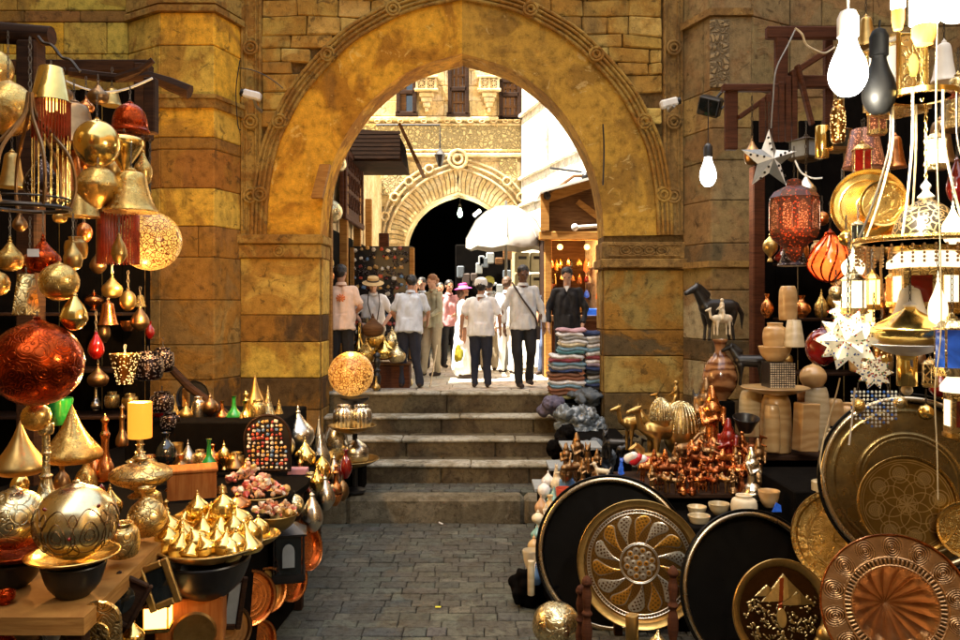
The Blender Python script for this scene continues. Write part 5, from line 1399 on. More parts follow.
# gilt box lantern with openwork
box_lantern('box_lantern', 'gilt openwork box lantern with white panes and a green oval at the top right', 897, 72, 44, 84, 3.7, 'brass_engraved', 'white_fabric', -20, 28)
mb = MB(); Wp = S(26,3.5); Hp = S(62,3.5)
t = thing('openwork_panel', 'gilded openwork panel with a yellow-green glass oval', 'panel', P(912, 66, 3.45))
mb.bbox((0,0,0),(Wp,.02,Hp),.006); mb.build('panel','brass_engraved',t,smooth=False)
mb = MB()
for s_ in (-1,1):
    mb.bbox((s_*Wp/2,0,0),(.012,.03,Hp+.02),.004); mb.bbox((0,0,s_*Hp/2),(Wp,.03,.012),.004)
mb.build('frame','brass_bright',t,smooth=False)
mb = MB(); mb.sphere((0,-.012,0),(.022,.008,.05),16,10); mb.build('glass_oval','cap_yellow',t)
# brass chandelier: ring, arms, lower ring
t = thing('brass_chandelier','tall chandelier with curved pale arms and a flat brass ring at the right','chandelier',P(922,243,3.3))
rr = S(62,3.3); rt = S(30,3.3); zt_ = ZZ(98,3.3)-ZZ(243,3.3)
mb = MB(); mb.lathe([(rr-.025,0),(rr,.0),(rr+.004,.01),(rr,.022),(rr-.025,.022),(rr-.03,.01),(rr-.025,0)],64); mb.build('ring','brass',t)
mb = MB(); mb.lathe([(rt-.02,zt_),(rt+.01,zt_),(rt+.012,zt_+.02),(rt-.02,zt_+.02),(rt-.02,zt_)],48); mb.build('upper_ring','brass_bright',t)
for k in range(7):
    a = k*2*PI/7+.35
    pts = [(q*math.cos(a), q*math.sin(a), z) for q, z in cat_spline([(rt,zt_),(rt*1.02,zt_*.7),(rt*1.3,zt_*.45),(rr*.82,zt_*.2),(rr,0.01)],5)]
    mb = MB(); mb.tube(pts,.0052,6); mb.build('arm','onyx_pale' if k%3 else 'iron',t)
mb = MB()
for k in range(40):
    a = k*2*PI/40
    for j in range(5): mb.sphere((rr*.97*math.cos(a), rr*.97*math.sin(a), -.02-j*.016-.0),.0062,6,4)
mb.build('bead_fringe','bead',t)
chain(t, ZZ(-30,3.3)-t.location.z, zt_, .006, mat='brass')
# big double brass plate
tray('hanging_plate','large yellow brass dish hanging with a smaller dish in front of it',869,205,36,4.2,-4,-14,'brass_bright',rings(.3,.8),'brass_bright',1,depth=.05)
tray('hanging_plate','smaller brass dish in front of the large yellow dish',884,203,23,4.05,-4,-10,'brass_bright',rings(.5,.9),'brass',1,depth=.03)
# domed lantern
def domed(px, py_top, w_, Y, label, s=1.0):
    W = S(w_,Y)/2; t = thing('domed_lantern', label, 'lantern', P(px, py_top, Y))
    u = S(1,Y)
    mb = MB(); mb.lathe([(r*W, z*u) for r, z in sm([(1,-72),(1.0,-66),(.92,-50),(.68,-35),(.32,-26),(.12,-22)],4)],40,flute=.03,fn=10); mb.build('dome','pierced_brass',t)
    mb = MB(); mb.lathe([(r*W, z*u) for r, z in sm([(.14,-24),(.26,-21),(.10,-15),(.16,-10),(.05,-5),(0,0)],4)],20); mb.build('finial','white_paint',t)
    mb = MB(); mb.lathe([(r*W, z*u) for r, z in [(1.02,-76),(1.06,-74),(1.06,-70),(1,-69)]],40); mb.build('band','brass',t)
    mb = MB(); mb.lathe([(r*W, z*u) for r, z in [(.8,-86),(1.15,-92),(1.15,-86),(.8,-76)]],12); mb.build('brim','frost_lit',t)
    mb = MB(); mb.lathe([(r*W, z*u) for r, z in [(1.0,-133),(1.0,-92)]],6,Matrix.Rotation(.4,4,'Z')); mb.build('cage','brass_engraved',t,smooth=False)
    for k in range(6):
        a = .4+(k+.5)*PI/3; d = W*math.cos(PI/6)*1.01
        M = Matrix.Rotation(a-PI/2,4,'Z') @ Matrix.Translation((0,d,0))
        mb = MB(); mb.box((0,0,-113*u),(W*.62,.006,26*u),M); mb.build('pane','glass_red' if k in (3,) else 'frost_lit',t,smooth=False)
    mb = MB(); mb.lathe([(r*W, z*u) for r, z in [(.5,-142),(1.05,-137),(1.05,-133),(.9,-132)]],12); mb.build('foot','brass',t)
    chain(t, t.location.z+.5-t.location.z, 0, .006, mat='brass'); return t
domed(926, 176, 62, 3.5, 'big domed lantern of pierced pale metal with a hexagonal panelled body')
t = domed(966, 300, 40, 3.3, 'smaller domed lantern cut by the right edge with a blue pane')
# saucer lamp with column
t = hang('saucer', 910, 325, 74, 50, 3.3, 'brass_bright', 'flying-saucer shaped brass lamp with a white top below the domed lantern', 268, mats={'finial':'white_paint'})
hang('bell', 910, 300, 34, 32, 3.35, 'white_paint', 'white bell-shaped lamp cap above the saucer lamp', 275)
stand('plate', 908, 350, 66, 11, 3.3, 'white_paint', 'thin white metal brim under the saucer lamp', 'lamp_brim', 'lamp brim')
stand('cyl', 907, 370, 19, 32, 3.3, 'brass_bright', 'short glowing brass cylinder under the white brim', 'cylinder_lamp', 'lamp')
stand('egg', 907, 390, 11, 11, 3.3, 'bone', 'little cream drop bead ending the brass cylinder', 'drop_bead', 'bead')
for (px,py,w_,h,Y,lb) in ((853,262,22,30,3.6,'little white cone-roofed lantern directly above the beaded star lamp'),(938,300,18,60,3.2,'slender white-frosted lantern right of the saucer lamp'),(953,222,20,44,3.1,'white-frosted pointed lantern at the right edge by the dome')):
    hang('onion',px,py,w_,h,Y,'frost_lit',lb,py-h,name='small_lantern',cat='lantern')
box_lantern('box_lantern','small pale metal lantern with brass panes above the beaded star',854,292,26,44,3.5,'brass_pale','frost_lit',240,20,6)
box_lantern('box_lantern','pale filigree lantern with a blue pane at the right edge',952,345,34,62,3.1,'brass_pale','glass_blue',270,10,6)
box_lantern('box_lantern','small brass caged lantern left of the hexagonal lantern body',872,290,16,40,3.7,'brass','warm_lit',250,5,6)
# spiky beaded star
def spiky(px, py, r_, Y, label):
    t = thing('star_lamp', label, 'lamp', P(px, py, Y)); Rr = S(r_,Y)
    mb = MB(); ph = (1+5**.5)/2
    vs_i = [Vector(v).normalized() for v in [(-1,ph,0),(1,ph,0),(-1,-ph,0),(1,-ph,0),(0,-1,ph),(0,1,ph),(0,-1,-ph),(0,1,-ph),(ph,0,-1),(ph,0,1),(-ph,0,-1),(-ph,0,1)]]
    fs = [(0,11,5),(0,5,1),(0,1,7),(0,7,10),(0,10,11),(1,5,9),(5,11,4),(11,10,2),(10,7,6),(7,1,8),(3,9,4),(3,4,2),(3,2,6),(3,6,8),(3,8,9),(4,9,5),(2,4,11),(6,2,10),(8,6,7),(9,8,1)]
    for f in fs:
        a,b,c = [vs_i[i]*Rr*.58 for i in f]; tip = (a+b+c).normalized()*Rr
        mb.add([a,b,c,tip],[(0,1,3),(1,2,3),(2,0,3)])
    mb.build('shell','star_lit',t,smooth=False)
    r4 = random.Random(4); mb = MB()
    for f in fs:
        a,b,c = [vs_i[i]*Rr*.58 for i in f]; tip = (a+b+c).normalized()*Rr
        for p,q in ((a,b),(b,c),(c,a)):
            for _ in range(5):
                u,v = r4.random(),r4.random()
                if u+v>1: u,v=1-u,1-v
                d = p+(q-p)*u+(tip-p)*v; mb.sphere(tuple(d*1.01),.0045,6,4,col=r4.choice([(.6,.05,.03),(.1,.3,.12),(.75,.5,.1),(.05,.12,.5),(.2,.1,.05)]))
    mb.build('beads','glaze',t)
    chain(t,.35,Rr*.8,.005); return t
spiky(848,340,32,3.4,'white spiky star lamp studded with coloured beads')
spiky(874,372,18,3.5,'smaller white beaded star lamp to the lower right of the big one')
spiky(849,312,20,3.55,'small white spiked lamp hanging just above the big beaded star')
# long strings
tube_thing('hanging_string','long white cord dangling past the left of the big dark tray','cord',[P(840,378,3.5),P(836,395,3.5),P(826,430,3.5),P(820,462,3.5),P(824,482,3.5)],.0035,'onyx_pale')
tube_thing('hanging_string','white cord hanging in front of the big dark tray at the right','cord',[P(938,-30,3.0),P(936,120,3.0),P(940,240,3.0),P(941,330,3.0),P(935,390,3.0),P(937,450,3.0),P(938,500,3.0)],.0028,'onyx_pale')
tube_thing('hanging_string','short white cord between the beaded star and the tray rim','cord',[P(855,388,3.5),P(852,420,3.5),P(849,445,3.5)],.004,'white_paint')
tube_thing('lamp_cable','pale cable draped along the top timber of the right frame','cable',[P(795,28,6.7),P(802,34,6.7),P(806,44,6.7),P(815,50,6.7),P(825,53,6.7),P(835,47,6.7)],.009,'onyx_pale')
tube_thing('lamp_cable','grey cable curling up from the star lantern','cable',[P(771,128,6.5),P(773,100,6.5),P(776,70,6.5),P(788,45,6.5),P(795,30,6.5)],.006,'grey_metal')
tube_thing('lamp_cable','thin wire drooping from the star to the amber lantern','cable',[P(795,160,5.2),P(801,172,5.2),P(812,178,5.2),P(822,178,5.2)],.006,'white_paint')
# five pointed star lantern
t = thing('star_lantern','flat five-pointed mirrored star lantern on the right','lantern',P(769,160,5.6),(R(0),0,R(8)))
Rr = S(31,5.6)
for k in range(5):
    a0 = PI/2+k*2*PI/5; tip = (Rr*math.cos(a0),Rr*math.sin(a0))
    l = (Rr*.42*math.cos(a0+PI/5),Rr*.42*math.sin(a0+PI/5)); r_ = (Rr*.42*math.cos(a0-PI/5),Rr*.42*math.sin(a0-PI/5))
    for s_,(q,m) in enumerate(((l,'white_paint'),(r_,'grey_metal'))):
        mb = MB(); v = [(0,-.07,0),(tip[0],0,tip[1]),(q[0],0,q[1]),(0,.07,0)]
        f = [(0,1,2),(3,2,1)] if s_==0 else [(0,2,1),(3,1,2)]
        mb.add(v,f); mb.build('point',m,t,smooth=False)
mb = MB()
for k in range(5):
    a0 = PI/2+k*2*PI/5
    for q in (.3,.5,.7): mb.sphere((Rr*q*math.cos(a0+.12),-.07*(1-q)-.006,Rr*q*math.sin(a0+.12)),.010,6,4)
mb.build('studs','black_paint',t)
chain(t,.4,Rr,.006)
# amber many-sided lantern
t = thing('amber_lantern','many-sided dark amber lantern with pierced panels under the star','lantern',P(794,258,5.0))
u = S(1,5.0)
mb = MB(); mb.lathe([(r*u,z*u) for r,z in [(2,-4),(9,5),(10,10),(22,20),(24,24)]],10); mb.build('lower','amber_lit',t,smooth=False)
mb = MB(); mb.lathe([(24*u,24*u),(24*u,60*u)],10); mb.build('body','amber_lit',t,smooth=False)
for k in range(10):
    a = (k+.5)*2*PI/10; d = 24*u*math.cos(PI/10)*1.015; M = Matrix.Rotation(a-PI/2,4,'Z') @ Matrix.Translation((0,d,0))
    mb = MB(); mb.prism([(-4.5*u,28*u),(4.5*u,28*u),(4.5*u,52*u),(0,57*u),(-4.5*u,52*u)],-.004,.004,M); mb.build('panel','amber_panel',t,smooth=False)
mb = MB(); mb.lathe([(24.5*u,60*u),(20*u,66*u),(8*u,72*u),(7*u,78*u),(0,80*u)],10); mb.build('roof','amber_lit',t,smooth=False)
chain(t,.7,80*u,.005); lamp(P(794,225,4.75),.5,(1,.4,.12))
# ribbed orange glass
t = hang('drop',830,255,42,54,4.6,'glass_orange','orange ribbed blown-glass lamp shaped like a pumpkin',200,mats={'collar':'copper_red'},seg=64)
mb = MB(); W=S(21.4,4.6); H=S(54,4.6)
for k in range(12):
    pts = []
    for (r,z) in sm([(0.02,0),(.5,.06),(.93,.24),(1,.36),(.82,.56),(.42,.76),(.18,.88)],3):
        a = 2*PI*k/12+.9*z; pts.append((r*W*math.cos(a),r*W*math.sin(a),z*H))
    mb.tube(pts,.006,5)
mb.build('ribs','copper_red',t)
hang('ball',822,346,32,40,5.2,'glass_red','dark red glass globe behind the white beaded star',300)
hang('shade',864,148,40,40,4.4,'amber_panel','tilted patterned amber cone shade under the black bulb',118,tilt=0)
hang('jar',838,122,15,42,4.6,'cup_lit','wire-mesh lantern glowing beside the large bulb',95)
hang('cyl',822,142,13,32,4.9,'brass_bright','slim brass tube lantern left of the wire-mesh lantern',120)
box_lantern('box_lantern','bluish grey glass box lantern right of the star',806,148,24,26,6.2,'iron','board_grey',120,30)
box_lantern('box_lantern','dark tin lantern behind the wire-mesh lantern',836,138,20,28,4.9,'bronze','glass_dark',118,10)
hang('bell',793,252,30,28,5.4,'pierced_dark','dark round lamp right behind the amber lantern',200)
hang('onion',752,150,16,30,6.4,'bronze','small dark lamp hanging left of the star lantern',95)
hang('onion',806,186,20,30,6.0,'silver','tin lamp half hidden behind the star lantern',130)
for (px,py,w_,h,Y,m,lb) in ((905,418,22,30,4.9,'glass_red','red glass lamp left of the right edge above the big tray'),(940,385,20,26,4.7,'glass_red','red glass lamp next to the blue-paned lantern'),(888,410,18,34,5.2,'pierced_dark','dark beaded lamp above the big dark tray'),(866,262,22,40,5.0,'bronze','dark bronze lamp in the shadow behind the yellow dish'),(940,140,30,50,4.6,'bronze','dull bronze lamp behind the chandelier arms'),(895,150,22,36,4.9,'copper','copper lamp behind the upper ring of the chandelier'),(958,100,34,60,4.0,'brass_engraved','engraved brass lamp at the right edge under the white bulb'),(944,60,24,44,4.3,'white_paint','white cone lamp at the right edge beside the bright cylinder lamp'),(866,30,20,34,4.4,'brass_old','dull brass lamp above the black bulb'),(957,180,20,50,4.2,'glass_red','red-brown lamp behind the dome at the right edge')):
    hang('drop' if m.startswith('glass') else 'bell',px,py,w_,h,Y,m,lb,py-h*.9)
# beaded necklaces
for k,(px,Y) in enumerate(((866,4.2),(874,4.25),(882,4.2),(890,4.3))):
    pts=[P(px+math.sin(i*.5+k)*1.2,238+i*5.2,Y) for i in range(12)]
    mb=MB(); p0=pts[0]
    for q in pts:
        for j in range(3): mb.sphere(tuple(q-p0+Vector((0,0,-.009*j))),.008,6,4)
    o=mb.build('bead_string','bead',None,p0); tag(o,['leftmost','second','third','rightmost'][k]+' of the bead strings hanging below the brass ring','bead string','bead strings under the chandelier')
t = thing('bead_curtain','square of silver and blue bead strings by the tray top','bead curtain',P(876,392,4.4))
mb=MB()
for i in range(12):
    for j in range(10-abs(i-6)//2): mb.sphere((S(-24+i*4,4.4),0,-j*.021),.008,6,4,col=(.05,.15,.5) if (i*3+j)%4==0 else (.6,.58,.5))
mb.build('strings','glaze',t)
# pipework pole
mb=MB()
# ---- stone wares on their shelf
YO = 7.2; zs = ZZ(451, YO)
t = thing('stone_shelf','dark wooden shelf with banded stone vases on the right','shelf',(XX(810,YO),YO,0))
mb=MB(); mb.bbox((0,.05,zs-.02),(1.15,.6,.04),.006); mb.build('board','wood_dark',t,smooth=False)
for s_ in (-1,1):
    mb=MB(); mb.bbox((s_*.52,.05,(zs-.04)/2),(.06,.5,zs-.04),.006); mb.build('side_panel','wood_dark',t,smooth=False)
mb=MB(); mb.bbox((0,.3,zs*.5),(1.0,.03,zs*.95),.004); mb.build('back_panel','black_cloth_shade',t,smooth=False)
ON = [('cyls',751,413,24,44,7.35,'onyx_pale','pale stone cylinder under the left end of the stone dish','stone_cylinder'),
 ('cyls',776,423,30,56,7.15,'onyx','broad honey-banded stone cylinder carrying the stone dish','stone_cylinder'),
 ('cyls',772,428,16,46,6.95,'onyx','slim banded stone cylinder in front of the broad one','stone_cylinder'),
 ('cyls',817,418,24,62,7.3,'onyx_pale','tall pale stone column topped by a stone ball','stone_column'),
 ('ball',813,376,26,26,7.3,'onyx','banded stone ball resting on the tall pale column','stone_ball'),
 ('plate',775,391,66,8,7.1,'onyx','flat round stone dish balanced on the cylinders','stone_dish'),
 ('bowl',775,354,32,15,7.1,'onyx','banded stone bowl under the stone jar','stone_bowl'),
 ('jar',775,336,24,26,7.1,'onyx','squat banded stone jar sitting in the stone bowl','stone_jar'),
 ('cyls',788,303,18,34,7.5,'onyx','banded stone vase at the very top of the stacked stone wares','stone_vase'),
 ('shade',794,333,20,28,7.0,'onyx_pale','ribbed white stone cup turned upside down beside the stone jar','stone_cup'),
 ('jar',836,440,24,20,6.9,'onyx_pale','round white stone jar at the right end of the shelf','stone_jar'),
 ('cyls',834,412,18,26,7.3,'onyx','short honey stone cylinder right of the tall column','stone_cylinder'),
 ('jar',847,414,16,22,7.3,'onyx','little honey stone jar at the far right of the shelf','stone_jar'),
 ('bowl',852,436,22,14,7.2,'onyx','small stone bowl half behind the big dark tray','stone_bowl'),
 ('cyls',803,402,12,34,7.5,'onyx_brown','brown stone cylinder between dish and column','stone_cylinder'),
 ('bowl',697,511,19,9,6.2,'onyx_pale','small cream bowl, upper left of the row on tiles','cream_bowl'),
 ('bowl',699,521,22,11,6.0,'onyx_pale','small cream bowl, lower left of the row on tiles','cream_bowl'),
 ('bowl',719,509,21,11,6.1,'onyx_pale','oval cream bowl beside the white jar','cream_bowl'),
 ('jar',744,506,26,22,6.0,'bone','rounded white stone jar above the black tray','white_jar'),
 ('bowl',769,499,21,16,6.0,'onyx','honey-coloured stone bowl with a blue tag','honey_bowl'),
 ('cyl',823,496,22,30,5.9,'onyx_pale','pale stone cylinder by the golden tray','stone_cylinder'),
 ('cyl',806,520,12,14,5.8,'onyx_pale','small cream cup between the black and golden trays','cream_cup')]
for (kd,px,py,w_,h,Y,m,lb,nm) in ON:
    if nm == 'stone_cup': stand(kd,px,py,w_,h,Y,m,lb,nm,'cup',flute=.05,fn=24,seg=48)
    else: stand(kd,px,py,w_,h,Y,m,lb,nm,nm.split('_')[1])
mb=MB(); mb.bbox((0,0,0),(S(20,6.95),.14,S(48,6.95)),.008,Matrix.Rotation(R(3),4,'Y')); tag(mb.build('stone_slab','onyx',None,P(806,427,6.95),rot=(0,0,R(12))),'upright rectangular block of honey stone in front of the column','stone block')
t = thing('mosaic_box','small black box with white mosaic dots on the stone dish','box',P(778,387,7.1))
mb=MB(); d=S(25,7.1); mb.bbox((0,0,d/2),(d,d,d),.004); mb.build('body','black_paint',t,smooth=False)
mb=MB(); r5=random.Random(5)
for i in range(11):
    for j in range(11):
        mb.box((-d/2+d*(i+.5)/11,-d/2-.002,d*(j+.5)/11),(d/11*.62,.004,d/11*r5.uniform(.4,.7)))
mb.build('mosaic','bone',t,smooth=False)
mb=MB(); mb.prism([(-.03,0),(.04,0),(.035,.05),(.0,.07)],-.004,.004); tag(mb.build('price_tag','glass_blue',None,P(776,512,5.85),smooth=False),'blue paper tag in front of the honey stone bowl','tag')
for (px,lb) in ((698,'left mosaic tile under the cream bowls'),(720,'right mosaic tile under the oval cream bowl')):
    mb=MB(); mb.bbox((0,0,0),(S(20,6.1),.2,S(8,6.1)),.004); tag(mb.build('mosaic_tile','pierced_dark',None,P(px,526,6.1),smooth=False),lb,'tile')
# low counter for figurines
YG = 6.6; zg = ZZ(493, 6.35)
t = thing('figurine_counter','low black counter crowded with copper figurines','counter',(XX(705,7.0),6.75,0))
mb=MB(); mb.bbox((0,0,zg-.02),(1.55,.85,.04),.006); mb.build('top','wood_dark',t,smooth=False)
mb=MB(); mb.bbox((0,.02,(zg-.04)/2),(1.45,.75,zg-.04),.01); mb.build('body','black_cloth_shade',t,smooth=False)
mb=MB(); zb2=ZZ(524,5.95); mb.bbox((0,0,zb2/2),(1.25,.5,zb2),.01); tag(mb.build('lower_shelf','black_cloth_shade',None,(XX(752,6.05),6.1,0),smooth=False),'black box shelf below the figurine counter holding the cream bowls','shelf')
metal('copper_dark', (.32,.10,.035), .3, .3, 24, .6)
# ---- figurine meshes (skinned from capsules, remeshed)
def fig_mesh(fn, vox, name):
    mb=MB(); fn(mb); return remesh(mb,vox,2,name=name)
def f_king(m):
    m.cap((0,0,0),(0,0,.03),.24,.22); m.cap((0,0,.05),(0,0,.42),.12,.10); m.cap((0,0,.42),(0,0,.66),.10,.15); m.cap((-.17,0,.68),(-.15,-.12,.45),.045,.035); m.cap((.17,0,.68),(.15,-.12,.45),.045,.035)
    m.cap((-.15,-.12,.45),(.05,-.16,.55),.035,.03); m.cap((0,0,.7),(0,0,.78),.06,.05); m.sphere((0,-.01,.84),(.075,.085,.09)); m.cap((0,.02,.80),(0,.04,.72),.11,.13); m.cap((0,.01,.90),(0,.03,1.0),.08,.05)
def f_camel(m):
    for x in (-.25,.25):
        for y in (-.09,.09): m.cap((x,y,.02),(x*1.0,y,.25),.035,.03); m.cap((x,y,.25),(x*.9,y*.8,.5),.035,.07)
    m.cap((-.25,0,.55),(.25,0,.55),.15,.14); m.cap((-.02,0,.66),(0,0,.78),.13,.06); m.cap((.3,0,.52),(.45,0,.60),.08,.055); m.cap((.45,0,.60),(.5,0,.84),.05,.045); m.cap((.5,0,.86),(.66,0,.82),.055,.03); m.cap((.47,.03,.88),(.46,.04,.95),.02,.01); m.cap((.47,-.03,.88),(.46,-.04,.95),.02,.01); m.cap((-.38,0,.55),(-.44,0,.32),.02,.015)
def f_cat(m):
    m.cap((0,.02,.08),(0,.0,.35),.16,.14); m.cap((0,-.0,.35),(0,-.04,.62),.13,.09); m.sphere((0,-.07,.76),(.10,.12,.10)); m.cap((0,-.15,.73),(0,-.19,.72),.05,.035)
    for s_ in (-1,1): m.cap((s_*.07,-.14,.02),(s_*.06,-.10,.4),.04,.05); m.cap((s_*.06,-.05,.83),(s_*.075,-.04,.96),.035,.012); m.cap((s_*.12,.0,.06),(s_*.11,-.12,.04),.07,.04)
    m.cap((.1,.15,.04),(.22,-.02,.04),.03,.02)
def f_rider(m):
    f_camel(m); m.cap((0,0,.8),(0,0,1.05),.09,.08); m.sphere((0,0,1.18),.065); m.cap((0,.08,.98),(.18,.06,.85),.03,.02); m.cap((0,-.08,.98),(.18,-.06,.85),.03,.02); m.cap((0,.1,.8),(.08,.17,.55),.045,.03); m.cap((0,-.1,.8),(.08,-.17,.55),.045,.03)
def f_horse(m):
    for x,dx in ((-.28,.03),(.24,-.02)):
        for y in (-.08,.08): m.cap((x,y,.03),(x+dx,y,.28),.032,.032); m.cap((x+dx,y,.28),(x*.95,y*.9,.52),.035,.09)
    m.cap((-.24,0,.62),(.24,0,.63),.16,.15); m.cap((.28,0,.68),(.46,0,.95),.12,.07); m.cap((.46,0,.98),(.66,0,.88),.075,.045); m.cap((.44,.04,1.02),(.44,.04,1.1),.022,.01); m.cap((.44,-.04,1.02),(.44,-.04,1.1),.022,.01)
    m.cap((.2,0,.86),(.38,0,1.02),.05,.04); m.cap((-.38,0,.68),(-.5,0,.5),.05,.045); m.cap((-.5,0,.5),(-.5,0,.22),.045,.015)
def f_dog(m):
    m.cap((-.25,0,.32),(.2,0,.34),.13,.14)
    for x in (-.27,.2):
        for y in (-.08,.08): m.cap((x,y,.03),(x,y,.3),.04,.05)
    m.cap((.25,0,.4),(.35,0,.58),.09,.09); m.sphere((.38,0,.65),(.12,.1,.1)); m.cap((.46,0,.62),(.56,0,.60),.05,.04); m.cap((.34,.09,.68),(.33,.12,.56),.03,.025); m.cap((.34,-.09,.68),(.33,-.12,.56),.03,.025); m.cap((-.36,0,.42),(-.46,0,.55),.03,.02)
FM = {k: fig_mesh(f, .022, 'statuette') for k, f in dict(king=f_king,camel=f_camel,cat=f_cat,rider=f_rider,horse=f_horse,dog=f_dog).items()}
_fm = {}
def fig(kind, px, py_base, h, Y, mat, label, name, cat='figurine', yaw=0, group=None, tilt=0):
    key = (kind, mat)
    if key not in _fm: me = FM[kind].copy(); me.materials.clear(); me.materials.append(M_[mat]); _fm[key] = me
    o = mkobj(name, _fm[key], None, None, P(px,py_base,Y), (R(tilt),0,R(yaw))); s_ = S(h,Y)/(1.0 if kind in ('king','cat','camel') else 1.15); o.scale = (s_,)*3
    return tag(o, label, cat, group)
r6 = random.Random(31); kn = dict(king='robed king', camel='camel', cat='seated cat', rider='camel rider')
rows = [('front row',494,6.35,652,742,10,24),('second row',486,6.5,648,744,10,27),('third row',478,6.65,655,746,9,30),('back row',468,6.85,690,744,6,34)]
on = ['first','second','third','fourth','fifth','sixth','seventh','eighth','ninth','tenth']
for rn_,py,Y,xa,xb,n_,h in rows:
    for k in range(n_):
        kd = r6.choice(['king','camel','cat','king','rider','camel'])
        fig(kd, xa+(xb-xa)*k/(n_-1)+r6.uniform(-2,2), py-2, h*r6.uniform(.85,1.15), Y, r6.choice(['copper','bronze','copper_dark','copper_dark']), 'small copper %s, %s from the left in the %s of the black counter' % (kn[kd], on[k], rn_), kn[kd].replace(' ','_')+'_figurine', yaw=r6.uniform(-60,60)-(0 if kd in('king','cat') else 20), group='copper figurines on the black counter')
for k,(px,py,h,Y,m,kd,lb) in enumerate(((712,452,64,7.0,'copper','king','tall red-copper king statuette leaning above the small figurines'),(728,470,50,6.8,'glass_red','king','glossy red robed statuette beside the black top-hat cup'),(706,440,60,7.3,'bronze','king','dark bronze robed statuette left of the red one'),(695,440,54,7.4,'black_paint','cat','black seated cat right of the gilded camel coach'),(688,470,40,6.9,'bronze','horse','dark bronze horse next to the gilded camel coach'),(752,493,44,6.3,'silver','king','slim silvery statuette at the right end of the counter'),(758,480,40,6.6,'bronze','king','dark robed statuette behind the slim silvery one'),(742,474,40,6.8,'copper','rider','copper camel rider at the right end of the counter'))):
    fig(kd,px,py,h,Y,m,lb,'%s_statuette'%kd,'statuette',yaw=r6.uniform(-30,30))
for k,(px,py,h,Y,kd,lb) in enumerate(((566,474,30,7.4,'king','dark carved king at the left end of the dark figurine cluster'),(577,470,36,7.5,'king','dark carved king, second from the left by the plastic sheets'),(588,472,32,7.4,'cat','dark carved cat right of the two carved kings'),(597,476,26,7.2,'king','small dark carved king next to the cream dog'),(570,482,26,7.1,'camel','dark carved camel in front of the carved kings'),(583,484,24,7.0,'king','stubby dark carved king above the large black tray'),(618,462,34,7.8,'horse','black horse figurine at the foot of the right pier'),(606,458,32,7.9,'cat','black cat figurine at the foot of the right pier'),(628,466,30,7.7,'camel','black camel figurine below the right pier'))):
    fig(kd,px,py,h,Y,'bronze' if k<6 else 'black_paint',lb,'%s_figurine'%kd,yaw=r6.uniform(-30,30))
fig('dog',602,478,24,7.0,'bone','cream china dog beside the teal bird','dog_figurine',yaw=160)
fig('cat',621,474,18,7.0,'glass_blue','small teal figurine left of the red and white cloth','bird_figurine',yaw=10)
# gilded camel coach sculpture
def f_coach(m):
    M1 = Matrix.Translation((-.3,0,0))
    m.cap((-.2,0,.62),(-.2,0,.62),.3,.3)
t = thing('camel_sculpture','greenish-gold wire-wrapped camel sculpture with ribbed saddle tents by the right pier','sculpture',P(668,468,7.3),(0,0,R(200)))
s_ = S(70,7.3)
o = mkobj('camel',FM['camel'].copy(),'brass_old',t); o.scale=(s_*1.0,)*3
mb=MB()
for (cx,cz,rr_,hh) in ((-.22,.52,.30,.42),(.12,.70,.17,.30)):
    mb.sphere((cx*s_,0,cz*s_),(rr_*s_*.92,rr_*s_*.8,hh*s_*.92),20,12)
mb.build('saddle_tent','brass_old',t)
mb=MB()
for (cx,cz,rr_,hh) in ((-.22,.52,.30,.42),(.12,.70,.17,.30)):
    for k in range(14):
        a=k*PI/14; mb.tube([((cx+rr_*math.cos(a)*math.cos(q*PI/10))*s_, rr_*.88*math.sin(a)*math.cos(q*PI/10)*s_, (cz+hh*math.sin(q*PI/10))*s_) for q in range(11)],.008,5)
for k in range(3): mb.tube([((-.22+.13*math.cos(a*PI/8))*s_,(.3+.0*k)*s_,(.16+.13*math.sin(a*PI/8))*s_) for a in range(16)],.012-.002*k,5,closed=True)
for a in range(6): mb.tube([(-.22*s_,.3*s_,.16*s_),((-.22+.13*math.cos(a*PI/3))*s_,.3*s_,(.16+.13*math.sin(a*PI/3))*s_)],.005,4)
mb.build('ribs','brass_pale',t)
fig('camel',640,450,50,7.5,'brass_old','greenish-gold camel standing left of the ribbed sculpture','camel_statuette','statuette',yaw=200)
fig('horse',650,478,38,7.1,'brass_old','small greenish-gold horse below the ribbed sculpture','horse_statuette','statuette',yaw=190)
fig('rider',676,430,46,7.6,'brass_old','greenish-gold rider figure behind the ribbed sculpture','rider_statuette','statuette',yaw=150)
# brown onyx vase and horse statues
tpl = thing('pedestal','narrow dark pedestal under the brown stone vase','pedestal',(XX(720,7.6),7.6,0))
mb=MB(); hp=ZZ(400,7.6); mb.bbox((0,0,hp/2),(.22,.22,hp),.01); mb.build('column','black_cloth_shade',tpl,smooth=False)
item('vase',720,370,34,60,7.6,'onyx_brown','tall brown-and-white marbled stone vase on the dark pedestal','marbled_vase','vase')
fig('horse',718,341,62,7.6,'black_paint','glossy black horse statuette rearing on top of the marbled vase','horse_statuette','statuette',yaw=195,tilt=0)
fig('rider',722,335,34,7.5,'bone','white and black rider figure on the black horse statuette','rider_statuette','statuette',yaw=200)
fig('horse',750,386,46,7.5,'black_paint','black horse statue right of the marbled vase','horse_statuette','statuette',yaw=170)
t=stand('cup',745,424,26,14,6.9,'black_paint','small black top-hat shaped cup above the copper figurines','black_cup','cup',tilt=14)
# white/red cloth doll
t = thing('cloth_bundle','red and white striped cloth bundle among the figurines','cloth',P(640,468,7.0))
mb=MB(); 
for i in range(6): mb.cap((-.10+i*.04,-.02*(i%2),.08-.012*i),(-.06+i*.04,-.03,.11-.014*i),.045,.04,col=(.6,.02,.03) if i%2 else (.8,.78,.74))
mb.build('folds','glaze',t)
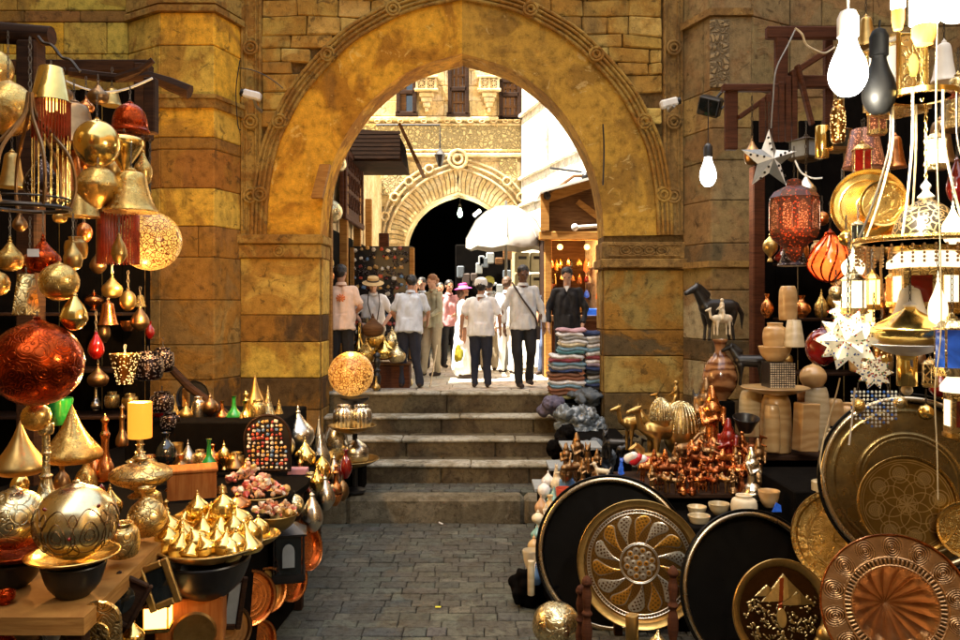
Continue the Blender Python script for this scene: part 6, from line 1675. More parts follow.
# descending display boards at the left edge of the right stall
for k,(px,py,Y,lb) in enumerate(((566,444,8.6,'uppermost grey display board stepping down beside the stairs'),(554,464,8.2,'middle grey display board stepping down beside the stairs'),(541,484,7.7,'lowest grey display board stepping down beside the stairs'))):
    t=thing('display_step',lb,'display board',P(px+14,py,Y))
    z0=P(px,py,Y).z
    mb=MB(); mb.bbox((0,0,-.015),(.42,.42,.03),.004); mb.build('board','board_grey',t,smooth=False)
    mb=MB(); mb.bbox((0.02,0.02,-(z0)/2-.02),(.36,.34,z0-.06),.004); mb.build('support','black_cloth_shade',t,smooth=False)
mb=MB(); mb.bbox((0,0,.14),(.5,1.7,.28),.02); tag(mb.build('display_box','black_cloth_shade',None,(XX(556,6.9)+.12,6.9,0),smooth=False),'long low black box under the china ornaments along the path','display box')
CH=[(.75,.72,.66),(.6,.1,.06),(.12,.25,.5),(.65,.45,.2),(.2,.4,.35),(.7,.6,.4),(.5,.3,.15),(.8,.78,.74)]
mc={}
for k,c in enumerate(CH):
    m,tt,b=nodes('china_'+'abcdefgh'[k]); b.inputs['Base Color'].default_value=(*c,1); b.inputs['Roughness'].default_value=.2
cn=['white','red','blue','tan','green','sandy','brown','ivory']
chl=[(548,478),(558,482),(567,486),(544,490),(554,494),(564,498),(541,504),(550,508),(560,512),(538,518),(547,522),(556,526),(537,532),(545,536),(553,540),(534,546),(542,551),(531,560),(536,574),(541,566)]
for k,(px,py) in enumerate(chl):
    Y=7.6-(py-478)*.0145; kd=['onion','vase','jar','urn','cone','bowl'][k%6]; ci=(k*5)%8
    kk={'onion':'bottle','vase':'vase','jar':'jar','urn':'urn','cone':'bell','bowl':'bowl'}[kd]
    item(kd,px,py,13+(k%3)*2,16+(k%4)*3,Y,'china_'+'abcdefgh'[ci],'tiny %s china %s, %s back along the edge of the paved path' % (cn[ci],kk,'number %d counting'%(k+1) if False else ['furthest','second','third','fourth','fifth','sixth','seventh','eighth','ninth','tenth','eleventh','twelfth','thirteenth','fourteenth','fifteenth','sixteenth','seventeenth','eighteenth','nineteenth','nearest'][k]+' from the'),'china_'+kk,'ornament','china ornaments along the path',seg=16)
for k,(px,py,kd,m) in enumerate(((556,472,'cat','bone'),(570,478,'dog','onyx_pale'),(580,492,'cat','bone'),(546,514,'king','bone'),(540,540,'cat','copper'))):
    fig(kd,px,py+8,18,7.5-(py-478)*.0145,m,['ivory china cat at the top of the ornament row','pale stone dog next to the ivory cat','ivory cat touching the large black tray rim','ivory robed china figure in the middle of the ornament row','copper-coloured cat beside the black tray rim'][k],kd+'_figurine',yaw=r6.uniform(-40,40))
t=item('cyl',531,578,7,34,6.1,'onyx_pale','thin pale candle standing at the edge of the paved path','pale_candle','candle')
# black crumpled bundle and shiny pot at the bottom
mb=MB(); r7=random.Random(8)
for i in range(9): mb.sphere((r7.uniform(-.16,.16),r7.uniform(-.1,.1),r7.uniform(.04,.26)),(r7.uniform(.07,.12),r7.uniform(.07,.1),r7.uniform(.07,.12)),12,8)
me=remesh(mb,.015,2,(.05,14),'bundle'); o=mkobj('cloth_bundle',me,'black_cloth_shade',None,P(542,596,6.3)); o.location.z=0; tag(o,'crumpled black bag slumped on the paving beside the black tray','bag')
stand('egg',556,625,48,44,5.2,'brass_pale','smooth shiny champagne-coloured pot at the bottom left of the trays','shiny_pot','pot')
for (px,py,h,Y,lb) in ((587,600,66,4.9,'turned dark red wooden post left of the inlaid tray'),(581,606,60,5.0,'second turned dark red post just behind the first'),(673,592,70,4.85,'turned dark red wooden post right of the inlaid tray')):
    item('post',px,py+18,11,h+20,Y,'wood_red',lb,'turned_post','post')
stand('cyl',632,632,13,34,4.6,'brass_old','dull brass cylinder standing in front of the inlaid tray','brass_cylinder','cylinder')
stand('onion',658,640,18,26,4.6,'brass_pale','small pale pointed pot in front of the inlaid tray','pointed_pot')
# ---- the great trays
GOLD_=np.array([.80,.40,.06]); SILV=np.array([.72,.68,.58]); DK=np.array([.10,.05,.02]); BR=np.array([.55,.30,.08])
def colfield(sh, base): return np.ones(sh+(3,))*base
def put(c, mask, col):
    m=np.clip(mask,0,1)[...,None]; return c*(1-m)+col*m
def inlaid(Rg,Tg):
    c=colfield(Rg.shape,BR*.55); c=put(c,(np.sin(Rg*90+Tg*7)*np.sin(Tg*60)>.5),BR*.3); h=np.zeros_like(Rg)
    # petals
    n=14; sw=Tg+.55*(Rg-.6); q=(sw*n/(2*PI))%1; idx=np.floor(sw*n/(2*PI))%2
    u=(Rg-.62)/.25; wdt=.49*np.sqrt(np.clip(1-u**4,0,1))*(.66+.34*np.clip(u*1.6,-1,1))
    d=np.abs(q-.5); pet=(d<wdt*.92)&(np.abs(u)<1)
    rim_=((d>=wdt*.80)&pet)
    c=put(c,pet&(idx<1),SILV); c=put(c,pet&(idx>=1),GOLD_); c=put(c,rim_,SILV*.9)
    eng=((np.sin(Tg*46+Rg*25)*np.sin(Rg*75-Tg*18)>.25)&(d<wdt*.62)&pet); c=put(c,eng&(idx<1),DK*1.6); c=put(c,eng&(idx>=1),BR*.5)
    h+=np.where(pet,.006*(1-(d/np.maximum(wdt,1e-3))**2),0)
    # bands
    for a,b in ((.355,.375),(.335,.345),(.90,.915),(.965,.975)): c=put(c,(Rg>a)&(Rg<b),SILV); h+=np.where((Rg>a)&(Rg<b),.006,0)
    bead=(Rg>.92)&(Rg<.96); c=put(c,bead&(np.sin(Tg*110)>0),SILV*.95); c=put(c,bead&(np.sin(Tg*110)<=0),DK*2)
    # medallion
    med=Rg<.33; x=Rg*np.cos(Tg); y=Rg*np.sin(Tg)
    ros=np.zeros_like(Rg)
    for rr_,n_,rad in ((.0,1,.06),(.12,6,.055),(.235,12,.052)):
        for k in range(n_):
            a=2*PI*k/n_+(.26 if rr_>.2 else 0); dd=np.hypot(x-rr_*np.cos(a),y-rr_*np.sin(a)); c=put(c,(dd<rad)&med,SILV if k%2 else GOLD_); c=put(c,(np.abs(dd-rad)<.010)&med,SILV); c=put(c,(dd<rad*.35)&med,DK*2); h+=np.where(dd<rad,.004*(1-(dd/rad)**2),0)
    return h,c
tray('serving_tray','huge plain black tray standing at the left of the tray display',612,553,76,6.0,14,-10,'black_tray',flat,'black_tray',rimw=.10,depth=.05,rim_glint='rim_glint_metal')
tray('serving_tray','round brass tray inlaid with silver and gold petals round a medallion',640,564,62,5.6,12,-6,'brass_old',inlaid,'metal_inlay',nr=150,ntn=540,rimw=.13)
tray('serving_tray','huge black tray with a pale rim highlight in the middle of the tray display',755,592,80,5.3,16,12,'black_tray',flat,'black_tray',rimw=.10,depth=.05,rim_glint='rim_glint_metal')
def pyram(Rg,Tg):
    x=Rg*np.cos(Tg); y=Rg*np.sin(Tg); c=colfield(Rg.shape,DK*.5); h=np.zeros_like(Rg)
    g_=np.array([.62,.48,.22]); r8=np.random.RandomState(3)
    for k in range(420):
        a,b=r8.uniform(-.95,.95,2); 
        if math.hypot(a,b)>.93 or b>.30: continue
        s1,s2=r8.uniform(.015,.06),r8.uniform(.01,.035); th=r8.uniform(0,PI)
        u=(x-a)*math.cos(th)+(y-b)*math.sin(th); v=-(x-a)*math.sin(th)+(y-b)*math.cos(th)
        mk=(u/s1)**2+(v/s2)**2<1; c=put(c,mk,g_*r8.uniform(.5,1.2)); h=np.where(mk,np.maximum(h,.02),h)
    def tri(cx,by,hw,hh,colr):
        nonlocal c,h
        t_=(y-by)/hh; mk=(t_>0)&(t_<1)&(np.abs(x-cx)<hw*(1-t_)); c=put(c,mk&(x<cx+hw*.15),colr); c=put(c,mk&(x>=cx+hw*.15),colr*.6); h=np.where(mk,.03*(1-np.abs(x-cx)/hw)+.01,h)
    tri(-.30,.35,.32,.26,g_*1.0); tri(.12,.22,.58,.62,g_*1.15); tri(.42,.12,.5,.30,g_*.8)
    mk=np.abs(x-.03-.12*(y-.4))<.05; c=put(c,mk&(y>.05)&(y<.75),np.array([.35,.08,.03]))
    mk=((x-.0)/.12)**2+((y+.15)/.22)**2<1; c=put(c,mk,g_); h=np.where(mk,.04,h)
    return h,c
def beadrim(Rg,Tg): return h,c
tray('picture_plate','round plate with pyramids in relief inside a beaded gold rim',782,612,51,4.8,10,6,'brass_old',pyram,'relief_metal',nr=110,ntn=360,rimw=.16,depth=.02)
tray('serving_tray','golden brass tray standing between the black tray and the fluted dish',843,538,49,5.1,10,-30,'brass',rings(.2,.75,.8),'brass',.98)
tray('serving_tray','giant dark bronze tray with a pale band as its rim highlight at the right edge',912,482,88,4.7,12,-14,'black_tray',rings(.55,.6,.9),'brass_dark',rimw=.10,depth=.06,rim_glint='rim_glint_metal')
def engraved(Rg,Tg):
    x=Rg*np.cos(Tg); y=Rg*np.sin(Tg); g_=np.array([.24,.16,.05]); L=np.array([.52,.40,.20]); c=colfield(Rg.shape,g_); h=np.zeros_like(Rg)
    for k in range(8):
        a=k*PI/4+.2; dd=np.hypot(x-.68*np.cos(a),y-.68*np.sin(a)); c=put(c,dd<.15,L*(.8+.2*np.sin(dd*160))[...,None]); c=put(c,np.abs(dd-.20)<.012,L)
        for s_ in (-1,1): 
            dd2=np.hypot(x-.33*np.cos(a+.39),y-.33*np.sin(a+.39)); c=put(c,np.abs(dd2-.33)<.010,L*1.1)
    for rr_ in (.17,.22,.92,.97): c=put(c,np.abs(Rg-rr_)<.008,L)
    c=put(c,(Rg<.16)&(np.sin(Tg*8+Rg*30)>0),L)
    return h,c
tray('serving_tray','engraved brass tray with a ring of eight pale medallions at the right',908,505,48,4.3,8,-8,'brass',engraved,'metal_inlay',nr=140,ntn=420,rimw=.05,depth=.012)
def rosette(Rg,Tg):
    cc=np.array([.64,.37,.17]); c=colfield(Rg.shape,cc); h=np.zeros_like(Rg)
    a=.58; t_=np.clip(1-Rg/a,0,1); h+=-.62*np.where(Rg<a,(1-(Rg/a)**1.6),0)
    h+=np.where(Rg<a,.09*np.abs(np.cos(Tg*8))*np.clip(Rg/a,0,1)*np.clip((1-Rg/a)*5,0,1),0)
    c=c*(1-.0*np.where(Rg<a*.45,1,0)[...,None]*np.array([.5,.7,.9]))
    ring_=(Rg>.60)&(Rg<.68); h+=np.where(ring_,.010*(np.sin(Tg*70)>0),0); c=put(c,ring_&(np.sin(Tg*70)<=0),cc*.22)
    h+=.014*np.exp(-((Rg-.585)/.010)**2)+.012*np.exp(-((Rg-.70)/.010)**2)
    bd=(Rg>.545)&(Rg<.575); h+=np.where(bd,.012*np.abs(np.sin(Tg*40)),0)
    n=14; q=((Tg*n/(2*PI))%1-.5)*2*PI*.84/n; u=(Rg-.84); dd=np.hypot(q/.10,u/.125)
    ov=np.cos(dd*22)*np.clip(1.7-dd,0,1); o_=(Rg>.71)
    h+=np.where(o_,.010*ov,0); c=put(c,o_&(ov<-.25),cc*.25); c=put(c,o_&(ov>.4),cc*1.15)
    return h,c
tray('fluted_dish','large copper dish with a deep fluted bowl and a repousse oval border',896,608,71,3.7,14,-14,'copper',rosette,'relief_metal',nr=150,ntn=560,rimw=.03,depth=.01,back=False)
tray('serving_tray','brass tray sliced by the right edge beside the engraved one',968,530,28,4.2,8,-20,'brass',rings(.6,.8),'brass')
stand('vase',826,632,18,24,4.4,'brass_old','small dull brass vase tucked between pyramids plate and fluted dish','small_vase','vase')
t=thing('tray_rack','low dark wooden rack behind the row of standing trays','rack',(2.0,6.05,0))
for x in (-1.0,.0,1.0,1.7):
    mb=MB(); mb.bbox((x,-.25-.25*(x>0.5),.42),(.06,.06,.84),.006); mb.build('upright','wood_dark',t,smooth=False)
mb=MB(); mb.bbox((.0,.0,.4),(2.0,.05,.05),.006); mb.build('rail','wood_dark',t,smooth=False)
mb=MB(); zz=.55; mb.bbox((0,0,zz/2),(1.9,1.1,zz),.01); tag(mb.build('tray_plinth','black_cloth_shade',None,(3.15,4.95,0),smooth=False),'black plinth under the trays at the bottom right','plinth')
mb=MB(); zz=ZZ(500,5.6); mb.bbox((0,0,zz/2),(1.6,.9,zz),.01); tag(mb.build('tray_plinth','black_cloth_shade',None,(3.1,6.3,0),smooth=False),'taller black plinth behind the giant dark tray','plinth')

# ---- denser stock on the right: ornate small lanterns and dim goods inside the booth
OR=[(862,160,20,38,4.3,'brass_engraved','glass_red','engraved brass lantern with red panes left of the chandelier arms'),(842,205,16,34,4.8,'bronze','amber_panel','dim amber-paned lantern by the rim of the yellow dish'),(896,288,20,38,3.9,'brass_engraved','glass_orange','orange-paned lantern just under the brass ring'),(866,312,18,36,3.8,'brass_pale','warm_lit','lit pale lantern right of the beaded star'),(946,262,22,42,3.6,'brass_engraved','glass_green','green-paned brass lantern at the right under the ring'),(882,345,18,34,3.9,'brass','cup_lit','pierced lit brass lantern left of the saucer lamp'),(930,372,16,30,3.7,'brass_pale','pierced_brass','pale pierced lantern below the white brim'),(955,408,22,36,3.8,'brass_engraved','glass_red','red-paned lantern low at the right edge above the big tray'),(838,270,14,30,4.6,'bronze','pierced_dark','dark pierced lantern right of the orange glass lamp'),(877,118,20,34,4.2,'brass_engraved','amber_panel','small amber lantern behind the black bulb'),(936,150,22,40,4.0,'brass_pale','frost_lit','white-paned brass lantern between the chandelier arms'),(906,232,18,34,4.2,'brass','glass_orange','small orange lantern behind the big dome'),(858,232,14,26,4.0,'brass_pale','glass_dark','small pale lantern hooked on the left of the brass ring')]
for px,py,w_,h,Y,m,pm_,lb in OR: box_lantern('box_lantern',lb,px,py,w_,h,Y,m,pm_,py-h*1.1,r6.uniform(0,50),6)
for k,(px,py,d,Y,m,lb) in enumerate(((846,238,15,4.2,'brass_bright','tiny bright brass ball lamp below the yellow dish'),(836,292,14,4.4,'brass_pale','tiny pale ball lamp left of the white cone-roofed lantern'),(868,282,12,3.9,'brass_bright','smallest bright brass ball lamp under the ring'),(822,218,14,5.0,'copper','small copper ball lamp between the amber and orange lamps'),(858,405,14,4.4,'brass','small brass ball lamp just above the rim of the giant tray'),(900,402,13,4.3,'brass_pale','small pale ball lamp below the saucer lamp'),(926,412,15,4.5,'brass_bright','bright brass ball lamp between the red glass lamps'))):
    hang('ball',px,py,d,d*1.1,Y,m,lb,py-d*1.6)
SH3=[(775,455),]
for si,(zz_,pys) in enumerate(((ZZ(372,7.9),372),(ZZ(318,7.9),318),(ZZ(262,7.9),262))):
    mb=MB(); mb.bbox((0,0,0),(2.6,.4,.03),.005); o=mb.build('shelf','wood_dark',booth_r,(0.1,-.3,zz_-.015),smooth=False)
    for k in range(11):
        px=768+k*17+r6.uniform(-4,4)
        kd,m=r6.choice([('vase','bronze'),('jar','onyx'),('urn','brass_old'),('vase','copper'),('bottle','glass_red'),('onion','brass'),('jar','silver')])
        hh=r6.uniform(20,38)
        if k in (2,3,4) and si==0: continue
        stand(kd,px,pys-hh/2,r6.uniform(12,18),hh,7.65,m,'dim %s %s, %s from left on the %s shelf of the right booth'%({'bronze':'bronze','onyx':'stone','brass_old':'old brass','copper':'copper','glass_red':'red glass','brass':'brass','silver':'silver'}[m],kd,(on+['eleventh'])[k],['lowest','middle','upper'][si]),'shelf_'+kd,kd)

# ================================================================== COURTYARD FITTINGS
zc0 = 1.19
# brass balls hanging at the left shop
for (px,py,d,Y,m,lb) in ((338,163,17,11.4,'brass_pale','pale brass ball lamp highest on the left shop corner'),(331,211,23,11.2,'brass_pale','larger pale brass ball lamp hanging on the left shop corner'),(323,253,13,11.3,'copper','small copper ball lamp below the large pale one'),(327,263,14,11.4,'brass','small brass ball lamp, lowest of the string on the shop corner'),(329,276,11,11.6,'copper','tiny copper ball lamp beside the first shop opening')):
    item('ball',px,py,d,d*1.08,Y,m,lb,'ball_lamp','lamp',None,py-d*1.5)
mb=MB(); mb.prism([(-.08,0),(.06,0),(.16,.42),(.03,.42)],-.06,.06); tag(mb.build('tilted_sign','wood_gold',None,P(318,198,10.15),smooth=False),'small golden box sign tilted on the inner edge of the arch','sign')
# rack of sunglasses and trinkets
YK=13.2
t=thing('trinket_rack','tall black rack thick with glittering sunglasses and trinkets','rack',P(382,348,YK))
W=S(30,YK); H=ZZ(246,YK)-ZZ(348,YK)
mb=MB(); mb.bbox((0,.05,H/2),(2*W,.06,H),.01); mb.build('board','black_paint',t,smooth=False)
for s_ in (-1,1):
    mb=MB(); mb.bbox((s_*W,.0,H/2-.1),(.08,.1,H+.15),.01); mb.build('post','wood_gold',t,smooth=False)
pts=[(-W+.06+(2*W-.12)*i/8+r3.uniform(-.03,.03),-.0,.1+(H-.15)*j/10+r3.uniform(-.03,.03)) for i in range(9) for j in range(11)]
trinkets(t,pts[:95],2.4)
mb=MB()
for i in range(90):
    x=r3.uniform(-W+.05,W-.05); z=r3.uniform(.05,H-.05); mb.tube([(x+.04*math.cos(a*PI/4),-.01,z+.03*math.sin(a*PI/4)) for a in range(8)],.008,4,closed=True)
mb.build('sunglasses','pierced_dark',t)
mb=MB(); mb.bbox((0,0,0),(.16,.12,.22),.01); tag(mb.build('red_box','wood_red',None,P(384,240,13.1),smooth=False),'small dark red box on top of the trinket rack','box')
# hanging strings of trinkets along the left shops
for k,(px,Y,lb) in enumerate(((326,11.6,'bunch of red and brown trinkets at the first shop post'),(360,13.4,'bunch of dangling trinkets at the second shop post'),(372,14.6,'bunch of dangling trinkets at the third shop post'))):
    t=thing('trinket_string',lb,'trinket string',P(px,250,Y))
    trinkets(t,[(r3.uniform(-.08,.08),r3.uniform(-.05,.05),-.06*i) for i in range(26)],2.0)
# pots in front of the rack
CP=[(376,336,20,24,'brass','melon-shaped brass pot behind the bending woman',11.9),(392,338,18,24,'brass_pale','tall pale brass pot, left of the white-shirted man',11.8),(384,348,22,24,'brass_bright','bright brass pot in front of the melon-shaped one',11.6),(366,350,18,26,'brass','upright brass pot by the man in pink',11.6),(397,352,18,22,'brass_pale','pale pot against the leg of the white-shirted man',11.4),(359,340,14,34,'brass_bright','tall gold bottle next to the man in pink',11.7),(373,325,22,24,'wood_brown','round dark leather-brown pot by the bending woman',11.5),(322,352,12,26,'brass','brass pot on the shelf just inside the arch',11.3),(324,372,14,20,'copper','copper pot low inside the arch on the left',11.2),(329,340,12,20,'brass_bright','little gold pot inside the arch on the left',11.4),(376,383,9,14,'brass_old','small dark brass candlestick on the top step',10.95),(408,376,10,22,'brass_pale','small pale jug by the feet of the white-shirted man',11.9)]
for (px,py,w_,h,m,lb,Y) in CP: stand('onion' if w_>15 else 'bottle',px,py,w_,h,Y,m,lb,'brass_pot','pot')
t=thing('display_chest','reddish wooden chest under the brass pots in the courtyard','chest',P(388,390,11.75))
mb=MB(); mb.bbox((0,0,.19),(.66,.4,.38),.02); mb.build('body','wood_red',t,smooth=False)
mb=MB(); mb.bbox((0,0,.39),(.70,.44,.03),.008); mb.build('lid','wood_brown',t,smooth=False)
for (px,lb) in ((322,'left turned dark stand inside the arch'),(377,'right turned dark stand beside the dotted globe')): item('post',px,372,8,40,11.1,'black_paint',lb,'turned_stand','stand')
# umbrella
t=thing('market_umbrella','white fluted market umbrella in the middle of the courtyard','umbrella',P(506,358,14.6)); t.location.z=zc0
zu=ZZ(206,14.6)-zc0; ze_=ZZ(240,14.6)-zc0; Ru=S(40,14.6)
mb=MB(); v=[(0,0,zu)]; f=[]; n=8; m_=4
for j in range(1,m_+1):
    for k in range(n*4):
        a=2*PI*k/(n*4); q=j/m_; sag=.015*(1-abs(((k%4)/4)-.5)*2)*q; rr_=Ru*q*(1-.06*(1-abs(((k%4)/4)-.5)*2))
        v.append((rr_*math.cos(a),rr_*math.sin(a),zu-(zu-ze_)*(1-math.sqrt(1-.85*q*q))/(1-math.sqrt(.15))-sag))
for k in range(n*4): f.append((0,1+k,1+(k+1)%(n*4)))
for j in range(m_-1):
    for k in range(n*4): a=1+j*n*4; f.append((a+k,a+n*4+k,a+n*4+(k+1)%(n*4),a+(k+1)%(n*4)))
for k in range(n*4):
    a=1+(m_-1)*n*4; i=len(v)
L0=len(v)
for k in range(n*4): x,y,z=v[1+(m_-1)*n*4+k]; v.append((x*1.005,y*1.005,z-.14-.03*math.sin(k*PI/4)**2))
for k in range(n*4): a=1+(m_-1)*n*4; f.append((a+k,L0+k,L0+(k+1)%(n*4),a+(k+1)%(n*4)))
mb.add(v,f); mb.build('canopy','white_fabric',t,smooth=True,ang=60)
mb=MB()
for k in range(8): mb.tube([v[0]]+[Vector(v[1+j*n*4+k*4])+Vector((0,0,.012)) for j in range(m_)],.012,5)
mb.build('seams','grey_metal',t)
mb=MB(); mb.tube([(0,0,0),(0,0,zu+.1)],.025,8); mb.build('pole','grey_metal',t)
for k in range(8):
    a=2*PI*k/8; mb=MB(); mb.tube([(.03*math.cos(a),.03*math.sin(a),zu-.03),(Ru*.97*math.cos(a),Ru*.97*math.sin(a),ze_-.02)],.008,5); mb.build('rib','grey_metal',t)
# kiosk with gable
YKi=13.3
xa,xb=XX(545,YKi),XX(612,YKi); zt0=ZZ(236,YKi); kz=ZZ(348,YKi)
t=thing('wooden_kiosk','gold-brown wooden kiosk with a glowing glass display and slanted gable','kiosk',((xa+xb)/2,YKi,zc0))
Kx=(xa+xb)/2
def kp(name,boxs,mat):
    mb=MB()
    for c,d in boxs: mb.bbox((c[0]-Kx,c[1]-YKi,c[2]-zc0),d,.012)
    return mb.build(name,mat,t,smooth=False)
kp('post',[((xa+.05,YKi,(zc0+zt0)/2),(.12,.12,zt0-zc0))],'wood_gold'); kp('post',[((xb,YKi,(zc0+zt0)/2),(.12,.12,zt0-zc0))],'wood_gold')
kp('lintel',[(((xa+xb)/2,YKi-.02,zt0),(xb-xa+.2,.18,.14))],'wood_gold'); kp('sill',[(((xa+xb)/2,YKi,ZZ(318,YKi)),(xb-xa,.2,.1))],'wood_brown')
kp('base_panel',[(((xa+xb)/2,YKi+.05,(zc0+ZZ(320,YKi))/2),(xb-xa-.1,.08,ZZ(320,YKi)-zc0))],'wood_red')
kp('back',[(((xa+xb)/2,YKi+.9,(ZZ(320,YKi)+zt0)/2),(xb-xa,.05,zt0-ZZ(320,YKi)))],'wood_brown')
kp('side_wall',[((xa+.0,YKi+.5,(zc0+zt0)/2),(.05,.9,zt0-zc0)),((xb+.08,YKi+.5,(zc0+zt0)/2),(.05,.9,zt0-zc0))],'wood_dark')
kp('ceiling',[(((xa+xb)/2,YKi+.5,zt0+.03),(xb-xa+.15,1.0,.05))],'wood_dark')
mb=MB(); zg1=ZZ(203,YKi)-zc0; zg2=ZZ(180,YKi)-zc0; b0=zt0-zc0+.08; w2=(xb-xa)/2
mb.prism([(-w2,b0),(w2,b0),(w2,zg2),(-w2,zg1)],-.05,.8); mb.build('gable','wood_brown',t,smooth=False)
mb=MB(); mb.prism([(-w2-.08,b0+.0),(-w2+.06,b0),(-w2+.06,zg1),(w2+.1,zg2+.0),(w2+.1,zg2+.13),(-w2-.08,zg1+.13)],-.12,-.055); mb.build('gable_frame','wood_gold',t,smooth=False)
mb=MB(); mb.prism([(-w2-.1,zg1+.14),(w2+.2,zg2+.14),(w2+.2,zg2+.18),(-w2-.1,zg1+.18)],-.2,.9); mb.build('roof','white_paint',t,smooth=False)
mb=MB(); mb.prism([(-w2+.5,b0+.45),(w2-.1,b0+.06),(w2,b0+.12),(-w2+.56,b0+.52)],-.09,-.052); mb.build('brace','wood_gold',t,smooth=False)
for k,px in enumerate((560,587)):
    mb=MB(); p=P(px,247,YKi+.25); mb.sphere((p.x-Kx,.25,p.z-zc0),.05,12,8); mb.build('bulb','warm_lit',t)
    lamp(P(px,252,YKi+.1),2.5,(1,.5,.15))
GC=['glass_orange','brass_bright','glass_red','white_paint','glass_blue','copper','brass','silver','glass_dark']
r9=random.Random(12)
for i in range(34):
    px=552+(i%9)*6; row=i//9; mb=MB(); hh=r9.uniform(.1,.24); ww=r9.uniform(.03,.06); z=ZZ(258+row*16,YKi)-zc0
    x=XX(px,YKi)-Kx+r9.uniform(-.03,.03); mb.lathe([(0,z-hh),(ww,z-hh*.8),(ww*.8,z-hh*.3),(ww*.2,z),(0,z+.02)],8,Matrix.Translation((x,r9.uniform(.2,.6),0))); mb.build('ware',r9.choice(GC) if px>575 else r9.choice(['glass_orange','brass_bright','copper','glass_orange']),t)
kp('counter_box',[((XX(590,YKi),YKi-.1,ZZ(312,YKi)),(.26,.1,.12))],'glass_blue')
# grey-green lockers and dark goods under the umbrella
t=thing('metal_cabinets','stack of olive-green metal cabinets left of the kiosk','cabinet',P(530,330,15.2)); t.location.z=zc0
u=S(1,15.2)
for i in range(2):
    for j in range(4):
        mb=MB(); mb.bbox(((-8+i*15)*u,0,ZZ(252+j*21,15.2)-zc0-.2),(14*u,.4,19*u),.015); mb.build('cabinet','plastic_olive' if False else 'shirt_khaki',t,smooth=False)
        mb=MB(); mb.bbox(((-8+i*15)*u,-.205,ZZ(252+j*21,15.2)-zc0-.12),(8*u,.012,3*u),.003); mb.build('handle','black_paint',t,smooth=False)
t=thing('goods_stall','dark stall hung with bags beneath the white umbrella','stall',P(483,355,15.8)); t.location.z=zc0
mb=MB(); mb.bbox((0,.1,1.2),(1.1,.08,2.4),.02); mb.build('back_panel','black_cloth_shade',t,smooth=False)
for i in range(18):
    mb=MB(); mb.bbox((r9.uniform(-.5,.5),-.02,r9.uniform(1.2,2.3)),(r9.uniform(.1,.2),.06,r9.uniform(.12,.25)),.02); mb.build('bag',r9.choice(['plastic_grey','band_dark','wood_brown','board_grey','shirt_khaki']),t)
# lamp and lights in the dark passage
bulb(460,212,5,10,18.6,'bulb_far','tiny green-white bulb glowing inside the dark far doorway',196,sockm='black_paint'); lamp(P(460,222,18.6),6,(.9,1,.85))
mb=MB(); mb.bbox((0,0,0),(.2,.05,.08),.01,Matrix.Rotation(R(-40),4,'Y')); tag(mb.build('wall_light','tube_lit',None,P(477,213,18.5)),'small bright tilted light beside the bulb in the far doorway','light')
t=thing('far_shop','faint green-lit shop front deep inside the covered passage','shop',P(466,262,20.5))
for i,(dx,dz,c) in enumerate(((-.1,.1,'bulb_far'),(.25,.1,'bulb_far'))):
    mb=MB(); mb.box((dx,0,dz+.25),(.3,.03,.05)); mb.build('light_strip',c,t,smooth=False)
mb=MB(); 
for i in range(12): mb.box((r9.uniform(-.3,.4),0,r9.uniform(-.9,.15)),(r9.uniform(.04,.12),.02,r9.uniform(.04,.14)))
mb.build('wares','glass_green',t,smooth=False)
# bracket lamp on the facade
t=thing('bracket_lamp','black lantern on an iron bracket beside the far arch','street lamp',P(440,158,15.0))
mb=MB(); mb.tube([(-1.2,0,.62),(0,0,.62),(0,0,.2)],.02,6); mb.build('bracket','black_paint',t)
mb=MB(); u=S(1,15.0); mb.lathe([(0,-9*u),(2*u,-8*u),(5*u,2*u),(6*u,3*u),(2*u,8*u),(0,11*u)],6); mb.build('lantern','black_paint',t,smooth=False)
t=thing('roof_lamp','iron lamp arm jutting over the kiosk roof','lamp',P(560,190,13.2)); u=S(1,13.2)
mb=MB(); mb.tube([(-12*u,0,-4*u),(0,0,4*u),(14*u,0,14*u),(28*u,0,14*u)],.03,6); mb.build('arm','wood_brown',t)
mb=MB(); mb.sphere((26*u,0,13*u),.08,10,8); mb.sphere((-13*u,0,-6*u),.07,10,8); mb.tube([(-10*u,0,22*u),(22*u,0,18*u)],.02,6); mb.build('lamp_heads','black_paint',t)
t=thing('roof_lamp','small white spotlight clipped to the kiosk gable','lamp',P(592,226,13.1))
mb=MB(); mb.tube([(-.25,0,-.02),(.3,0,.02)],.03,8); mb.sphere((-.28,0,-.02),.06,10,8); mb.build('arm','white_paint',t)
# security cameras and floodlight, wires
def seccam(px,py,w_,Y,yaw,label):
    t=thing('security_camera',label,'security camera',P(px,py,Y),(0,0,R(yaw))); L=S(w_,Y)
    mb=MB(); mb.bbox((0,0,0),(L,.11,.10),.02,Matrix.Rotation(R(14),4,'Y')); mb.build('housing','white_paint',t)
    mb=MB(); mb.lathe([(0,0),(.045,0),(.05,.05),(.05,.12)],16,Matrix.Translation((-L*.62,0,L*.15)) @ Matrix.Rotation(R(90+14),4,'Y')); mb.build('lens','black_paint',t)
    mb=MB(); mb.tube([(L*.1,0,-.04),(L*.1,.1,-.12),(L*.1,.35,-.12)],.02,6); mb.build('mount','grey_metal',t); return t
seccam(252,95,18,9.9,0,'white box security camera pointing left beside the left buttress')
seccam(669,103,18,9.9,180,'white box security camera pointing right beside the right buttress')
t=thing('floodlight','black square floodlight tilted down on the right buttress','floodlight',P(710,106,9.3),(R(25),R(20),R(-30)))
mb=MB(); mb.bbox((0,0,0),(.26,.12,.22),.015); mb.build('housing','black_paint',t,smooth=False)
mb=MB(); mb.box((0,-.065,0),(.22,.01,.18)); mb.build('glass','glass_dark',t,smooth=False)
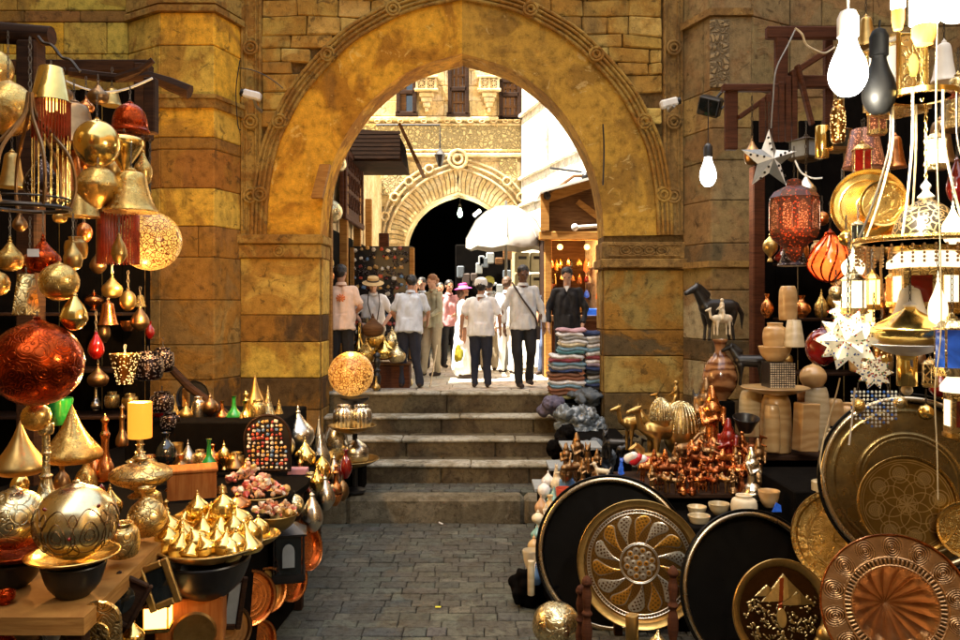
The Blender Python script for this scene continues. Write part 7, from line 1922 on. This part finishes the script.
mb=MB(); mb.tube([(-.14,0,0),(-.15,.14,.05),(.15,.14,.05),(.14,0,0)],.012,6); mb.tube([(0,.14,.05),(0,.4,.12)],.02,6); mb.build('bracket','black_paint',t)
tube_thing('wall_cable','thin black cable sagging between the left mouldings','cable',[P(238+i*5,68+ (i*i)*.25,10.15) for i in range(10)],.006,'black_paint')
tube_thing('wall_cable','thin dark cable running up the plaster ring at the right','cable',[P(603,124,10.22),P(604,150,10.22),P(603,185,10.22)],.01,'black_paint')
tube_thing('wall_cable','dark cable hanging beside the left buttress ledge','cable',[P(240,60,10.0),P(236,90,10.0),P(238,125,10.0),P(241,130,10.0)],.007,'black_paint')
# ================================================================== TEXTILES AND PLASTIC
def cloth(px,py,w_,h,Y,c,label,seed,dp=.42):
    mb=MB(); r_=random.Random(seed); W,H=S(w_,Y),S(h,Y)
    nx=10; v=[];f=[]
    for j in range(3):
        pass
    mb.bbox((0,0,H/2),(W,dp,H*.98),H*.42)
    o_=mb.mesh('folded_cloth',True,60)
    bm=bmesh.new(); bm.from_mesh(o_); bmesh.ops.subdivide_edges(bm,edges=[e for e in bm.edges if e.calc_length()>.1],cuts=5,use_grid_fill=True)
    ph=r_.uniform(0,6)
    for q in bm.verts: q.co.z+=.010*math.sin(q.co.x*22+ph)+.006*math.sin(q.co.y*17+ph*2); q.co.y+=.008*math.sin(q.co.x*30+ph)
    bm.to_mesh(o_); bm.free(); o_.polygons.foreach_set('use_smooth',[True]*len(o_.polygons))
    m=M_.get('cloth_%d'%seed)
    if m is None: m=simple('cloth_%d'%seed,c,.9,var=.25,vs_=20,bs=40,bst=.4,bd=.006)
    o=mkobj('folded_cloth',o_,m,None,P(px,py+h/2,Y),(0,0,R(r_.uniform(-5,5)))); return tag(o,label,'cloth',None)
CW={'white':(.72,.71,.70),'crimson':(.26,.05,.065),'sky blue':(.16,.28,.36),'teal':(.08,.22,.25),'cream':(.68,.60,.40),'navy':(.03,.05,.14),'pink':(.50,.30,.34),'brown':(.18,.08,.04),'grey':(.32,.31,.29),'rust':(.25,.10,.05),'black':(.02,.02,.02),'olive':(.25,.24,.09),'lilac':(.42,.34,.45)}
seqL=['pink','white','grey','white','cream','sky blue','teal','white','crimson','sky blue','grey','navy','brown','rust','white','sky blue','rust','brown','olive']
seqR=['navy','white','grey','white','sky blue','white','crimson','white','lilac','navy','black','grey','sky blue','navy','black']
oo=['topmost','second','third','fourth','fifth','sixth','seventh','eighth','ninth','tenth','eleventh','twelfth','thirteenth','fourteenth','fifteenth','sixteenth','seventeenth','eighteenth','nineteenth']
YT=10.75
for k,cnm in enumerate(seqL):
    py=330+k*3.65; px=571-(6 if k>6 else 0)+rnd.uniform(-2,2)
    cloth(px,py,(27 if k<7 else 33)+rnd.uniform(-3,3),rnd.uniform(3.4,4.6),YT,CW[cnm],'%s folded cloth, %s down in the left pile of textiles'%(cnm,oo[k]),100+list(CW).index(cnm))
for k,cnm in enumerate(seqR):
    py=333+k*3.9; px=595+rnd.uniform(-1,1)
    cloth(px,py,23+rnd.uniform(-3,4),rnd.uniform(3.6,4.8),YT+.02,CW[cnm],'%s folded cloth, %s down in the right pile of textiles'%(cnm,oo[k]),100+list(CW).index(cnm))
mb=MB(); zt_=ZZ(400,YT); 
def crumple(name,px,py,w_,h,Y,mat,label,seed,cat='plastic sheet',amp=.05):
    r_=random.Random(seed); mb=MB(); W,H=S(w_,Y),S(h,Y)
    for i in range(10): mb.sphere((r_.uniform(-.3,.3)*W,r_.uniform(-.1,.1),H*r_.uniform(.15,.8)),(W*r_.uniform(.2,.34),r_.uniform(.1,.2),H*r_.uniform(.14,.3)),12,8)
    me=remesh(mb,.014,1,None,name); 
    n=len(me.vertices); co=np.empty(n*3); me.vertices.foreach_get('co',co); co=co.reshape(-1,3); no=np.empty(n*3); me.vertices.foreach_get('normal',no); no=no.reshape(-1,3)
    d=np.array([abs(mnoise.noise(Vector(p)*9+Vector((seed,0,0)))) - .5*abs(mnoise.noise(Vector(p)*22)) for p in co]); co+=no*(d*amp)[:,None]; me.vertices.foreach_set('co',co.ravel()); me.update()
    o=mkobj(name,me,mat,None,P(px,py+h/2,Y)); return tag(o,label,cat)
crumple('plastic_bag',552,407,26,24,10.2,'plastic_purple','crumpled dark purple bag on the step beside the textiles',3,'bag')
m_=simple('plastic_shine',(.16,.19,.21),.22,coat=.8); 
crumple('plastic_sheet',580,422,44,34,9.9,'plastic_shine','crumpled shiny blue-grey plastic sheet below the textile piles',5,amp=.09)
crumple('plastic_sheet',586,398,34,18,10.5,'plastic_grey','dark plastic sheeting peeking out right under the textiles',6,amp=.07)
crumple('plastic_sheet',564,440,30,30,9.2,'black_cloth_shade','crumpled dark cloth slumped at the side of the lower steps',7,amp=.07)
crumple('plastic_sheet',596,455,30,40,8.9,'plastic_grey','dark wrapped bundle at the foot of the right pier',8,amp=.07)
mb=MB(); zt_=ZZ(401,YT); mb.bbox((0,0,0),(.75,.5,zt_-.5),.02); tag(mb.build('textile_crate','black_cloth_shade',None,(XX(582,YT),YT-.0,(zt_+.5)/2),smooth=False),'dark cloth-covered crate under the piles of textiles','crate')
mb=MB(); mb.bbox((0,0,0),(.7,1.0,.55),.02); tag(mb.build('dark_crate','black_cloth_shade',None,(XX(590,9.4)+.06,9.45,.30+.28),smooth=False),'dark crate beside the lower steps under the plastic sheets','crate')

# ================================================================== PEOPLE
def person(label, px, py_feet, Y, H, face, shirt, trousers, skin='skin_tan', hair='hair_black', hairstyle='short', lean=0, leanside=0,
           arms=None, legs=None, nod=0, turn=0, shoes='shoe', hat=None, dress=False, longsleeve=False, shirt_out=True, build=1.0, extras=None, zbase=None, vox=.011, coll=True):
    """one standing figure; local frame faces -Y; units of body height"""
    loc = P(px, py_feet, Y)
    loc.z = zc0+.01 if zbase is None else zbase
    t = thing('person', label, 'person', loc, (0,0,R(face)))
    A = dict(lel=(-.150,.015,.635), lwr=(-.155,-.035,.49), rel=(.150,.015,.635), rwr=(.155,-.035,.49))
    if arms: A.update(arms)
    Lg = dict(lk=(-.055,-.005,.285), la=(-.060,.01,.045), rk=(.055,-.005,.285), ra=(.060,.01,.045))
    if legs: Lg.update(legs)
    hipz = .53
    def up(p):
        v = Vector(p)-Vector((0,0,hipz)); v = Euler((R(lean), R(leanside), 0)).to_matrix() @ v; return v+Vector((0,0,hipz))
    sh = {s: up((s*.096*build,0,.792)) for s in (-1,1)}
    el = {-1: up(A['lel']), 1: up(A['rel'])}; wr = {-1: up(A['lwr']), 1: up(A['rwr'])}
    neck = up((0,.0,.84)); hc = up((0,-.012,.925))
    Rh = Euler((R(nod+lean*.4), 0, R(turn))).to_matrix()
    def hd(p): return hc+Rh @ Vector(p)
    def K_(v): return tuple(Vector(v)*H)
    MH = Matrix.Diagonal((1,1,1,1))
    b = MB(); c = lambda a,b_,r0,r1: b.cap(K_(a),K_(b_),r0*H,r1*H,12)
    # torso
    c(up((0,0,.56)), up((0,0,.62)), .050*build, .048*build)
    for s in (-1,1):
        c(up((s*.035,0,.56)), up((s*.040,0,.75)), .042*build, .046*build); c(up((s*.025,0,.785)), sh[s], .036, .026)
        c(sh[s], el[s], .024, .020); c(el[s], wr[s], .022, .014)
        hp = Vector((s*.05,0,.50)); k = Vector(Lg['lk' if s<0 else 'rk']); a = Vector(Lg['la' if s<0 else 'ra'])
        c(hp, k, .044*build, .030); c(k, a, .031, .018); c(a+Vector((0,0,-.02)), a+Vector((0,-.075,-.028)), .020, .015)
        # hand: palm, four fingers, thumb
        d = (wr[s]-el[s]).normalized(); sd = Vector((s,0,0)); fw = d.cross(sd).normalized(); sd2 = fw.cross(d).normalized()
        pc = wr[s]+d*.028; b.cap(K_(wr[s]),K_(pc+d*.012),.012*H,.015*H,10); b.cap(K_(pc-fw*.012),K_(pc+fw*.012),.012*H,.012*H,10)
        for i in range(4):
            o0 = pc+d*.016+fw*(.018-.012*i); ln = (.030,.036,.034,.026)[i]; m1 = o0+d*ln*.55-sd2*.003; m2 = m1+d*ln*.45-sd2*.010
            b.cap(K_(o0),K_(m1),.0058*H,.0054*H,8); b.cap(K_(m1),K_(m2),.0054*H,.0048*H,8)
        o0 = wr[s]+d*.012-fw*0+fw*.012; b.cap(K_(o0),K_(o0+d*.018+fw*.020),.0075*H,.006*H,8)
    c(neck, hd((0,.005,-.03)), .031, .029)
    # head
    def he(p, r): 
        M = Matrix.Translation(Vector(K_(hd(p)))) @ Rh.to_4x4(); b.sphere((0,0,0), tuple(q*H for q in r), 16, 12, M)
    he((0,.004,.010), (.043,.052,.052)); he((0,-.014,-.022), (.034,.036,.040)); he((0,-.053,-.010), (.008,.012,.012)); he((0,-.045,-.052), (.014,.010,.010))
    for s in (-1,1): he((s*.044,.004,-.006), (.006,.012,.017)); he((s*.018,-.046,.008), (.012,.006,.006))
    he((0,-.049,-.033), (.014,.006,.005))
    mkobj('body', remesh(b, vox, 2, name='body'), skin, t)
    # eyes
    for s in (-1,1):
        e = MB(); M = Matrix.Translation(Vector(K_(hd((s*.018,-.0500,.002))))) @ Rh.to_4x4(); e.sphere((0,0,0), (.0068*H,.004*H,.0042*H), 8, 6, M); e.build('eye', 'hair_black', t)
    # hair
    if hairstyle != 'none':
        h_ = MB()
        def hh(p, r):
            M = Matrix.Translation(Vector(K_(hd(p)))) @ Rh.to_4x4(); h_.sphere((0,0,0), tuple(q*H for q in r), 16, 12, M)
        hh((0,.012,.022), (.049,.054,.050)); hh((0,.028,.0), (.047,.040,.045))
        if hairstyle == 'long': hh((0,.034,-.035), (.044,.030,.05)); hh((.03,.02,-.02), (.02,.03,.04)); hh((-.03,.02,-.02), (.02,.03,.04))
        if hairstyle == 'bun': hh((0,.06,.0), (.026,.026,.026))
        mkobj('hair', remesh(h_, .008, 1, (.006,60), 'hair'), hair, t)
    # shirt
    b = MB(); c = lambda a,b_,r0,r1: b.cap(K_(a),K_(b_),r0*H,r1*H,14)
    lo = .47 if shirt_out else .53
    if dress: 
        for s in (-1,1): c(up((s*.038,0,.56)), up((s*.042,0,.75)), .056, .056)
        c((0,0,.12), up((0,0,.56)), .112, .072)
    else:
        for s in (-1,1): c(up((s*.048,.0,lo+.078)), up((s*.044,0,.745)), .066*build, .060*build)
        c(up((0,.0,lo+.085)), up((0,0,.70)), .070*build, .068*build); 
        if shirt_out: b.lathe([(.098*H*build, 0), (.099*H*build, .01*H), (.088*H*build, .12*H)], 20, Matrix.Translation(Vector(K_(up((0,0,lo-.0))))) @ Euler((R(lean),R(leanside),0)).to_matrix().to_4x4() @ Matrix.Diagonal((1.15,.86,1,1)))
    for s in (-1,1):
        c(up((s*.022,0,.782)), sh[s], .043, .034); 
        if longsleeve: c(sh[s], el[s], .034, .028); c(el[s], el[s].lerp(wr[s], .74), .027, .022)
        else: c(sh[s], sh[s].lerp(el[s], .74), .034, .034)
    mkobj('dress' if dress else 'shirt', remesh(b, vox, 2, (.020, 12), 'shirt'), shirt, t)
    if not dress:
        b = MB(); c = lambda a,b_,r0,r1: b.cap(K_(a),K_(b_),r0*H,r1*H,14)
        c((0,0,.52), (0,0,.54), .062*build, .056*build); c((-.04,0,.495), (.04,0,.495), .058, .058)
        for s in (-1,1):
            hp = Vector((s*.052,0,.50)); k = Vector(Lg['lk' if s<0 else 'rk']); a = Vector(Lg['la' if s<0 else 'ra'])
            c(hp, k, .060*build, .043); c(k, a+Vector((0,0,.0)), .040, .034)
        mkobj('trousers', remesh(b, vox, 2, (.018, 8), 'trousers'), trousers, t)
    for s in (-1,1):
        a = Vector(Lg['la' if s<0 else 'ra']); b = MB()
        b.cap(K_(a+Vector((0,.012,-.022))), K_(a+Vector((0,-.085,-.027))), .024*H, .019*H, 12)
        mkobj('shoe', remesh(b, .009, 1, name='shoe'), shoes, t)
    if hat:
        kind, hm, bm_ = hat; M = Matrix.Translation(Vector(K_(hd((0,.004,.022))))) @ Rh.to_4x4() @ Matrix.Rotation(R(-6), 4, 'X')
        b = MB(); u = H
        if kind == 'brim':
            b.lathe([(.052*u,.0),(.098*u,-.012*u),(.100*u,-.008*u),(.056*u,.010*u),(.050*u,.045*u),(.038*u,.052*u),(0,.050*u)], 32, M); o = b.build('hat', hm, t)
            b = MB(); b.lathe([(.0575*u,.008*u),(.055*u,.024*u)], 32, M); b.build('hat_band', bm_, o)
        else:
            b.lathe([(.059*u,-.016*u),(.061*u,.012*u),(.052*u,.044*u),(.024*u,.062*u),(0,.065*u)], 24, M); b.add([Vector((x*u,y*u,z*u)) for x,y,z in ((-.04,-.036,.002),(.04,-.036,.002),(.032,-.095,-.006),(-.032,-.095,-.006),(-.04,-.036,.008),(.04,-.036,.008),(.032,-.095,-.001),(-.032,-.095,-.001))],[(3,2,1,0),(4,5,6,7),(2,3,7,6),(0,4,7,3),(1,2,6,5)],M); b.build('hat', hm, t)
    if coll and not dress:
        b = MB(); M = Matrix.Translation(Vector(K_(up((0,.0,.838))))) @ Euler((R(lean),0,0)).to_matrix().to_4x4(); b.lathe([(.046*H,-.012*H),(.040*H,.012*H),(.036*H,.010*H),(.040*H,-.012*H)], 20, M); b.build('collar', shirt, t)
    t['_h'] = H
    if extras: extras(t, up, H, hd)
    del t['_h']
    return t
def print_on(t, up, H, hd):
    mb = MB(); c0 = up((0,.078,.72)); r_ = random.Random(1)
    for k in range(9):
        a = k*2*PI/9; ln = .028*H
        mb.cap(tuple((c0+Vector((.008*math.cos(a),0,.008*math.sin(a))))*H), tuple((c0+Vector((.03*math.cos(a),-.003,.026*math.sin(a))))*H), .004*H, .007*H, 6)
    mb.build('shirt_print', 'print_orange', t)
person('man in a pale pink T-shirt with an orange star print seen from behind',341,393,11.35,1.78,188,'shirt_pink','trousers_black',hair='hair_black',lean=3,extras=print_on, legs=dict(la=(-.075,.0,.045),ra=(.07,-.03,.045)),
       arms=dict(lel=(-.155,.02,.65),lwr=(-.10,-.10,.60),rel=(.17,.03,.67),rwr=(.10,-.12,.62)),turn=-25,nod=12,shirt_out=True,build=1.05)
def camstrap(t, up, H, hd):
    mb=MB(); mb.tube([tuple(up(p)*H) for p in ((-.04,.0,.85),(-.05,-.075,.76),(-.01,-.085,.62),(.02,-.09,.58))],.008,5); mb.tube([tuple(up(p)*H) for p in ((.05,.0,.85),(.06,-.075,.76),(.04,-.085,.62),(.03,-.09,.58))],.008,5)
    mb.build('camera_strap','band_dark',t)
person('woman in a straw sun hat and white blouse bending over the brass pots',373,392,12.4,1.66,8,'shirt_white','trousers_khaki',skin='skin_light',hair='hair_brown',hairstyle='long',hat=('brim','hat_straw','band_dark'),lean=16,nod=18,
       arms=dict(rel=(.17,-.04,.66),rwr=(.09,-.14,.56),lel=(-.16,-.02,.64),lwr=(-.08,-.12,.55)),extras=camstrap)
person('man in a white shirt and dark trousers seen from behind, looking down to the left',409,391,11.6,1.66,172,'shirt_blue','trousers_navy',hair='hair_black',lean=12,nod=25,turn=20,
       arms=dict(lel=(-.16,-.03,.66),lwr=(-.13,-.16,.60),rel=(.16,-.03,.66),rwr=(.13,-.17,.58)),legs=dict(la=(-.10,.02,.045),ra=(.06,.02,.045)),build=1.12)
person('fair-haired woman in a khaki shirt and trousers turned to the side',433,376,13.5,1.72,-48,'shirt_khaki','trousers_khaki',skin='skin_light',hair='hair_red',hairstyle='bun',longsleeve=True,nod=14,
       arms=dict(rel=(.14,-.03,.64),rwr=(.10,-.13,.58),lel=(-.14,.02,.64),lwr=(-.13,-.04,.49)),legs=dict(lk=(-.05,-.05,.29),la=(-.05,-.08,.045)))
person('distant man in a pale blue shirt, his face showing behind the khaki woman',422,365,15.0,1.72,-20,'shirt_blue','trousers_navy',nod=5)
person('far-off man in a dark red top left of the khaki woman',415,360,16.4,1.70,-10,'shirt_rose','trousers_black',skin='skin_tan')
person('person in a dusty rose shirt standing behind the magenta hat',449,366,15.3,1.68,25,'shirt_rose','trousers_black',skin='skin_tan',hair='hair_black',nod=8,arms=dict(rel=(.15,-.02,.64),rwr=(.04,-.10,.60)))
person('woman in a long white dress and a magenta sun hat',462,379,13.1,1.55,100,'dress_white','dress_white',skin='skin_tan',hair='hair_brown',hairstyle='long',dress=True,hat=('brim','hat_magenta','hat_white'),
       arms=dict(lel=(-.14,-.03,.64),lwr=(-.10,-.13,.58)))
person('stocky man in a white shirt, white cap and dark jeans seen from behind',481,391,11.6,1.58,178,'shirt_white','trousers_navy',skin='skin_tan',hat=('cap','hat_white',None),build=1.12,
       arms=dict(lel=(-.17,.01,.65),lwr=(-.175,-.01,.52),rel=(.17,.01,.65),rwr=(.185,-.01,.50)))
person('person in a yellow-green cap walking off behind the white-capped man',489,365,14.6,1.70,170,'shirt_grey','trousers_khaki',hat=('cap','cap_yellow',None))
def nothing(*a): pass
pw_ = person('dark-skinned man walking in a pale grey shirt with a crossbody strap',523,391,11.6,1.78,12,'shirt_grey','trousers_black',skin='skin_dark',hair='hair_black',longsleeve=True,nod=16,
       legs=dict(lk=(-.055,-.03,.29),la=(-.035,-.02,.045),rk=(.06,-.04,.29),ra=(.075,.09,.06)),arms=dict(lel=(-.155,.02,.64),lwr=(-.16,-.02,.49),rel=(.155,.0,.64),rwr=(.16,-.06,.50)))
mb=MB(); u_=1.78; mb.tube([(p[0]*u_,p[1]*u_,p[2]*u_) for p in ((-.085,.02,.85),(-.075,-.062,.80),(-.03,-.086,.72),(.03,-.088,.64),(.09,-.07,.56),(.115,-.02,.50))],.014,6)
t=thing('shoulder_bag','dark shoulder bag on a strap across the pale grey shirt','bag',pw_.location,(0,0,R(12)))
mb.build('strap','band_dark',t); mb=MB(); mb.bbox((.12*u_,.03,.44*u_),(.07,.2,.2),.02); mb.build('pouch','band_dark',t)
person('figure all in white half hidden behind the walking man',507,372,14.0,1.70,150,'shirt_white','dress_white',skin='skin_light',hair='hair_brown',shoes='shoe',longsleeve=True)
person('young man in a black V-neck top looking down at the textiles',567,391,11.9,1.76,-8,'shirt_black','trousers_black',skin='skin_light',hair='hair_black',longsleeve=True,nod=24,coll=False,
       arms=dict(lel=(-.16,-.01,.64),lwr=(-.15,-.08,.50),rel=(.155,-.01,.64),rwr=(.13,-.09,.50)),
       extras=lambda t,up,H,hd: MB().add([up((-.022,-.071,.835))*H,up((.022,-.071,.835))*H,up((0,-.083,.785))*H,up((0,-.06,.82))*H],[(0,1,2),(0,3,1),(1,3,2),(2,3,0)]).build('neckline','shirt_white',t))
person('dark-haired person in jeans partly hidden behind the man in black',551,372,13.7,1.66,-30,'trousers_navy','jeans',skin='skin_tan',hair='hair_black',hairstyle='long',nod=5,legs=dict(lk=(-.06,-.06,.29),la=(-.09,-.06,.045)))
person('distant figure in dark clothes in front of the far doorway',440,356,17.0,1.68,20,'trousers_navy','trousers_black')
person('distant figure in a grey top below the white umbrella',497,358,16.4,1.70,0,'shirt_grey','trousers_navy')
for (px,py,Y,m,lb) in ((459,352,11.15,'bag_yellow','bright yellow plastic bag held by the man in the white cap'),):
    crumple('plastic_bag',px,py,8,20,Y,m,lb,12,'bag',.02)
mb=MB(); mb.bbox((0,0,0),(.13,.1,.09),.015); t=tag(mb.build('camera','black_paint',None,P(366,320,11.95)),'small black camera hanging in front of the bending woman','camera')
mb=MB(); mb.tube([(0,0,0),(.1,.1,.62)],.01,6); tag(mb.build('walking_stick','silver',None,(XX(430,11.6),11.6,zc0)),'thin metal stick leaning by the legs of the white-shirted man','stick')

mb=MB(); mb.bbox((0,0,0),(.05,.03,.008),.002,Matrix.Rotation(.4,4,'Y')); tag(mb.build('paper_scrap','white_paint',None,P(441,522,8.7)+Vector((0,-.05,-.0)),smooth=False),'tiny white scrap of paper lying against the kerb','litter')
mb=MB(); mb.bbox((0,0,0),(.045,.02,.006),.002); tag(mb.build('paper_scrap','bag_yellow',None,(-.33,6.3,.012),smooth=False),'small yellowish scrap on the paving near the bottom of the path','litter')
